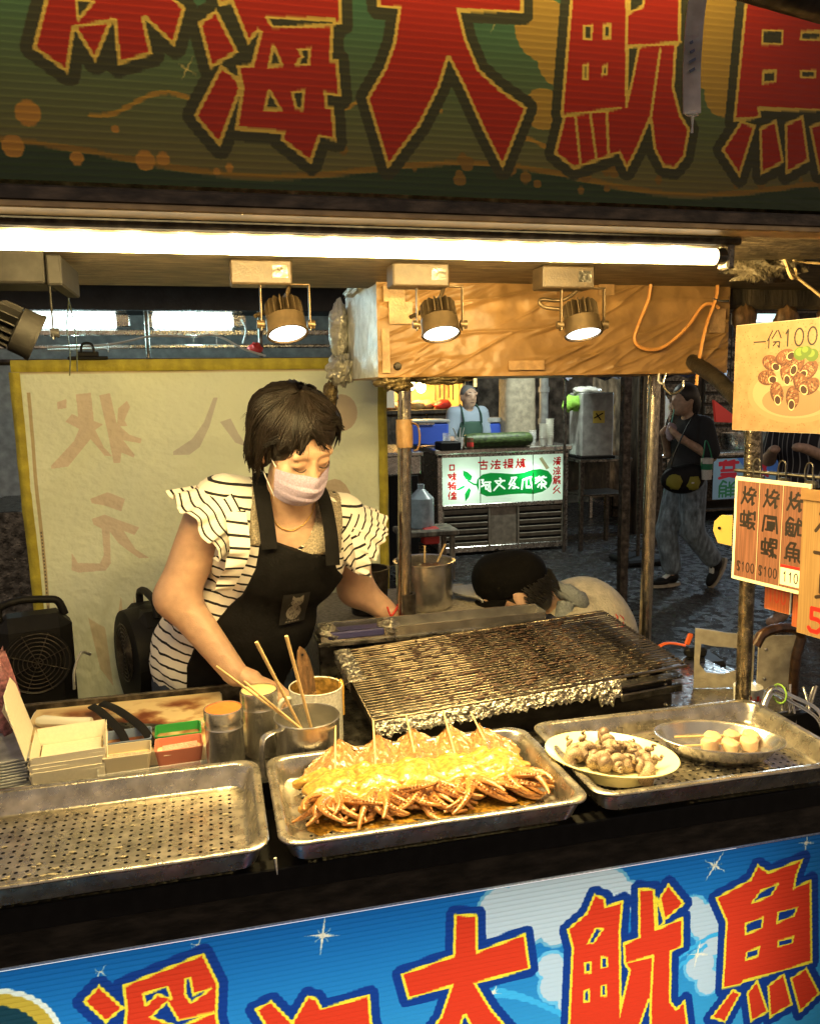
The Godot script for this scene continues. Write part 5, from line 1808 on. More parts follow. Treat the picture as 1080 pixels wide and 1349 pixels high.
	var c := thing("drink_cup", "white takeaway cup in a green sleeve hanging at the walking person's side", "cup", V(3.585, 0.9, -4.13))
	mb = MB.new()
	mb.lathe([Vector2(0, 0), Vector2(0.036, 0.0), Vector2(0.046, 0.16), Vector2(0, 0.165)], 16)
	part(c, "cup", mb, M.enamel)
	mb = MB.new()
	mb.lathe([Vector2(0.042, 0.075), Vector2(0.0455, 0.12)], 16)
	mb.tube(curve([V(-0.045, 0.1, 0), V(-0.03, 0.2, 0), V(0, 0.29, -0.02), V(0.03, 0.2, 0), V(0.045, 0.1, 0)]), 0.008, 6, true, 0.5)
	part(c, "green_sleeve", mb, mt(Color(0.01, 0.16, 0.07), 0.6))
	var ph := thing("drink_pouch", "pale pink drink held up in the walking person's hand", "drink", V(3.42, 1.22, -4.36))
	mb = MB.new()
	blob(mb, V(0, 0.03, 0), V(0.045, 0.07, 0.03), 0.3, 3)
	part(ph, "pouch", mb, worn(Color(0.5, 0.4, 0.45), 0.5, 0.0, T["soft"], Vector3.ONE))
	mb = MB.new()
	mb.rod(V(0, 0.09, 0), V(0.02, 0.2, 0), 0.005, 6)
	part(ph, "straw", mb, mt(Color(0.1, 0.35, 0.3), 0.5))

func ribbon(b: MB, path: Array, side: Vector3, w: float, th: float) -> void:
	var rows := []
	for i in path.size():
		var t: Vector3 = (path[min(i + 1, path.size() - 1)] - path[max(i - 1, 0)]).normalized()
		var s := (side - t * side.dot(t)).normalized()
		var n := s.cross(t).normalized()
		var p: Vector3 = path[i]
		rows.append(PackedVector3Array([p - s * w / 2 - n * th / 2, p + s * w / 2 - n * th / 2, p + s * w / 2 + n * th / 2, p - s * w / 2 + n * th / 2]))
	b.grid(rows, true)

# a relaxed hand: z runs to the fingertips, y out of the back of the hand, thumb on the side of x * side
func hand(mb: MB, at: Vector3, bas: Basis, side: float, curl: float) -> void:
	var keep := mb.xf
	mb.xf = keep * Transform3D(bas, at)
	var q := [[1, V(0, 0, 0.045), V(0.039, 0.014, 0.048), Basis()], [0, V(0, 0, -0.03), V(0, 0, 0.02), 0.026, 0.024]]
	var xs := [0.027, 0.009, -0.009, -0.026]
	var ls := [0.07, 0.078, 0.072, 0.056]
	for i in 4:
		var p := V(xs[i] * side, 0.002, 0.084 - absf(i - 1.2) * 0.004)
		var a := 0.15 + curl * 0.4
		var r := 0.0092 - 0.0005 * i
		for s in 3:
			var l: float = ls[i] * [0.45, 0.31, 0.24][s]
			var n := p + V(xs[i] * side * 0.12, -sin(a) * l, cos(a) * l)
			q.append([0, p, n, r, r * 0.92])
			p = n
			a += curl * 0.55
			r *= 0.92
	var t0 := V(0.03 * side, -0.004, 0.02)
	var t1 := V(0.05 * side, -0.012, 0.052)
	var t2 := V(0.054 * side, -0.018, 0.082)
	q.append([0, t0, t1, 0.013, 0.0105])
	q.append([0, t1, t2, 0.0102, 0.0082])
	body(mb, q, 0.0034, 0.007)
	mb.xf = keep

func face(mb: MB, h: Basis, at: Vector3, cell: float) -> void:
	var keep := mb.xf
	mb.xf = keep * Transform3D(h, at)
	var B := Basis()
	var q := [[1, V(0, 0.03, -0.012), V(0.074, 0.092, 0.094), B], [1, V(0, -0.04, 0.03), V(0.062, 0.078, 0.062), B], [1, V(0, -0.093, 0.05), V(0.028, 0.022, 0.028), B],
		[0, V(0.0, 0.008, 0.088), V(0, -0.034, 0.103), 0.009, 0.012], [1, V(0.013, -0.038, 0.092), V(0.009, 0.008, 0.01), B], [1, V(-0.013, -0.038, 0.092), V(0.009, 0.008, 0.01), B],
		[1, V(0.038, -0.03, 0.058), V(0.024, 0.024, 0.02), B], [1, V(-0.038, -0.03, 0.058), V(0.024, 0.024, 0.02), B], [0, V(-0.04, 0.027, 0.076), V(0.04, 0.027, 0.076), 0.013, 0.013],
		[1, V(0, -0.067, 0.08), V(0.024, 0.014, 0.016), B]]
	for s in [-1.0, 1.0]:
		q.append([3, V(s * 0.032, 0.006, 0.102), V(0.019, 0.012, 0.018), B])
		q.append([1, V(s * 0.032, 0.003, 0.0765), V(0.0165, 0.011, 0.0115), B])
		q.append([1, V(s * 0.077, -0.005, -0.008), V(0.008, 0.032, 0.02), turned(s * 20.0)])
		q.append([1, V(s * 0.079, -0.03, -0.002), V(0.007, 0.012, 0.01), B])
	body(mb, q, cell, 0.014)
	mb.xf = keep

const W0 := Vector3(0.02, 0, -0.9)

func vendor() -> void:
	var p := thing("person", "woman in striped ruffled blouse and black apron with a pale mask, leaning over the counter", "person", W0)
	var X := Transform3D(Basis(), -W0)
	var B := Basis()
	var R := V(0.0, 1.335, -0.765)
	var L := V(0.335, 1.262, -0.835)
	var lat := (L - R).normalized()
	var up := V(0.36, 0.9, 0.22).normalized()
	var fw := lat.cross(up).normalized()
	var T3 := Basis(lat, fw.cross(lat).normalized(), fw).orthonormalized()
	var head := V(0.19, 1.482, -0.66)
	var H := turned(25, 33, 7)
	var e1 := V(-0.1, 1.115, -0.75)
	var w1 := V(0.03, 0.935, -0.672)
	var e2 := V(0.368, 1.06, -0.925)
	var w2 := V(0.461, 0.985, -0.9)
	var mb := MB.new()
	mb.xf = X
	body(mb, [[1, V(0.02, 0.88, -0.92), V(0.16, 0.15, 0.12), B], [1, V(0.07, 1.02, -0.88), V(0.15, 0.15, 0.12), B], [1, V(0.15, 1.2, -0.81), V(0.15, 0.15, 0.105), T3], [0, R + lat * 0.03, L - lat * 0.03, 0.05, 0.05],
		[0, V(0.175, 1.29, -0.79), V(0.185, 1.41, -0.7), 0.062, 0.056], [0, R, e1, 0.06, 0.049], [0, e1, w1, 0.048, 0.03], [0, L, e2, 0.056, 0.047], [0, e2, w2, 0.044, 0.029],
		[0, V(-0.06, 0.86, -0.93), V(-0.07, 0.45, -0.9), 0.09, 0.06], [0, V(-0.07, 0.45, -0.9), V(-0.07, 0.08, -0.95), 0.056, 0.04], [0, V(0.1, 0.86, -0.93), V(0.1, 0.45, -0.9), 0.09, 0.06], [0, V(0.1, 0.45, -0.9), V(0.1, 0.08, -0.95), 0.056, 0.04]], 0.0105, 0.03)
	face(mb, H, head, 0.0032)
	var hd := V(0.86, -0.32, 0.3).normalized()
	var hy := V(0.3, 0.9, -0.1)
	hy = (hy - hd * hy.dot(hd)).normalized()
	hand(mb, w1 + hd * 0.02, Basis(hy.cross(hd), hy, hd), 1.0, 0.75)
	hd = V(0.5, -0.6, -0.15).normalized()
	hy = (V(0, 1, 0.1) - hd * hd.y).normalized()
	hand(mb, w2 + hd * 0.02, Basis(hy.cross(hd), hy, hd), 1.0, 0.6)
	part(p, "body", mb, M.skin)
	# face details
	mb = MB.new()
	mb.xf = X * Transform3D(H, head)
	for s in [-1.0, 1.0]:
		mb.tube(curve([V(s * 0.017, -0.004, 0.0915), V(s * 0.026, -0.0075, 0.094), V(s * 0.036, -0.0075, 0.0915), V(s * 0.047, -0.001, 0.083)], 4), 0.0012, 5)
	part(p, "lashes", mb, M.hair)
	# mask
	mb = MB.new()
	mb.xf = X * Transform3D(H, head)
	var rows := []
	for j in 25:
		var v := j / 24.0
		var row := PackedVector3Array()
		for i in 33:
			var u := i / 16.0 - 1.0
			var a := u * deg_to_rad(60.0)
			var fold := 0.0052 * (1.0 - fposmod(v * 3.4, 1.0)) * (1.0 - absf(u) * 0.6)
			var ry := -0.012 - 0.11 * v - 0.012 * u * u * (0.5 - v) * 2.0
			var mid := sin(PI * clampf(v * 0.9 + 0.12, 0, 1))
			var rz := 0.099 + 0.022 * mid * cos(a * 1.2) - 0.014 * maxf(0.0, v - 0.75) * 4.0 + 0.012 * exp(-u * u * 30.0) * exp(-v * v * 9.0)
			row.append(V(sin(a) * (0.079 + 0.004 * mid - 0.01 * v), ry, cos(a) * rz + fold - 0.004))
		rows.append(row)
	mb.grid(rows)
	var back := []
	for r in rows:
		var row := PackedVector3Array()
		for q in r:
			row.append(q - V(0, 0, 0.002))
		back.append(row)
	mb.grid(back)
	part(p, "mask", mb, worn(Color(0.66, 0.55, 0.8), 0.85, 0.0, T["fine"], Vector3.ONE * 6.0, T["crinkle"], 0.06))
	mb = MB.new()
	mb.xf = X * Transform3D(H, head)
	for s in [-1.0, 1.0]:
		mb.tube(curve([V(s * 0.067, -0.022, 0.044), V(s * 0.075, -0.004, 0.02), V(s * 0.083, 0.018, -0.01)], 5), 0.0016, 5)
		mb.tube(curve([V(s * 0.058, -0.112, 0.042), V(s * 0.072, -0.07, 0.01), V(s * 0.082, -0.035, -0.012)], 5), 0.0016, 5)
	part(p, "ear_loops", mb, M.white_wire)
	hair_bob(p, X * Transform3D(H, head))
	# blouse
	var bl := [[1, V(0.0, 0.9, -0.93), V(0.185, 0.2, 0.145), B], [1, V(0.065, 1.03, -0.88), V(0.178, 0.17, 0.145), B], [1, V(0.15, 1.2, -0.8), V(0.178, 0.155, 0.13), T3], [0, R + lat * 0.02 + V(0, 0.005, 0), L - lat * 0.02 + V(0, 0.005, 0), 0.072, 0.068]]
	var cuts := [[3, V(0.195, 1.34, -0.675), V(0.082, 0.125, 0.1), T3], [3, V(0.185, 1.43, -0.74), V(0.075, 0.09, 0.09), B], [2, V(0.3, -1, 0), -0.86]]
	mb = MB.new()
	body(mb, bl + cuts, 0.0095, 0.04)
	var n := FastNoiseLite.new()
	n.seed = 11
	n.frequency = 9.0
	var nm := mb.normals()
	for i in mb.v.size():
		var q := mb.v[i]
		var drape := n.get_noise_3d(q.x * 1.6 + q.y * 0.8, q.y * 0.35, q.z * 1.6)
		mb.uv[i] = Vector2(0.5, (q.dot(V(0.18, 0.95, 0.1)) + 0.005 * drape) / 0.0245)
		mb.v[i] = q + nm[i] * 0.007 * drape - W0
	var st := Image.create(8, 64, false, Image.FORMAT_RGB8)
	st.fill(Color(0.92, 0.9, 0.86))
	st.fill_rect(Rect2i(0, 0, 8, 14), Color(0.05, 0.045, 0.06))
	var sm := picture(st, 0.85)
	part(p, "blouse", mb, sm)
	# ruffled cap sleeves: a flared ring round each shoulder, longer outside
	for s in 2:
		mb = MB.new()
		mb.xf = X
		var c0: Vector3 = [R, L][s]
		var ax: Vector3 = ([e1, e2][s] - c0).normalized()
		var out: Vector3 = (lat * [-1.0, 1.0][s])
		ax = (ax * 0.75 + out * [0.95, 1.0][s]).normalized()
		var fx := (fw - ax * fw.dot(ax)).normalized()
		var ux := fx.cross(ax).normalized()
		if ux.y < 0.0:
			ux = -ux
		rows = []
		for j in 19:
			var t := j / 18.0
			var row := PackedVector3Array()
			for i in 81:
				var a := -0.7 + (PI + 1.4) * i / 80.0
				var rf := sin(a * 10.0 + 0.9 * sin(a * 3.0)) * 0.011 * t * t + 0.006 * sin(a * 23.0) * t * t
				var front := 0.5 - 0.5 * cos(a - PI)
				var r := 0.079 + 0.03 * t + rf
				var len := (0.098 + 0.024 * maxf(0, sin(a))) * t + 0.008 * sin(a * 7.0) * t * t
				row.append(c0 - out * 0.05 - V(0, 0.004, 0) + ax * len + fx * cos(a) * r * (1.0 + 0.25 * t * maxf(0.0, -sin(a))) + ux * sin(a) * r * (0.98 - 0.12 * t))
			rows.append(row)
		mb.grid(rows, false, 1.0, 5.6)
		part(p, "ruffle_sleeve", mb, sm)
	# front ruffle that falls from the right shoulder down the side of the apron
	for s in 2:
		mb = MB.new()
		mb.xf = X
		var path := curve([V(0.07, 1.33, -0.7), V(0.075, 1.25, -0.655), V(0.055, 1.19, -0.67), V(0.03, 1.14, -0.7)] if s == 0 else [V(0.32, 1.275, -0.77), V(0.335, 1.2, -0.745), V(0.335, 1.15, -0.75)], 10)
		rows = []
		for i in path.size():
			var t := i / float(path.size() - 1)
			var row := PackedVector3Array()
			for k in 7:
				var w := k / 6.0
				row.append(path[i] + lat * ([-0.05, 0.04][s] * w) + fw * (0.012 + 0.007 * sin(t * 22.0 + w) * w + 0.004 * sin(t * 37.0) * w) - V(0, 0.01 * w, 0))
			rows.append(row)
		mb.grid(rows, false, 1.0, 9.0)
		for i in mb.v.size():
			mb.uv[i] = Vector2(0.5, (mb.v[i] + W0).dot(V(0.18 if s == 0 else -0.2, 0.95, 0.1)) / 0.0245)
		part(p, "front_ruffle", mb, sm)
	# lace yoke across the chest
	mb = MB.new()
	mb.xf = X
	body(mb, [[1, V(0.15, 1.2, -0.8), V(0.188, 0.163, 0.139), T3], [0, R + lat * 0.05 + V(0, 0.01, 0), L - lat * 0.05 + V(0, 0.01, 0), 0.07, 0.067], [3, V(0.195, 1.34, -0.675), V(0.08, 0.123, 0.1), T3], [3, V(0.185, 1.43, -0.74), V(0.074, 0.089, 0.09), B], [2, -T3.y, -1.02], [2, -lat, 0.055], [2, lat, 0.185]], 0.009, 0.04)
	var lace := worn(Color(0.74, 0.62, 0.44), 0.7, 0.0, noise_tex("lace", 0.35, 1.0, 0.05, 3, 6, FastNoiseLite.TYPE_CELLULAR), Vector3.ONE * 9.0, T["crinkle"], 0.6)
	part(p, "lace_yoke", mb, lace)
	# neckline piping and necklace, laid on the chest
	var chest := [[1, V(0.15, 1.2, -0.81), V(0.15, 0.15, 0.105), T3], [0, R + lat * 0.03, L - lat * 0.03, 0.05, 0.05], [0, V(0.175, 1.29, -0.79), V(0.185, 1.41, -0.7), 0.062, 0.056]]
	var loop := []
	for i in 15:
		var a := PI * i / 14.0
		loop.append(hit(chest, V(0.19, 1.35, -0.4) + lat * cos(a) * -0.058 - T3.y * sin(a) * 0.085, V(0, 0, -1), 0.03, 0.003))
	mb = MB.new()
	mb.xf = X
	mb.tube(loop, 0.0012, 5)
	part(p, "necklace", mb, mt(Color(0.85, 0.55, 0.15), 0.3, 1.0))
	# apron
	var apf := [[1, V(0.02, 0.9, -0.915), V(0.18, 0.22, 0.15), B], [1, V(0.065, 1.03, -0.87), V(0.185, 0.18, 0.155), B], [1, V(0.15, 1.2, -0.79), V(0.185, 0.16, 0.135), T3]]
	var poly := PackedVector2Array([Vector2(0.1, 1.258), Vector2(0.19, 1.222), Vector2(0.279, 1.2), Vector2(0.292, 1.16), Vector2(0.315, 1.13), Vector2(0.318, 1.08), Vector2(0.295, 1.02), Vector2(0.25, 0.96), Vector2(0.23, 0.9), Vector2(0.23, 0.7), Vector2(-0.1, 0.7), Vector2(-0.09, 0.92), Vector2(-0.06, 0.99), Vector2(0.0, 1.06), Vector2(0.055, 1.12), Vector2(0.085, 1.19)])
	mb = MB.new()
	body(mb, apf + [[4, V(1, 0, 0), V(0, 1, 0), V(0, 0, -0.7), poly], [2, V(0, -0.2, -1), 0.66]], 0.008, 0.04)
	nm = mb.normals()
	for i in mb.v.size():
		var q := mb.v[i]
		mb.v[i] = q + nm[i] * 0.006 * n.get_noise_3d(q.x * 1.4, q.y * 0.4, 3.0) - W0
	part(p, "apron", mb, M.cloth_black)
	mb = MB.new()
	mb.xf = X
	ribbon(mb, curve([V(0.12, 1.24, -0.635), V(0.117, 1.3, -0.66), V(0.112, 1.36, -0.695), V(0.112, 1.395, -0.745), V(0.13, 1.4, -0.8)]), lat, 0.038, 0.004)
	ribbon(mb, curve([V(0.268, 1.19, -0.645), V(0.268, 1.26, -0.665), V(0.262, 1.33, -0.7), V(0.252, 1.37, -0.745), V(0.235, 1.38, -0.8)]), lat, 0.034, 0.004)
	part(p, "apron_straps", mb, M.cloth_black)
	# seated cat printed on the apron
	var im := Image.create(96, 128, false, Image.FORMAT_RGB8)
	im.fill(Color(0.085, 0.08, 0.085))
	var gc := Color(0.52, 0.5, 0.47)
	fill(im, disc(48, 82, 27, 32), gc)
	fill(im, disc(54, 36, 22, 19), gc)
	fill(im, PackedVector2Array([Vector2(34, 32), Vector2(36, 8), Vector2(52, 22)]), gc)
	fill(im, PackedVector2Array([Vector2(58, 20), Vector2(74, 8), Vector2(76, 34)]), gc)
	var cr := RandomNumberGenerator.new()
	cr.seed = 2
	for i in 70:
		var q := Vector2(cr.randf_range(24, 74), cr.randf_range(24, 108))
		stroke(im, [q, q + Vector2(cr.randf_range(-5, 5), cr.randf_range(3, 9))], 1.6, Color(0.085, 0.08, 0.085) if i % 2 == 0 else Color(0.33, 0.32, 0.3))
	for i in 5:
		im.fill_rect(Rect2i(22 + i * 11, 117, 8, 6), Color(0.4, 0.39, 0.37))
	mb = MB.new()
	mb.xf = X
	rows = []
	for j in 13:
		var row := PackedVector3Array()
		for i in 10:
			row.append(hit(apf, V(0.14 + 0.066 * i / 9.0 + 0.01 * (1.0 - j / 12.0), 1.12 - 0.088 * j / 12.0, -0.4), V(0, 0, -1), 0.04, 0.0065))
		rows.append(row)
	mb.grid(rows)
	part(p, "cat_print", mb, picture(im, 0.7))
	# jeans
	mb = MB.new()
	mb.xf = X
	body(mb, [[1, V(0.0, 0.84, -0.935), V(0.185, 0.13, 0.145), B], [0, V(-0.07, 0.82, -0.93), V(-0.07, 0.45, -0.9), 0.1, 0.08], [0, V(-0.07, 0.45, -0.9), V(-0.07, 0.1, -0.95), 0.08, 0.06], [0, V(0.1, 0.82, -0.93), V(0.1, 0.45, -0.9), 0.1, 0.08], [0, V(0.1, 0.45, -0.9), V(0.1, 0.1, -0.95), 0.08, 0.06]], 0.016, 0.03)
	part(p, "jeans", mb, worn(Color(0.05, 0.08, 0.16), 0.85, 0.0, T["grime"], Vector3.ONE * 3.0, T["bump"], 0.5))
	mb = MB.new()
	mb.xf = X
	for x in [-0.07, 0.1]:
		mb.box(V(x, 0.045, -0.9), V(0.095, 0.09, 0.25), 0.03)
	part(p, "shoes", mb, M.black)
	var br := thing("bracelet", "red cord bracelet with loose ends on the woman's left wrist", "bracelet", w2)
	mb = MB.new()
	var d := (w2 - e2).normalized()
	var s1 := d.cross(V(0, 1, 0)).normalized()
	var s2 := s1.cross(d)
	var ring := []
	for i in 19:
		ring.append(s1 * cos(TAU * i / 18.0) * 0.033 + s2 * sin(TAU * i / 18.0) * 0.033)
	mb.tube(ring, 0.003, 6)
	mb.tube(curve([V(0, 0.0, 0.034), V(-0.012, 0.012, 0.045), V(-0.02, 0.035, 0.046)]), 0.0028, 5)
	mb.tube(curve([V(0, 0.0, 0.034), V(-0.025, -0.006, 0.046), V(-0.045, -0.004, 0.04)]), 0.0028, 5)
	mb.tube(curve([V(0, 0.0, 0.034), V(0.012, -0.01, 0.045), V(0.016, -0.03, 0.042)]), 0.0028, 5)
	part(br, "cord", mb, M.red)

func hair_bob(p: Node3D, X: Transform3D) -> void:
	var hm := mt(Color(0.013, 0.009, 0.007), 0.5)
	hm.metallic_specular = 0.35
	hm.vertex_color_use_as_albedo = true
	var B := Basis()
	var mb := MB.new()
	mb.xf = X
	body(mb, [[1, V(0, 0.038, -0.018), V(0.092, 0.086, 0.108), B], [1, V(0.07, -0.005, -0.03), V(0.018, 0.065, 0.05), B], [1, V(-0.07, -0.005, -0.03), V(0.018, 0.065, 0.05), B], [1, V(0, -0.025, -0.075), V(0.074, 0.08, 0.038), B], [3, V(0.004, -0.024, 0.108), V(0.07, 0.096, 0.078), B], [3, V(0, -0.13, 0.0), V(0.06, 0.09, 0.1), B]], 0.006, 0.02)
	var g := RandomNumberGenerator.new()
	g.seed = 77
	# locks: strands of one lock share a root, a sweep and a pointed end
	for c in 190:
		var th := g.randf_range(-PI, PI)            # 0 is the front
		var front := maxf(0.0, cos(th))
		var y_end: float = lerpf(-0.075, 0.04, smoothstep(0.2, 0.7, front)) + g.randf_range(-0.02, 0.018) + front * (0.045 * smoothstep(0.0, 0.5, th) - 0.012 * smoothstep(0.1, 0.7, -th) + g.randf_range(-0.02, 0.024))
		var sweep := g.randf_range(-0.45, 0.45) + 0.5 * front * signf(th + 0.1)
		var p0 := g.randf_range(0.0, 0.8)
		var puff := g.randf_range(0.0, 0.008) if g.randf() < 0.8 else g.randf_range(0.008, 0.017)
		var fl := g.randf_range(-0.012, 0.004) if g.randf() < 0.7 else g.randf_range(0.006, 0.028)
		var shade := g.randf_range(0.4, 1.35)
		for i in 14:
			var dth := g.randf_range(-0.13, 0.13)
			var lift := puff * g.randf_range(0.5, 1.0)
			var wave := g.randf_range(-0.03, 0.03)
			var y1 := y_end + g.randf_range(-0.008, 0.012)
			var path := []
			var rad := []
			for s in 9:
				var t := s / 8.0
				var a := th + dth * (1.0 - 0.75 * t * t) + sweep * (t - 0.5) + wave * sin(t * 7.0)
				var y: float = lerpf(0.04 + 0.092 * cos(p0 + absf(dth)), y1, t)
				var cc := clampf((y - 0.04) / 0.092, -1.0, 1.0)
				var r := sqrt(maxf(0.0, 1.0 - cc * cc)) if y > 0.04 else 1.0
				var low := clampf((0.04 - y) / 0.12, 0, 1)
				var fr := cos(a)
				var rx := 0.095 + 0.004 * low - 0.02 * low * low
				var rz := (0.109 if fr < 0.0 else 0.1) - 0.012 * low * low - (0.006 * low if fr > 0.0 else 0.0)
				path.append(V(sin(a) * r * rx, y, -0.018 + fr * r * rz) + V(sin(a) * 0.8, 0.35, fr * 0.8) * (lift * sin(PI * clampf(t * 0.8 + 0.2, 0, 1)) + fl * t * t * t))
				rad.append((0.0017 - 0.0013 * t * t) * (1.0 if s > 0 else 0.5))
			var k := shade * g.randf_range(0.7, 1.3)
			mb.col = Color(k, k * 0.93, k * 0.86)
			mb.tube(path, rad, 3, false)
	for i in 110:
		var th := g.randf_range(-PI, PI)
		var y0 := g.randf_range(-0.05, 0.1)
		var r := sqrt(maxf(0.05, 1.0 - pow((y0 - 0.04) / 0.092, 2.0)))
		var q := V(sin(th) * r * 0.098, y0, -0.018 + cos(th) * r * 0.11)
		if cos(th) > 0.2 and y0 < 0.05:
			continue
		var out := V(sin(th), g.randf_range(-0.9, 0.2), cos(th)).normalized()
		mb.col = Color(1, 0.9, 0.8)
		mb.tube([q, q + out * 0.012 + V(0, -0.004, 0), q + out * 0.02 + V(g.randf_range(-0.006, 0.006), -0.016, 0)], [0.0006, 0.0005, 0.0002], 3, false)
	part(p, "hair", mb, hm)

func cook() -> void:
	var at := V(1.05, 0, -1.12)
	var p := thing("person", "man in black cap and white shirt with grey towel bending down behind the grill", "person", at)
	var B := Basis()
	var X := Transform3D(B, -at)
	var hc := V(0.885, 0.978, -1.05)
	var H := turned(-106, 27, 4).scaled(Vector3.ONE * 1.06)
	var mb := MB.new()
	mb.xf = X
	body(mb, [[0, V(1.03, 0.93, -1.06), V(0.92, 0.97, -1.045), 0.06, 0.055], [1, V(1.12, 0.8, -1.1), V(0.15, 0.17, 0.17), B], [1, V(1.2, 0.55, -1.12), V(0.15, 0.17, 0.16), B], [0, V(1.02, 0.85, -0.92), V(0.95, 0.62, -0.86), 0.05, 0.042], [0, V(0.95, 0.62, -0.86), V(0.82, 0.74, -0.88), 0.04, 0.03], [0, V(1.04, 0.85, -1.26), V(0.92, 0.62, -1.28), 0.05, 0.042], [0, V(0.92, 0.62, -1.28), V(0.8, 0.7, -1.2), 0.04, 0.03],
		[0, V(1.2, 0.5, -1.04), V(0.92, 0.46, -1.0), 0.085, 0.06], [0, V(0.92, 0.46, -1.0), V(1.06, 0.08, -1.02), 0.058, 0.04], [0, V(1.2, 0.5, -1.2), V(0.92, 0.46, -1.24), 0.085, 0.06], [0, V(0.92, 0.46, -1.24), V(1.06, 0.08, -1.22), 0.058, 0.04]], 0.014, 0.03)
	face(mb, H, hc, 0.004)
	for s in [-1.0, 1.0]:
		hand(mb, V(0.82, 0.74, -0.88) if s > 0 else V(0.8, 0.7, -1.2), turned(-90, 20), s, 0.9)
	part(p, "body", mb, M.skin)
	mb = MB.new()
	mb.xf = X
	body(mb, [[1, V(1.13, 0.8, -1.1), V(0.175, 0.185, 0.2), B], [1, V(1.2, 0.56, -1.12), V(0.17, 0.19, 0.18), B], [0, V(1.03, 0.86, -0.95), V(0.97, 0.7, -0.88), 0.075, 0.07], [0, V(1.05, 0.86, -1.25), V(0.95, 0.7, -1.27), 0.075, 0.07], [0, V(1.05, 0.9, -1.07), V(1.13, 0.88, -1.09), 0.085, 0.11]], 0.012, 0.05)
	var shirt := worn(Color(0.7, 0.63, 0.5), 0.85, 0.0, T["soft"], Vector3.ONE * 4.0, T["bump"], 0.6)
	part(p, "shirt", mb, shirt)
	mb = MB.new()
	mb.xf = X
	var shell_at := [[1, V(1.13, 0.8, -1.1), V(0.175, 0.185, 0.2), B]]
	for q in [[1.17, 0.95, 0.0], [1.185, 0.945, 0.012], [1.16, 0.93, 0.004], [1.19, 0.925, -0.01], [1.175, 0.915, 0.012]]:
		var a := hit(shell_at, V(q[0], q[1] - 0.01, -0.7), V(0, -0.1, -1).normalized(), 0.05, 0.001)
		var c := hit(shell_at, V(q[0] + q[2], q[1] - 0.028, -0.7), V(0, -0.1, -1).normalized(), 0.05, 0.001)
		mb.tube([a, a.lerp(c, 0.5) + V(0.003, 0, 0.001), c], [0.0012, 0.0034, 0.001], 6, true, 0.5)
	part(p, "red_print", mb, M.red)
	mb = MB.new()
	mb.xf = X
	body(mb, [[1, V(1.15, 0.5, -1.12), V(0.19, 0.13, 0.17), B], [0, V(1.2, 0.5, -1.04), V(0.92, 0.46, -1.0), 0.1, 0.08], [0, V(0.92, 0.46, -1.0), V(1.05, 0.12, -1.02), 0.08, 0.06], [0, V(1.2, 0.5, -1.2), V(0.92, 0.46, -1.24), 0.1, 0.08], [0, V(0.92, 0.46, -1.24), V(1.05, 0.12, -1.22), 0.08, 0.06]], 0.02, 0.03)
	part(p, "trousers", mb, M.black)
	mb = MB.new()
	mb.xf = X
	for z in [-1.02, -1.22]:
		mb.box(V(1.02, 0.045, z), V(0.26, 0.09, 0.1), 0.03)
	part(p, "shoes", mb, M.black)
	# towel round the neck
	mb = MB.new()
	mb.xf = X
	var tw := []
	for i in 22:
		var a := TAU * i / 21.0 * 0.86 + 0.4
		tw.append(V(1.035, 0.955, -1.06) + V(0.035 * cos(a) + 0.022 * sin(a), -0.03 * cos(a) + 0.05 * sin(a) * 0.2, 0.088 * sin(a)) + V(0, 0.004 * sin(i * 2.1), 0))
	mb.tube(tw, 0.026, 9)
	mb.tube(curve([V(1.02, 0.95, -0.98), V(1.0, 0.9, -0.955), V(0.99, 0.84, -0.94)]), 0.028, 9)
	part(p, "towel", mb, worn(Color(0.3, 0.33, 0.36), 0.95, 0.0, T["fine"], Vector3.ONE * 8.0, T["crinkle"], 0.8))
	# hair, cap
	mb = MB.new()
	var XH := X * Transform3D(H, hc)
	mb.xf = XH
	body(mb, [[1, V(0, 0.02, -0.02), V(0.08, 0.085, 0.088), B], [1, V(0, -0.035, -0.055), V(0.066, 0.05, 0.038), B], [3, V(0, -0.06, 0.08), V(0.09, 0.1, 0.1), B]], 0.006, 0.015)
	var g := RandomNumberGenerator.new()
	g.seed = 5
	for i in 420:
		var a := g.randf_range(1.45, TAU - 1.45)
		var y0 := g.randf_range(-0.03, 0.02)
		var path := []
		for s in 5:
			var t := s / 4.0
			path.append(V(sin(a + 0.15 * t) * 0.085, y0 - 0.022 * t, -0.026 + cos(a + 0.15 * t) * 0.09) + V(sin(a), 0, cos(a)) * (0.002 + 0.008 * t * g.randf()))
		mb.tube(path, [0.0018, 0.0018, 0.0015, 0.001, 0.0004], 3, false)
	part(p, "hair", mb, worn(Color(0.05, 0.045, 0.04), 0.5, 0.0, T["fine"], Vector3.ONE * 10.0))
	var capm := worn(Color(0.006, 0.0055, 0.0055), 0.9, 0.0, T["soft"], Vector3.ONE * 6.0, T["bump"], 0.4)
	capm.metallic_specular = 0.2
	mb = MB.new()
	mb.xf = XH
	body(mb, [[1, V(0, 0.04, -0.008), V(0.089, 0.082, 0.106), B], [1, V(0, 0.072, 0.033), V(0.076, 0.062, 0.064), B], [2, V(0, -1, 0.12), -0.004]], 0.006, 0.03)
	var cap := part(p, "cap", mb, capm)
	mb = MB.new()
	mb.xf = XH
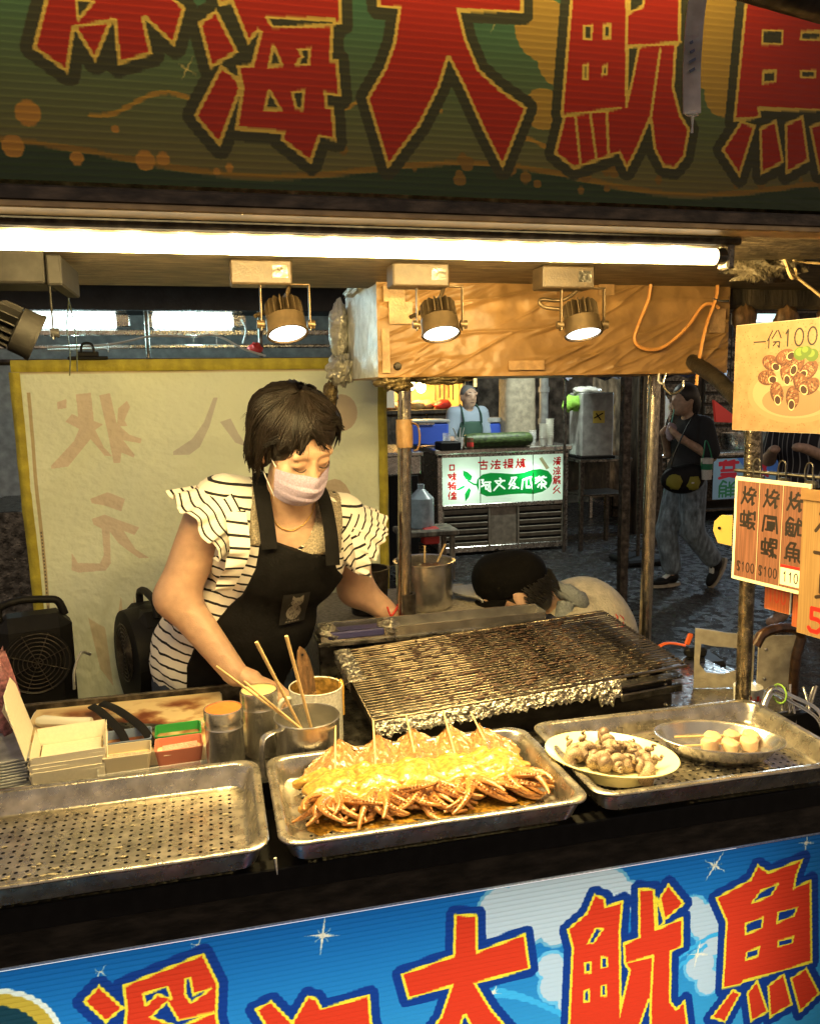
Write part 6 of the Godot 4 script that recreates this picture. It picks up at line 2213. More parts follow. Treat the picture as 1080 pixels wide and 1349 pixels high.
	for side in 2:
		var rows := []
		for j in 9:
			var v := j / 8.0
			var row := PackedVector3Array()
			for i in 25:
				var u := i / 12.0 - 1.0
				row.append(V(u * (0.088 - 0.006 * v), 0.034 - 0.022 * u * u - 0.014 * v - 0.004 * side, 0.088 * sqrt(maxf(0.0, 1.0 - u * u * 0.9)) + 0.105 * v * sqrt(maxf(0.02, 1.0 - pow(absf(u), 3.0)))))
			rows.append(row)
		mb.grid(rows)
	part(cap, "brim", mb, capm)
	mb = MB.new()
	mb.xf = XH
	blob(mb, V(0, 0.136, -0.008), V(0.008, 0.004, 0.008), 0.0, 1)
	part(cap, "button", mb, capm)
	# white mask seen under the brim
	mb = MB.new()
	mb.xf = XH
	var rows := []
	for j in 9:
		var row := PackedVector3Array()
		for i in 17:
			var a := (i / 8.0 - 1.0) * 1.15
			row.append(V(sin(a) * 0.072, -0.02 - 0.09 * j / 8.0, cos(a) * (0.092 + 0.018 * sin(PI * j / 8.0))))
		rows.append(row)
	mb.grid(rows)
	part(p, "mask", mb, M.enamel)

# outline of a rounded rectangle, the same number of points for every size
func rrect(w: float, d: float, r: float, y: float, bow := 0.0) -> PackedVector3Array:
	var o := PackedVector3Array()
	for c in 4:
		var cx: float = [1, -1, -1, 1][c] * (w / 2 - r)
		var cz: float = [-1, -1, 1, 1][c] * (d / 2 - r)
		for i in 7:
			var a := PI / 2 * (c + i / 6.0)
			o.append(V(cx + cos(a) * r, y + bow, cz - sin(a) * r))
		# points along the straight side
		var nx: float = [-1, -1, 1, 1][c] * (w / 2 - r)
		var nz: float = [-1, 1, 1, -1][c] * (d / 2 - r)
		var a1 := PI / 2 * (c + 1)
		var from := V(cx + cos(a1) * r, y, cz - sin(a1) * r)
		var to := V(nx + cos(a1) * r, y, nz - sin(a1) * r)
		for i in range(1, 6):
			o.append(from.lerp(to, i / 6.0))
	return o

var food_tray: Node3D

func make_tray() -> Node3D:
	var o := thing("serving_tray", "empty perforated steel tray at the left end of the counter front", "tray", V(-0.208, 0.86, -0.11), 0.0, "perforated steel trays on the counter")
	var w := 0.532
	var d := 0.328
	var b := MB.new()
	var loops := []
	for q in [[0.02, 0.0, 0.03], [0.006, 0.034, 0.036], [0.0, 0.036, 0.036], [0.0, 0.039, 0.038], [0.004, 0.0415, 0.036], [0.012, 0.041, 0.034], [0.017, 0.038, 0.032], [0.023, 0.022, 0.03], [0.028, 0.006, 0.028], [0.031, 0.0015, 0.026], [0.037, 0.0, 0.022]]:
		loops.append(rrect(w - q[0] * 2, d - q[0] * 2, q[2], q[1]))
	var n := FastNoiseLite.new()
	n.seed = 4
	n.frequency = 9.0
	for r in loops:
		for i in r.size():
			r[i] += V(0, 0.0012 * n.get_noise_2d(r[i].x, r[i].z), 0)
	b.grid(loops, true)
	part(o, "pan", b, M.tray)
	# the floor, with real holes
	b = MB.new()
	var nx := 26
	var nz := 14
	var px := 0.0166
	var sx := nx * px
	var sz := nz * px
	b.grid([rrect(w - 0.074, d - 0.074, 0.022, 0.0), rrect(sx, sz, 0.0001, -0.0004)], true)
	for j in nz:
		for i in nx:
			var c := V(-sx / 2 + (i + 0.5) * px, -0.0004, -sz / 2 + (j + 0.5) * px)
			var c0 := b.v.size()
			var q := [V(px / 2, 0, 0), V(px / 2, 0, -px / 2), V(0, 0, -px / 2), V(-px / 2, 0, -px / 2), V(-px / 2, 0, 0), V(-px / 2, 0, px / 2), V(0, 0, px / 2), V(px / 2, 0, px / 2)]
			for k in 8:
				b.vert(c + q[k])
			for k in 8:
				b.vert(c + V(cos(TAU * k / 8.0) * 0.0033, 0.0, -sin(TAU * k / 8.0) * 0.0033))
			for k in 8:
				var k2 := (k + 1) % 8
				b.tri(c0 + k, c0 + k2, c0 + 8 + k2)
				b.tri(c0 + k, c0 + 8 + k2, c0 + 8 + k)
	part(o, "perforated_floor", b, M.tray)
	return o

func trays() -> void:
	M.tray = worn(Color(0.72, 0.66, 0.56), 0.38, 0.9, T["stained"], Vector3.ONE * 3.0, T["bump"], 0.12, noise_tex("smear", 0.5, 1.0, 0.018, 5, 51))
	var t := make_tray()
	var wet := MB.new()
	for i in 100:
		var q := V(rnd(-0.21, 0.21), 0.0012, minf(0.112, absf(rng.randfn(0.0, 0.055)) * -1.0 + 0.112))
		var s := rnd(0.0008, 0.0032)
		blob(wet, q, V(s * rnd(1.0, 3.2), s * 0.35, s), 0.5, i, 9.0, 5, 9)
	var drops := part(t, "oil_drops", wet, mt(Color(0.3, 0.27, 0.2), 0.1))
	stuff(drops)
	food_tray = dup(t, Transform3D(turned(0.3), V(0.337, 0.8615, -0.109)), "perforated steel tray holding the five grilled squid")
	dup(t, Transform3D(turned(-0.6), V(0.883, 0.862, -0.113)), "perforated steel tray holding the snail plate and the scallop dish")
	var drip := thing("oil_drip", "pale frozen-looking drip hanging where the left tray meets the squid tray", "drip", V(0.064, 0.885, 0.057))
	var b := MB.new()
	b.tube([V(0, 0, 0), V(0.001, -0.012, 0.001), V(0.002, -0.028, 0.001)], [0.0025, 0.002, 0.0006], 6)
	part(drip, "drip", b, M.enamel)

func grill() -> void:
	var at := V(0.676, 0.844, -0.577)
	var o := thing("charcoal_grill", "black charcoal grill under a long wire grate, edges lined with foil", "grill", at)
	o.basis = turned(2.0, 3.9, 3.05)
	var b := MB.new()
	var w := 0.7
	var d := 0.36
	bars(b, [[V(0, 0.03, d / 2), V(w, 0.085, 0.012), 0.003], [V(0, 0.03, -d / 2), V(w, 0.085, 0.012), 0.003], [V(-w / 2, 0.03, 0), V(0.012, 0.085, d - 0.013), 0.003], [V(w / 2, 0.03, 0), V(0.012, 0.085, d - 0.013), 0.003], [V(0, 0.015, 0), V(w - 0.014, 0.01, d - 0.014)]])
	part(o, "fire_box", b, M.black_bar)
	b = MB.new()
	bars(b, [[V(0, 0.074, d / 2 + 0.006), V(w + 0.04, 0.006, 0.03), 0.002], [V(0, 0.074, -d / 2 - 0.006), V(w + 0.04, 0.006, 0.03), 0.002], [V(w / 2 + 0.008, 0.074, 0), V(0.03, 0.006, d - 0.02), 0.002], [V(-w / 2 - 0.008, 0.074, 0), V(0.03, 0.006, d - 0.02), 0.002], [V(w / 2 - 0.06, 0.045, d / 2 + 0.012), V(0.16, 0.02, 0.012), 0.003]])
	part(o, "rim", b, M.dull_steel)
	b = MB.new()
	for y in [0.005, 0.055]:
		b.xf = Transform3D(Basis(Vector3.RIGHT, PI / 2), V(w / 2 - 0.02, y, d / 2 + 0.007))
		b.lathe([Vector2(0, 0.003), Vector2(0.004, 0.002), Vector2(0.005, 0)], 10)
	part(o, "rivet", b, M.bright_steel)
	# charcoal and ash
	var coal_m := worn(Color(0.24, 0.2, 0.155), 0.9, 0.0, T["grime"], Vector3.ONE * 14.0, T["bump"], 0.8)
	b = MB.new()
	for i in 330:
		blob(b, V(rnd(-0.33, 0.33), rnd(0.058, 0.084), rnd(-0.165, 0.165)), V(rnd(0.012, 0.026), rnd(0.01, 0.018), rnd(0.01, 0.02)), 0.9, i, 9.0, 5, 7)
	stuff(part(o, "charcoal", b, coal_m))
	# grate: long bars, cross bars, frame
	var steel := worn(Color(0.47, 0.38, 0.27), 0.3, 1.0, noise_tex("burnt", 0.25, 1.0, 0.014, 5, 33), Vector3(1.2, 2.0, 1.2), T["bump"], 0.2, null, false)
	var gw := 0.377
	var gd := 0.198
	b = MB.new()
	b.tube([V(-gw, 0.1, -gd), V(gw, 0.1, -gd), V(gw, 0.1, gd), V(-gw, 0.1, gd), V(-gw, 0.1, -gd)], 0.0042, 8)
	part(o, "grate_frame", b, steel)
	var mesh: ArrayMesh
	for i in 29:
		var z := -gd + (i + 1) * 2.0 * gd / 30.0
		if i == 0:
			b = MB.new()
			b.tube([V(-gw - 0.003, 0, 0), V(gw + 0.003, 0, 0)], 0.0021, 7)
			mesh = b.mesh()
		pmesh(o, "grate_bar", mesh, steel, Transform3D(turned(rnd(-0.25, 0.25)), V(0, 0.103 + rnd(-0.0006, 0.0006), z)))
	for i in 7:
		b = MB.new()
		b.tube([V(-gw + 0.06 + i * 0.103, 0.0975, -gd), V(-gw + 0.06 + i * 0.103, 0.0975, gd)], 0.0028, 7)
		part(o, "cross_bar", b, steel)
	# burnt crusts on the bars
	b = MB.new()
	for i in 620:
		var z := -gd + (rng.randi_range(1, 29)) * 2.0 * gd / 30.0
		var x := rng.randfn(0.0, 0.17)
		if absf(x) < 0.34:
			blob(b, V(x, 0.1045, z + rnd(-0.002, 0.002)), V(rnd(0.004, 0.013), rnd(0.0016, 0.0032), rnd(0.002, 0.0042)), 0.8, i, 30.0, 4, 6)
	stuff(part(o, "burnt_crust", b, worn(Color(0.13, 0.06, 0.03), 0.55, 0.0, T["grime"], Vector3.ONE * 20.0)))
	# foil along the front and left edges
	var n := FastNoiseLite.new()
	n.seed = 21
	n.frequency = 34.0
	n.fractal_octaves = 4
	b = MB.new()
	var rows := []
	for j in 33:
		var t := j / 32.0
		var row := PackedVector3Array()
		for i in 221:
			var x := -0.375 + 0.575 * i / 220.0
			var drop := 0.028 + 0.012 * n.get_noise_1d(x * 2.0) + (0.016 if absf(x - 0.16) < 0.02 else 0.0) + 0.01 * smoothstep(0.1, 0.2, x)
			var p := V(x, 0.099, gd - 0.055 + 0.055 * t / 0.5) if t < 0.5 else V(x, 0.099 - drop * (t - 0.5) * 2.0, gd + 0.006 + 0.012 * sin((t - 0.5) * 3.0))
			row.append(p + V(0, 0.004, 0.0035) * n.get_noise_2d(x * 1.6, t * 2.0) + V(0, 0.0016, 0.002) * n.get_noise_2d(x * 5.0, t * 7.0))
		rows.append(row)
	b.grid(rows)
	rows = []
	for j in 13:
		var t := j / 12.0
		var row := PackedVector3Array()
		for i in 61:
			var z := -0.2 + 0.2 * i / 60.0
			var p := V(-gw + 0.03 - 0.036 * t * 2.0, 0.106, z) if t < 0.5 else V(-gw - 0.008, 0.106 - 0.03 * (t - 0.5) * 2.0, z)
			row.append(p + V(0.005, 0.006, 0) * n.get_noise_2d(z * 1.8, t * 2.0 + 5.0))
		rows.append(row)
	b.grid(rows)
	part(o, "foil_lining", b, M.foil)
	# narrow steel tray behind with a blue insert
	var p := thing("long_pan", "narrow foil-lined steel pan with a blue insert behind the grate", "pan", V(0.56, 0.962, -0.812), deg_to_rad(1.5))
	b = MB.new()
	bars(b, [[V(0, 0.0, 0), V(0.62, 0.006, 0.065), 0.001], [V(0, 0.016, -0.032), V(0.62, 0.036, 0.004), 0.001], [V(0, 0.012, 0.032), V(0.62, 0.028, 0.004), 0.001], [V(-0.31, 0.014, 0), V(0.004, 0.034, 0.07), 0.001], [V(0.31, 0.014, 0), V(0.004, 0.034, 0.07), 0.001], [V(-0.12, 0.014, 0), V(0.02, 0.03, 0.06), 0.006]])
	part(p, "pan", b, M.bright_steel)
	b = MB.new()
	b.box(V(-0.22, 0.015, 0.012), V(0.15, 0.022, 0.05), 0.004)
	part(p, "blue_insert", b, mt(Color(0.035, 0.035, 0.12), 0.45))
	for q in [-0.29, -0.13]:
		b = MB.new()
		blob(b, V(q, 0.02, 0.015), V(0.028, 0.018, 0.03), 0.9, int(q * 100.0), 9.0, 11, 16)
		part(p, "foil_scrap", b, M.foil)
	p = thing("steel_stand", "steel stand that carries the long pan behind the grill", "stand", V(0.58, 0, -0.812))
	part(p, "shelf", bars(MB.new(), [[V(0, 0.955, 0.0), V(0.68, 0.012, 0.09), 0.002]]), M.dull_steel)
	part(p, "front_panel", bars(MB.new(), [[V(0, 0.47, -0.03), V(0.66, 0.94, 0.012)]]), M.dull_steel)

# ---------------------------------------------------------------- food
func squid(x_tip: float, x_mid: float, x_low: float, sd: int, label: String) -> void:
	var g := RandomNumberGenerator.new()
	g.seed = sd
	var n := FastNoiseLite.new()
	n.seed = sd
	n.frequency = 22.0
	n.fractal_octaves = 3
	var o := thing("skewered_squid", label, "squid", V(x_mid, 0.865, -0.12), 0.0, "grilled squid on the tray")
	o.scale.y = 0.82
	var tip := V(x_tip - x_mid, g.randf_range(0.056, 0.07), g.randf_range(-0.176, -0.155))
	var waist := V((x_tip - x_mid) * 0.35, 0.04, -0.07)
	# skewer
	var b := MB.new()
	var dir := (tip - waist).normalized()
	b.rod(waist - dir * 0.02 + V(0, -0.008, 0), tip + dir * 0.03 + V(-0.01, 0.014, 0), 0.0021, 6)
	part(o, "skewer", b, M.bamboo)
	# fins: a folded pointed sheet, ridge along the skewer
	b = MB.new()
	var wide := g.randf_range(0.054, 0.076)
	var skew := g.randf_range(-0.3, 0.3)
	for layer in 2:
		var rows := []
		for j in 17:
			var t := j / 16.0
			var row := PackedVector3Array()
			var c := tip.lerp(waist, t)
			for i in 29:
				var u := i / 12.0 - 1.0
				var wd := wide * sin(PI * (0.03 + 0.62 * t)) * (1.0 + 0.12 * n.get_noise_2d(t * 3.0, u))
				var sagy := -0.02 * pow(absf(u), 1.2) * (0.5 + t) + 0.006 * n.get_noise_2d(u * 2.0, t * 2.0 + layer) + 0.003 * sin(u * 14.0 + g.seed)
				row.append(c + V(u * wd + skew * wd * t, sagy * (1.0 + skew * u) - 0.0035 * layer, 0.01 * absf(u) * t + 0.006 * n.get_noise_2d(u * 2.0 + 4.0, t)))
			rows.append(row)
		b.grid(rows)
	part(o, "fins", b, M.squid_fin)
	# opened mantle: overlapping swollen rolls
	b = MB.new()
	var prims := [[1, waist + V(0, -0.016, 0.012), V(0.048, 0.018, 0.032), turned(g.randf_range(-8, 8))], [1, V(0, 0.02, -0.03), V(0.054, 0.019, 0.04), turned(g.randf_range(-12, 12))], [1, V(0.004, 0.018, 0.012), V(0.05, 0.018, 0.03), turned(g.randf_range(-12, 12))]]
	for k in 7:
		var s := -1.0 if k % 2 == 0 else 1.0
		var z := -0.07 + 0.0165 * k + g.randf_range(-0.008, 0.008)
		prims.append([0, V(s * 0.012, 0.034 + g.randf_range(-0.006, 0.006), z), V(s * g.randf_range(0.045, 0.062), 0.02 + g.randf_range(-0.008, 0.008), z + g.randf_range(-0.012, 0.016)), 0.011, g.randf_range(0.007, 0.011)])
	for k in 3:
		prims.append([0, V(g.randf_range(-0.03, 0.03), 0.038, -0.06 + g.randf_range(0, 0.03)), V(g.randf_range(-0.04, 0.04), 0.034, 0.0), 0.008, 0.006])
	body(b, prims, 0.0042, 0.009)
	var nm := b.normals()
	for i in b.v.size():
		var q := b.v[i]
		b.v[i] = q + nm[i] * (0.0028 * n.get_noise_3d(q.x, q.y, q.z * 1.4) + 0.0012 * n.get_noise_3d(q.x * 3.0, q.y * 3.0, q.z * 3.0))
	part(o, "mantle", b, M.squid_body)
	# head and arms
	b = MB.new()
	var hx := (x_low - x_mid) * 0.35
	blob(b, V(hx, 0.02, 0.028), V(0.03, 0.02, 0.022), 0.4, sd, 12.0, 11, 16)
	part(o, "head", b, M.squid_arm)
	for k in 13:
		b = MB.new()
		var a := lerpf(-0.7, 0.7, k / 12.0) + g.randf_range(-0.2, 0.2)
		var l := g.randf_range(0.07, 0.112) * (1.25 if k == 2 else 1.0)
		var p := V(hx + sin(a) * 0.034, 0.014 + 0.024 * g.randf(), 0.024 + 0.014 * g.randf())
		var head := a + (x_low - x_mid) * 6.0
		var bend := (g.randf_range(8.0, 24.0) if g.randf() < 0.7 else g.randf_range(-16.0, 6.0))
		var lift := g.randf_range(-0.1, 0.55)
		var path := []
		var rad := []
		for s in 27:
			var t := s / 26.0
			path.append(p)
			rad.append(0.0112 * (1.0 - 0.76 * t) * (1.0 + 0.06 * sin(s * 2.1)))
			head += bend * (0.4 + t * 1.4) * l / 26.0
			lift -= 1.7 * l / 26.0 * 5.0
			p += V(sin(head), clampf(sin(lift), -0.6, 0.5), cos(head) * 0.8) * l / 26.0
			p.y = maxf(p.y, 0.005)
			p.z = minf(p.z, 0.131)
		b.tube(path, rad, 9)
		for s in range(3, 22, 2):
			var q: Vector3 = path[s] + V(cos(head) * 0.4, 0.6, 0.4).normalized() * rad[s] * 0.92
			var t: float = rad[s] * 0.42
			blob(b, q, V(t, t, t), 0.0, 1, 1.0, 4, 6)
		part(o, "tentacle", b, M.squid_arm)

const SHELL_PLACES := ["at the plate's end nearest the counter front", "at the plate's front end, towards the scallop dish", "on the heap's edge facing the scallop dish", "on the heap's edge towards the corner post", "at the plate's back edge, right half", "at the plate's end nearest the grill", "at the plate's back left edge by the squid tray", "on the heap's edge facing the squid tray", "in the front row, second from the squid tray", "in the front row, nearest the viewer",
	"in the inner ring, nearest the counter front", "in the inner ring, towards the scallop dish", "in the inner ring, towards the grill", "in the inner ring, towards the squid tray", "in the inner ring, front left", "on top of the heap, front one", "on top of the heap, back one"]

func food() -> void:
	var soft: Texture2D = T["soft"]
	M.sauce = worn(Color(0.5, 0.26, 0.04), 0.15, 0.0, T["grime"], Vector3.ONE * 12.0)
	var sear := noise_tex("sear", 0.5, 1.0, 0.028, 5, 41)
	M.squid_body = worn(Color(0.78, 0.42, 0.08), 0.24, 0.0, sear, Vector3.ONE * 5.0, T["bump"], 0.5)
	M.squid_body.clearcoat_enabled = true
	M.squid_body.clearcoat = 0.6
	M.squid_body.clearcoat_roughness = 0.12
	M.squid_arm = worn(Color(0.68, 0.29, 0.075), 0.28, 0.0, sear, Vector3.ONE * 9.0, T["bump"], 0.4)
	M.squid_arm.clearcoat_enabled = true
	M.squid_arm.clearcoat = 0.5
	M.squid_arm.clearcoat_roughness = 0.15
	M.squid_fin = worn(Color(0.5, 0.25, 0.09), 0.24, 0.0, sear, Vector3.ONE * 7.0, T["crinkle"], 0.25)
	M.squid_fin.clearcoat_enabled = true
	M.squid_fin.clearcoat = 0.7
	M.squid_fin.clearcoat_roughness = 0.1
	for q in [[0.25, -0.045, 0.09, 0.032], [0.42, -0.04, 0.1, 0.03], [0.165, -0.07, 0.035, 0.045], [0.33, -0.17, 0.12, 0.03], [0.525, -0.08, 0.03, 0.045]]:
		var pud := MB.new()
		var rim := []
		for r in [[1.0, 0.0], [0.96, 0.0009], [0.6, 0.0012], [0.0, 0.0012]]:
			var row := PackedVector3Array()
			for i in 40:
				var a := TAU * i / 40.0
				var rr: float = r[0] * (1.0 + 0.22 * sin(a * 3.0 + q[0] * 40.0) + 0.12 * sin(a * 7.0 + q[1] * 90.0))
				row.append(V(q[0] - 0.337 + cos(a) * rr * q[2], 0.0006 + r[1], q[1] + 0.109 + sin(a) * rr * q[3]))
			rim.append(row)
		pud.grid(rim, true)
		part(food_tray, "sauce_stain", pud, M.sauce)
	squid(0.218, 0.185, 0.165, 3, "leftmost skewered squid on the tray, one arm stretched out over the bare steel")
	squid(0.296, 0.262, 0.27, 8, "second skewered squid from the left on the tray, its fin half hidden by its neighbours")
	squid(0.37, 0.345, 0.35, 15, "middle one of the five skewered squid, tall pointed fin")
	squid(0.446, 0.425, 0.435, 22, "second skewered squid from the right with a broad pale fin")
	squid(0.508, 0.502, 0.53, 31, "rightmost skewered squid, arms fanned towards the snail plate")
	# plate of whelks
	var pl := thing("oval_plate", "pale yellow oval plate heaped with snail shells", "plate", V(0.709, 0.886, -0.09), deg_to_rad(-39))
	var b := MB.new()
	b.lathe([Vector2(0.0, 0.003), Vector2(0.06, 0.003), Vector2(0.065, -0.0185), Vector2(0.07, -0.0185), Vector2(0.076, 0.0), Vector2(0.124, 0.02), Vector2(0.126, 0.0235), Vector2(0.122, 0.024), Vector2(0.088, 0.006), Vector2(0.0, 0.0065)], 56, 0.76)
	part(pl, "plate", b, mt(Color(0.8, 0.74, 0.42), 0.28))
	var shell := noise_tex("shell", 0.2, 1.0, 0.035, 3, 17)
	var sm := worn(Color(0.76, 0.54, 0.35), 0.5, 0.0, shell, Vector3.ONE * 24.0, T["bump"], 0.5, null, false)
	M.shell_mouth = worn(Color(0.45, 0.3, 0.2), 0.4, 0.0, shell, Vector3.ONE * 30.0)
	b = MB.new()
	var rows := []
	# a coiled shell: the whorls swell along a spiral
	for s in 81:
		var t := s / 80.0
		var a := t * TAU * 3.1
		var grow := exp(-1.9 * (1.0 - t))
		var c := V(cos(a) * 0.0102 * grow, 0.021 - 0.04 * pow(t, 1.3), sin(a) * 0.0102 * grow)
		var row := PackedVector3Array()
		var out := V(cos(a), 0, sin(a))
		for k in 12:
			var f := TAU * k / 12.0
			row.append(c + (out * cos(f) + Vector3.UP * sin(f) * 1.2) * 0.0112 * grow)
		rows.append(row)
	b.grid(rows, true)
	var body_mesh := b.mesh()
	b = MB.new()
	blob(b, V(cos(TAU * 3.1) * 0.0102, -0.019, sin(TAU * 3.1) * 0.0102), V(0.0106, 0.0125, 0.0106), 0.08, 3)
	var mouth := b.mesh()
	var spots := []
	for i in 17:
		var ring := 0 if i < 10 else (1 if i < 15 else 2)
		var k := i if ring == 0 else (i - 10 if ring == 1 else i - 15)
		var rr: float = [0.068, 0.038, 0.013][ring]
		var a: float = TAU * k / [10.0, 5.0, 2.0][ring] + 0.4 * ring
		spots.append(V(cos(a) * rr * 1.1, [0.022, 0.028, 0.042][ring], sin(a) * rr * 0.72))
	for i in spots.size():
		var at: Vector3 = pl.transform * (spots[i] as Vector3)
		var l: String = "mottled brown snail shell " + SHELL_PLACES[i]
		var o := thing("snail_shell", l, "shell", at, 0.0, "snail shells, outer ring" if i < 10 else "snail shells, inner ring" if i < 15 else "snail shells on top")
		o.basis = Basis.from_euler(V(rnd(-1.9, 1.9), rnd(0, TAU), rnd(-0.9, 0.9))).scaled(Vector3.ONE * rnd(1.02, 1.2))
		pmesh(o, "coil", body_mesh, sm)
		pmesh(o, "mouth", mouth, M.shell_mouth)
	# steel dish with scallop skewers
	var d := thing("oval_dish", "oval steel dish holding scallop skewers", "dish", V(0.957, 0.876, -0.112), deg_to_rad(-27))
	b = MB.new()
	b.lathe([Vector2(0.0, 0.002), Vector2(0.085, 0.002), Vector2(0.1, 0.008), Vector2(0.112, 0.026), Vector2(0.124, 0.029), Vector2(0.1255, 0.0275), Vector2(0.124, 0.0265), Vector2(0.114, 0.0245), Vector2(0.102, 0.004), Vector2(0.08, -0.012), Vector2(0.0, -0.012)], 60, 0.62)
	part(d, "dish", b, M.bright_steel)
	var scm := worn(Color(0.62, 0.43, 0.27), 0.35, 0.0, noise_tex("paper", 0.94, 1.0, 0.03), Vector3.ONE * 10.0, T["bump"], 0.3)
	scm.subsurf_scatter_enabled = true
	scm.subsurf_scatter_strength = 0.1
	for k in 2:
		var s := thing("scallop_skewer", ["scallop skewer lying farther back in the steel dish", "scallop skewer nearer the counter front in the steel dish"][k], "skewer", d.transform * V(0.012 - 0.008 * k, 0.006, -0.023 + 0.04 * k), deg_to_rad(-12 + k * 2), "scallop skewers in the dish")
		b = MB.new()
		b.rod(V(-0.1, 0.014, 0.004 * k), V(0.07, 0.014, 0), 0.002, 6)
		part(s, "stick", b, M.bamboo)
		for i in 3:
			b = MB.new()
			b.xf = Transform3D(turned(rnd(-180, 180), rnd(-7, 7), rnd(-6, 6)).scaled(V(rnd(0.9, 1.06), rnd(0.8, 1.1), rnd(0.9, 1.06))), V(-0.024 + 0.04 * i, 0.001, 0))
			b.lathe([Vector2(0.0, 0.0), Vector2(0.015, 0.0), Vector2(0.0175, 0.003), Vector2(0.0185, 0.011), Vector2(0.0175, 0.019), Vector2(0.015, 0.0215), Vector2(0.0, 0.0225)], 20, rnd(0.88, 1.08))
			for vi in b.v.size():
				b.v[vi] += V(0.0008 * sin(b.v[vi].y * 600.0 + b.v[vi].z * 300.0), 0.0006 * sin(b.v[vi].x * 400.0 + i), 0.0008 * cos(b.v[vi].y * 500.0 + b.v[vi].x * 300.0))
			part(s, "scallop", b, scm)

func tabletop() -> void:
	# cutting board with knife and tongs
	var T0 := 0.835
	var o := thing("cutting_board", "brown-stained pale cutting board at the back of the counter", "board", V(-0.22, T0, -0.59))
	var im := Image.create(256, 160, false, Image.FORMAT_RGB8)
	var nz := FastNoiseLite.new()
	nz.seed = 6
	nz.frequency = 0.014
	nz.fractal_octaves = 5
	for y in 160:
		for x in 256:
			var e: float = minf(minf(x, 255 - x), minf(y, 159 - y)) / 26.0
			var a := clampf((nz.get_noise_2d(x, y * 1.4) + 0.28) * 1.7, 0, 1) * clampf(e - 0.15, 0, 1)
			im.set_pixel(x, y, Color(0.85, 0.76, 0.58).lerp(Color(0.42, 0.2, 0.07), a))
	var m := picture(im, 0.5)
	var b := MB.new()
	var loops := []
	for q in [[0.0, 0.003], [0.0, 0.031], [0.002, 0.0335], [0.004, 0.034]]:
		loops.append(rrect(0.43 - q[0] * 2, 0.315 - q[0] * 2, 0.014, q[1]))
	b.grid(loops, true)
	part(o, "edge", b, M.paper)
	b = MB.new()
	var rows := []
	for j in 7:
		var row := PackedVector3Array()
		for i in 9:
			row.append(V(-0.211 + 0.422 * i / 8.0, 0.0342, -0.1535 + 0.307 * j / 6.0))
		rows.append(row)
	b.grid(rows)
	part(o, "stained_top", b, m)
	o = thing("knife", "kitchen knife with a worn white handle lying on the cutting board", "knife", V(-0.31, T0 + 0.0355, -0.6), deg_to_rad(-20))
	b = MB.new()
	b.prism(PackedVector2Array([Vector2(0.0, -0.012), Vector2(0.14, -0.018), Vector2(0.215, 0.012), Vector2(0.0, 0.017)]), 0.0022)
	var blade := MB.new()
	blade.xf = Transform3D(Basis(Vector3.RIGHT, -PI / 2), V(0.02, 0.008, 0))
	blade.add(b)
	part(o, "blade", blade, M.dull_steel)
	b = MB.new()
	b.tube([V(-0.105, 0.011, 0), V(-0.09, 0.011, 0), V(-0.04, 0.011, 0.001), V(0.022, 0.011, 0)], [0.008, 0.0125, 0.0105, 0.011], 10, true, 1.2)
	part(o, "handle", b, M.cup)
	o = thing("tongs", "black open tongs lying across the knife on the cutting board", "tongs", V(-0.2, T0 + 0.05, -0.56))
	for s in 2:
		b = MB.new()
		var pts := [V(-0.1, 0.004, -0.12), V(-0.07, 0.008, -0.06), V(-0.02, 0.004, 0.05), V(0.0, -0.01, 0.11)] if s == 0 else [V(-0.078, 0.006, -0.125), V(-0.035, 0.01, -0.06), V(0.025, 0.006, 0.05), V(0.05, -0.01, 0.11)]
		ribbon(b, curve(pts), V(1, 0.3, 0), 0.017, 0.004)
		part(o, "arm", b, M.black)
	# stack of folded card boxes with one lid up
	for k in 6:
		var last := k == 5
		var bx := thing("paper_box", "topmost cream paper box of the stack, its lid standing open" if last else "folded cream paper box in the stack at the left end of the counter, layer %s" % ["lowest", "second", "third", "fourth", "fifth"][k], "box", V(-0.312 + 0.0015 * (k % 3), T0 + 0.001 + 0.008 * k, -0.45 + 0.002 * (k % 2)), deg_to_rad(5.0 + 0.8 * (k % 3)), "stacked paper boxes")
		var h := 0.036
		b = MB.new()
		bars(b, [[V(0, 0.001, 0), V(0.115, 0.0016, 0.13), 0.0]])
		for q in [[V(0, h / 2, 0.071), V(0.133, h, 0.0014), -13.0, 0.0], [V(0, h / 2, -0.071), V(0.133, h, 0.0014), 13.0, 0.0]]:
			b.box(q[0], q[1], 0.0, turned(0, -q[2]))
		for q in [[V(0.0655, h / 2, 0), V(0.0014, h, 0.143), -13.0], [V(-0.0655, h / 2, 0), V(0.0014, h, 0.143), 13.0]]:
			b.box(q[0], q[1], 0.0, turned(0, 0, q[2]))
		part(bx, "tub", b, M.paper)
		if last:
			var lid := MB.new()
			var flat := MB.new()
			flat.prism(PackedVector2Array([Vector2(-0.086, 0.0), Vector2(0.086, 0.0), Vector2(0.08, 0.105), Vector2(0.055, 0.128), Vector2(-0.055, 0.128), Vector2(-0.08, 0.105)]), 0.0016)
			lid.xf = Transform3D(turned(90, 0, 0), V(-0.0745, h, 0)) * Transform3D(turned(0, -14), Vector3.ZERO)
			lid.add(flat)
			part(bx, "lid", lid, M.paper)
			b = MB.new()
			b.xf = Transform3D(turned(90), V(-0.071, h * 0.5, 0)) * Transform3D(turned(0, -24), Vector3.ZERO)
			b.prism(PackedVector2Array([Vector2(-0.03, 0.0), Vector2(0.03, 0.0), Vector2(0.02, 0.11), Vector2(-0.02, 0.11)]), 0.0012)
			part(bx, "tuck_flap", b, M.paper)
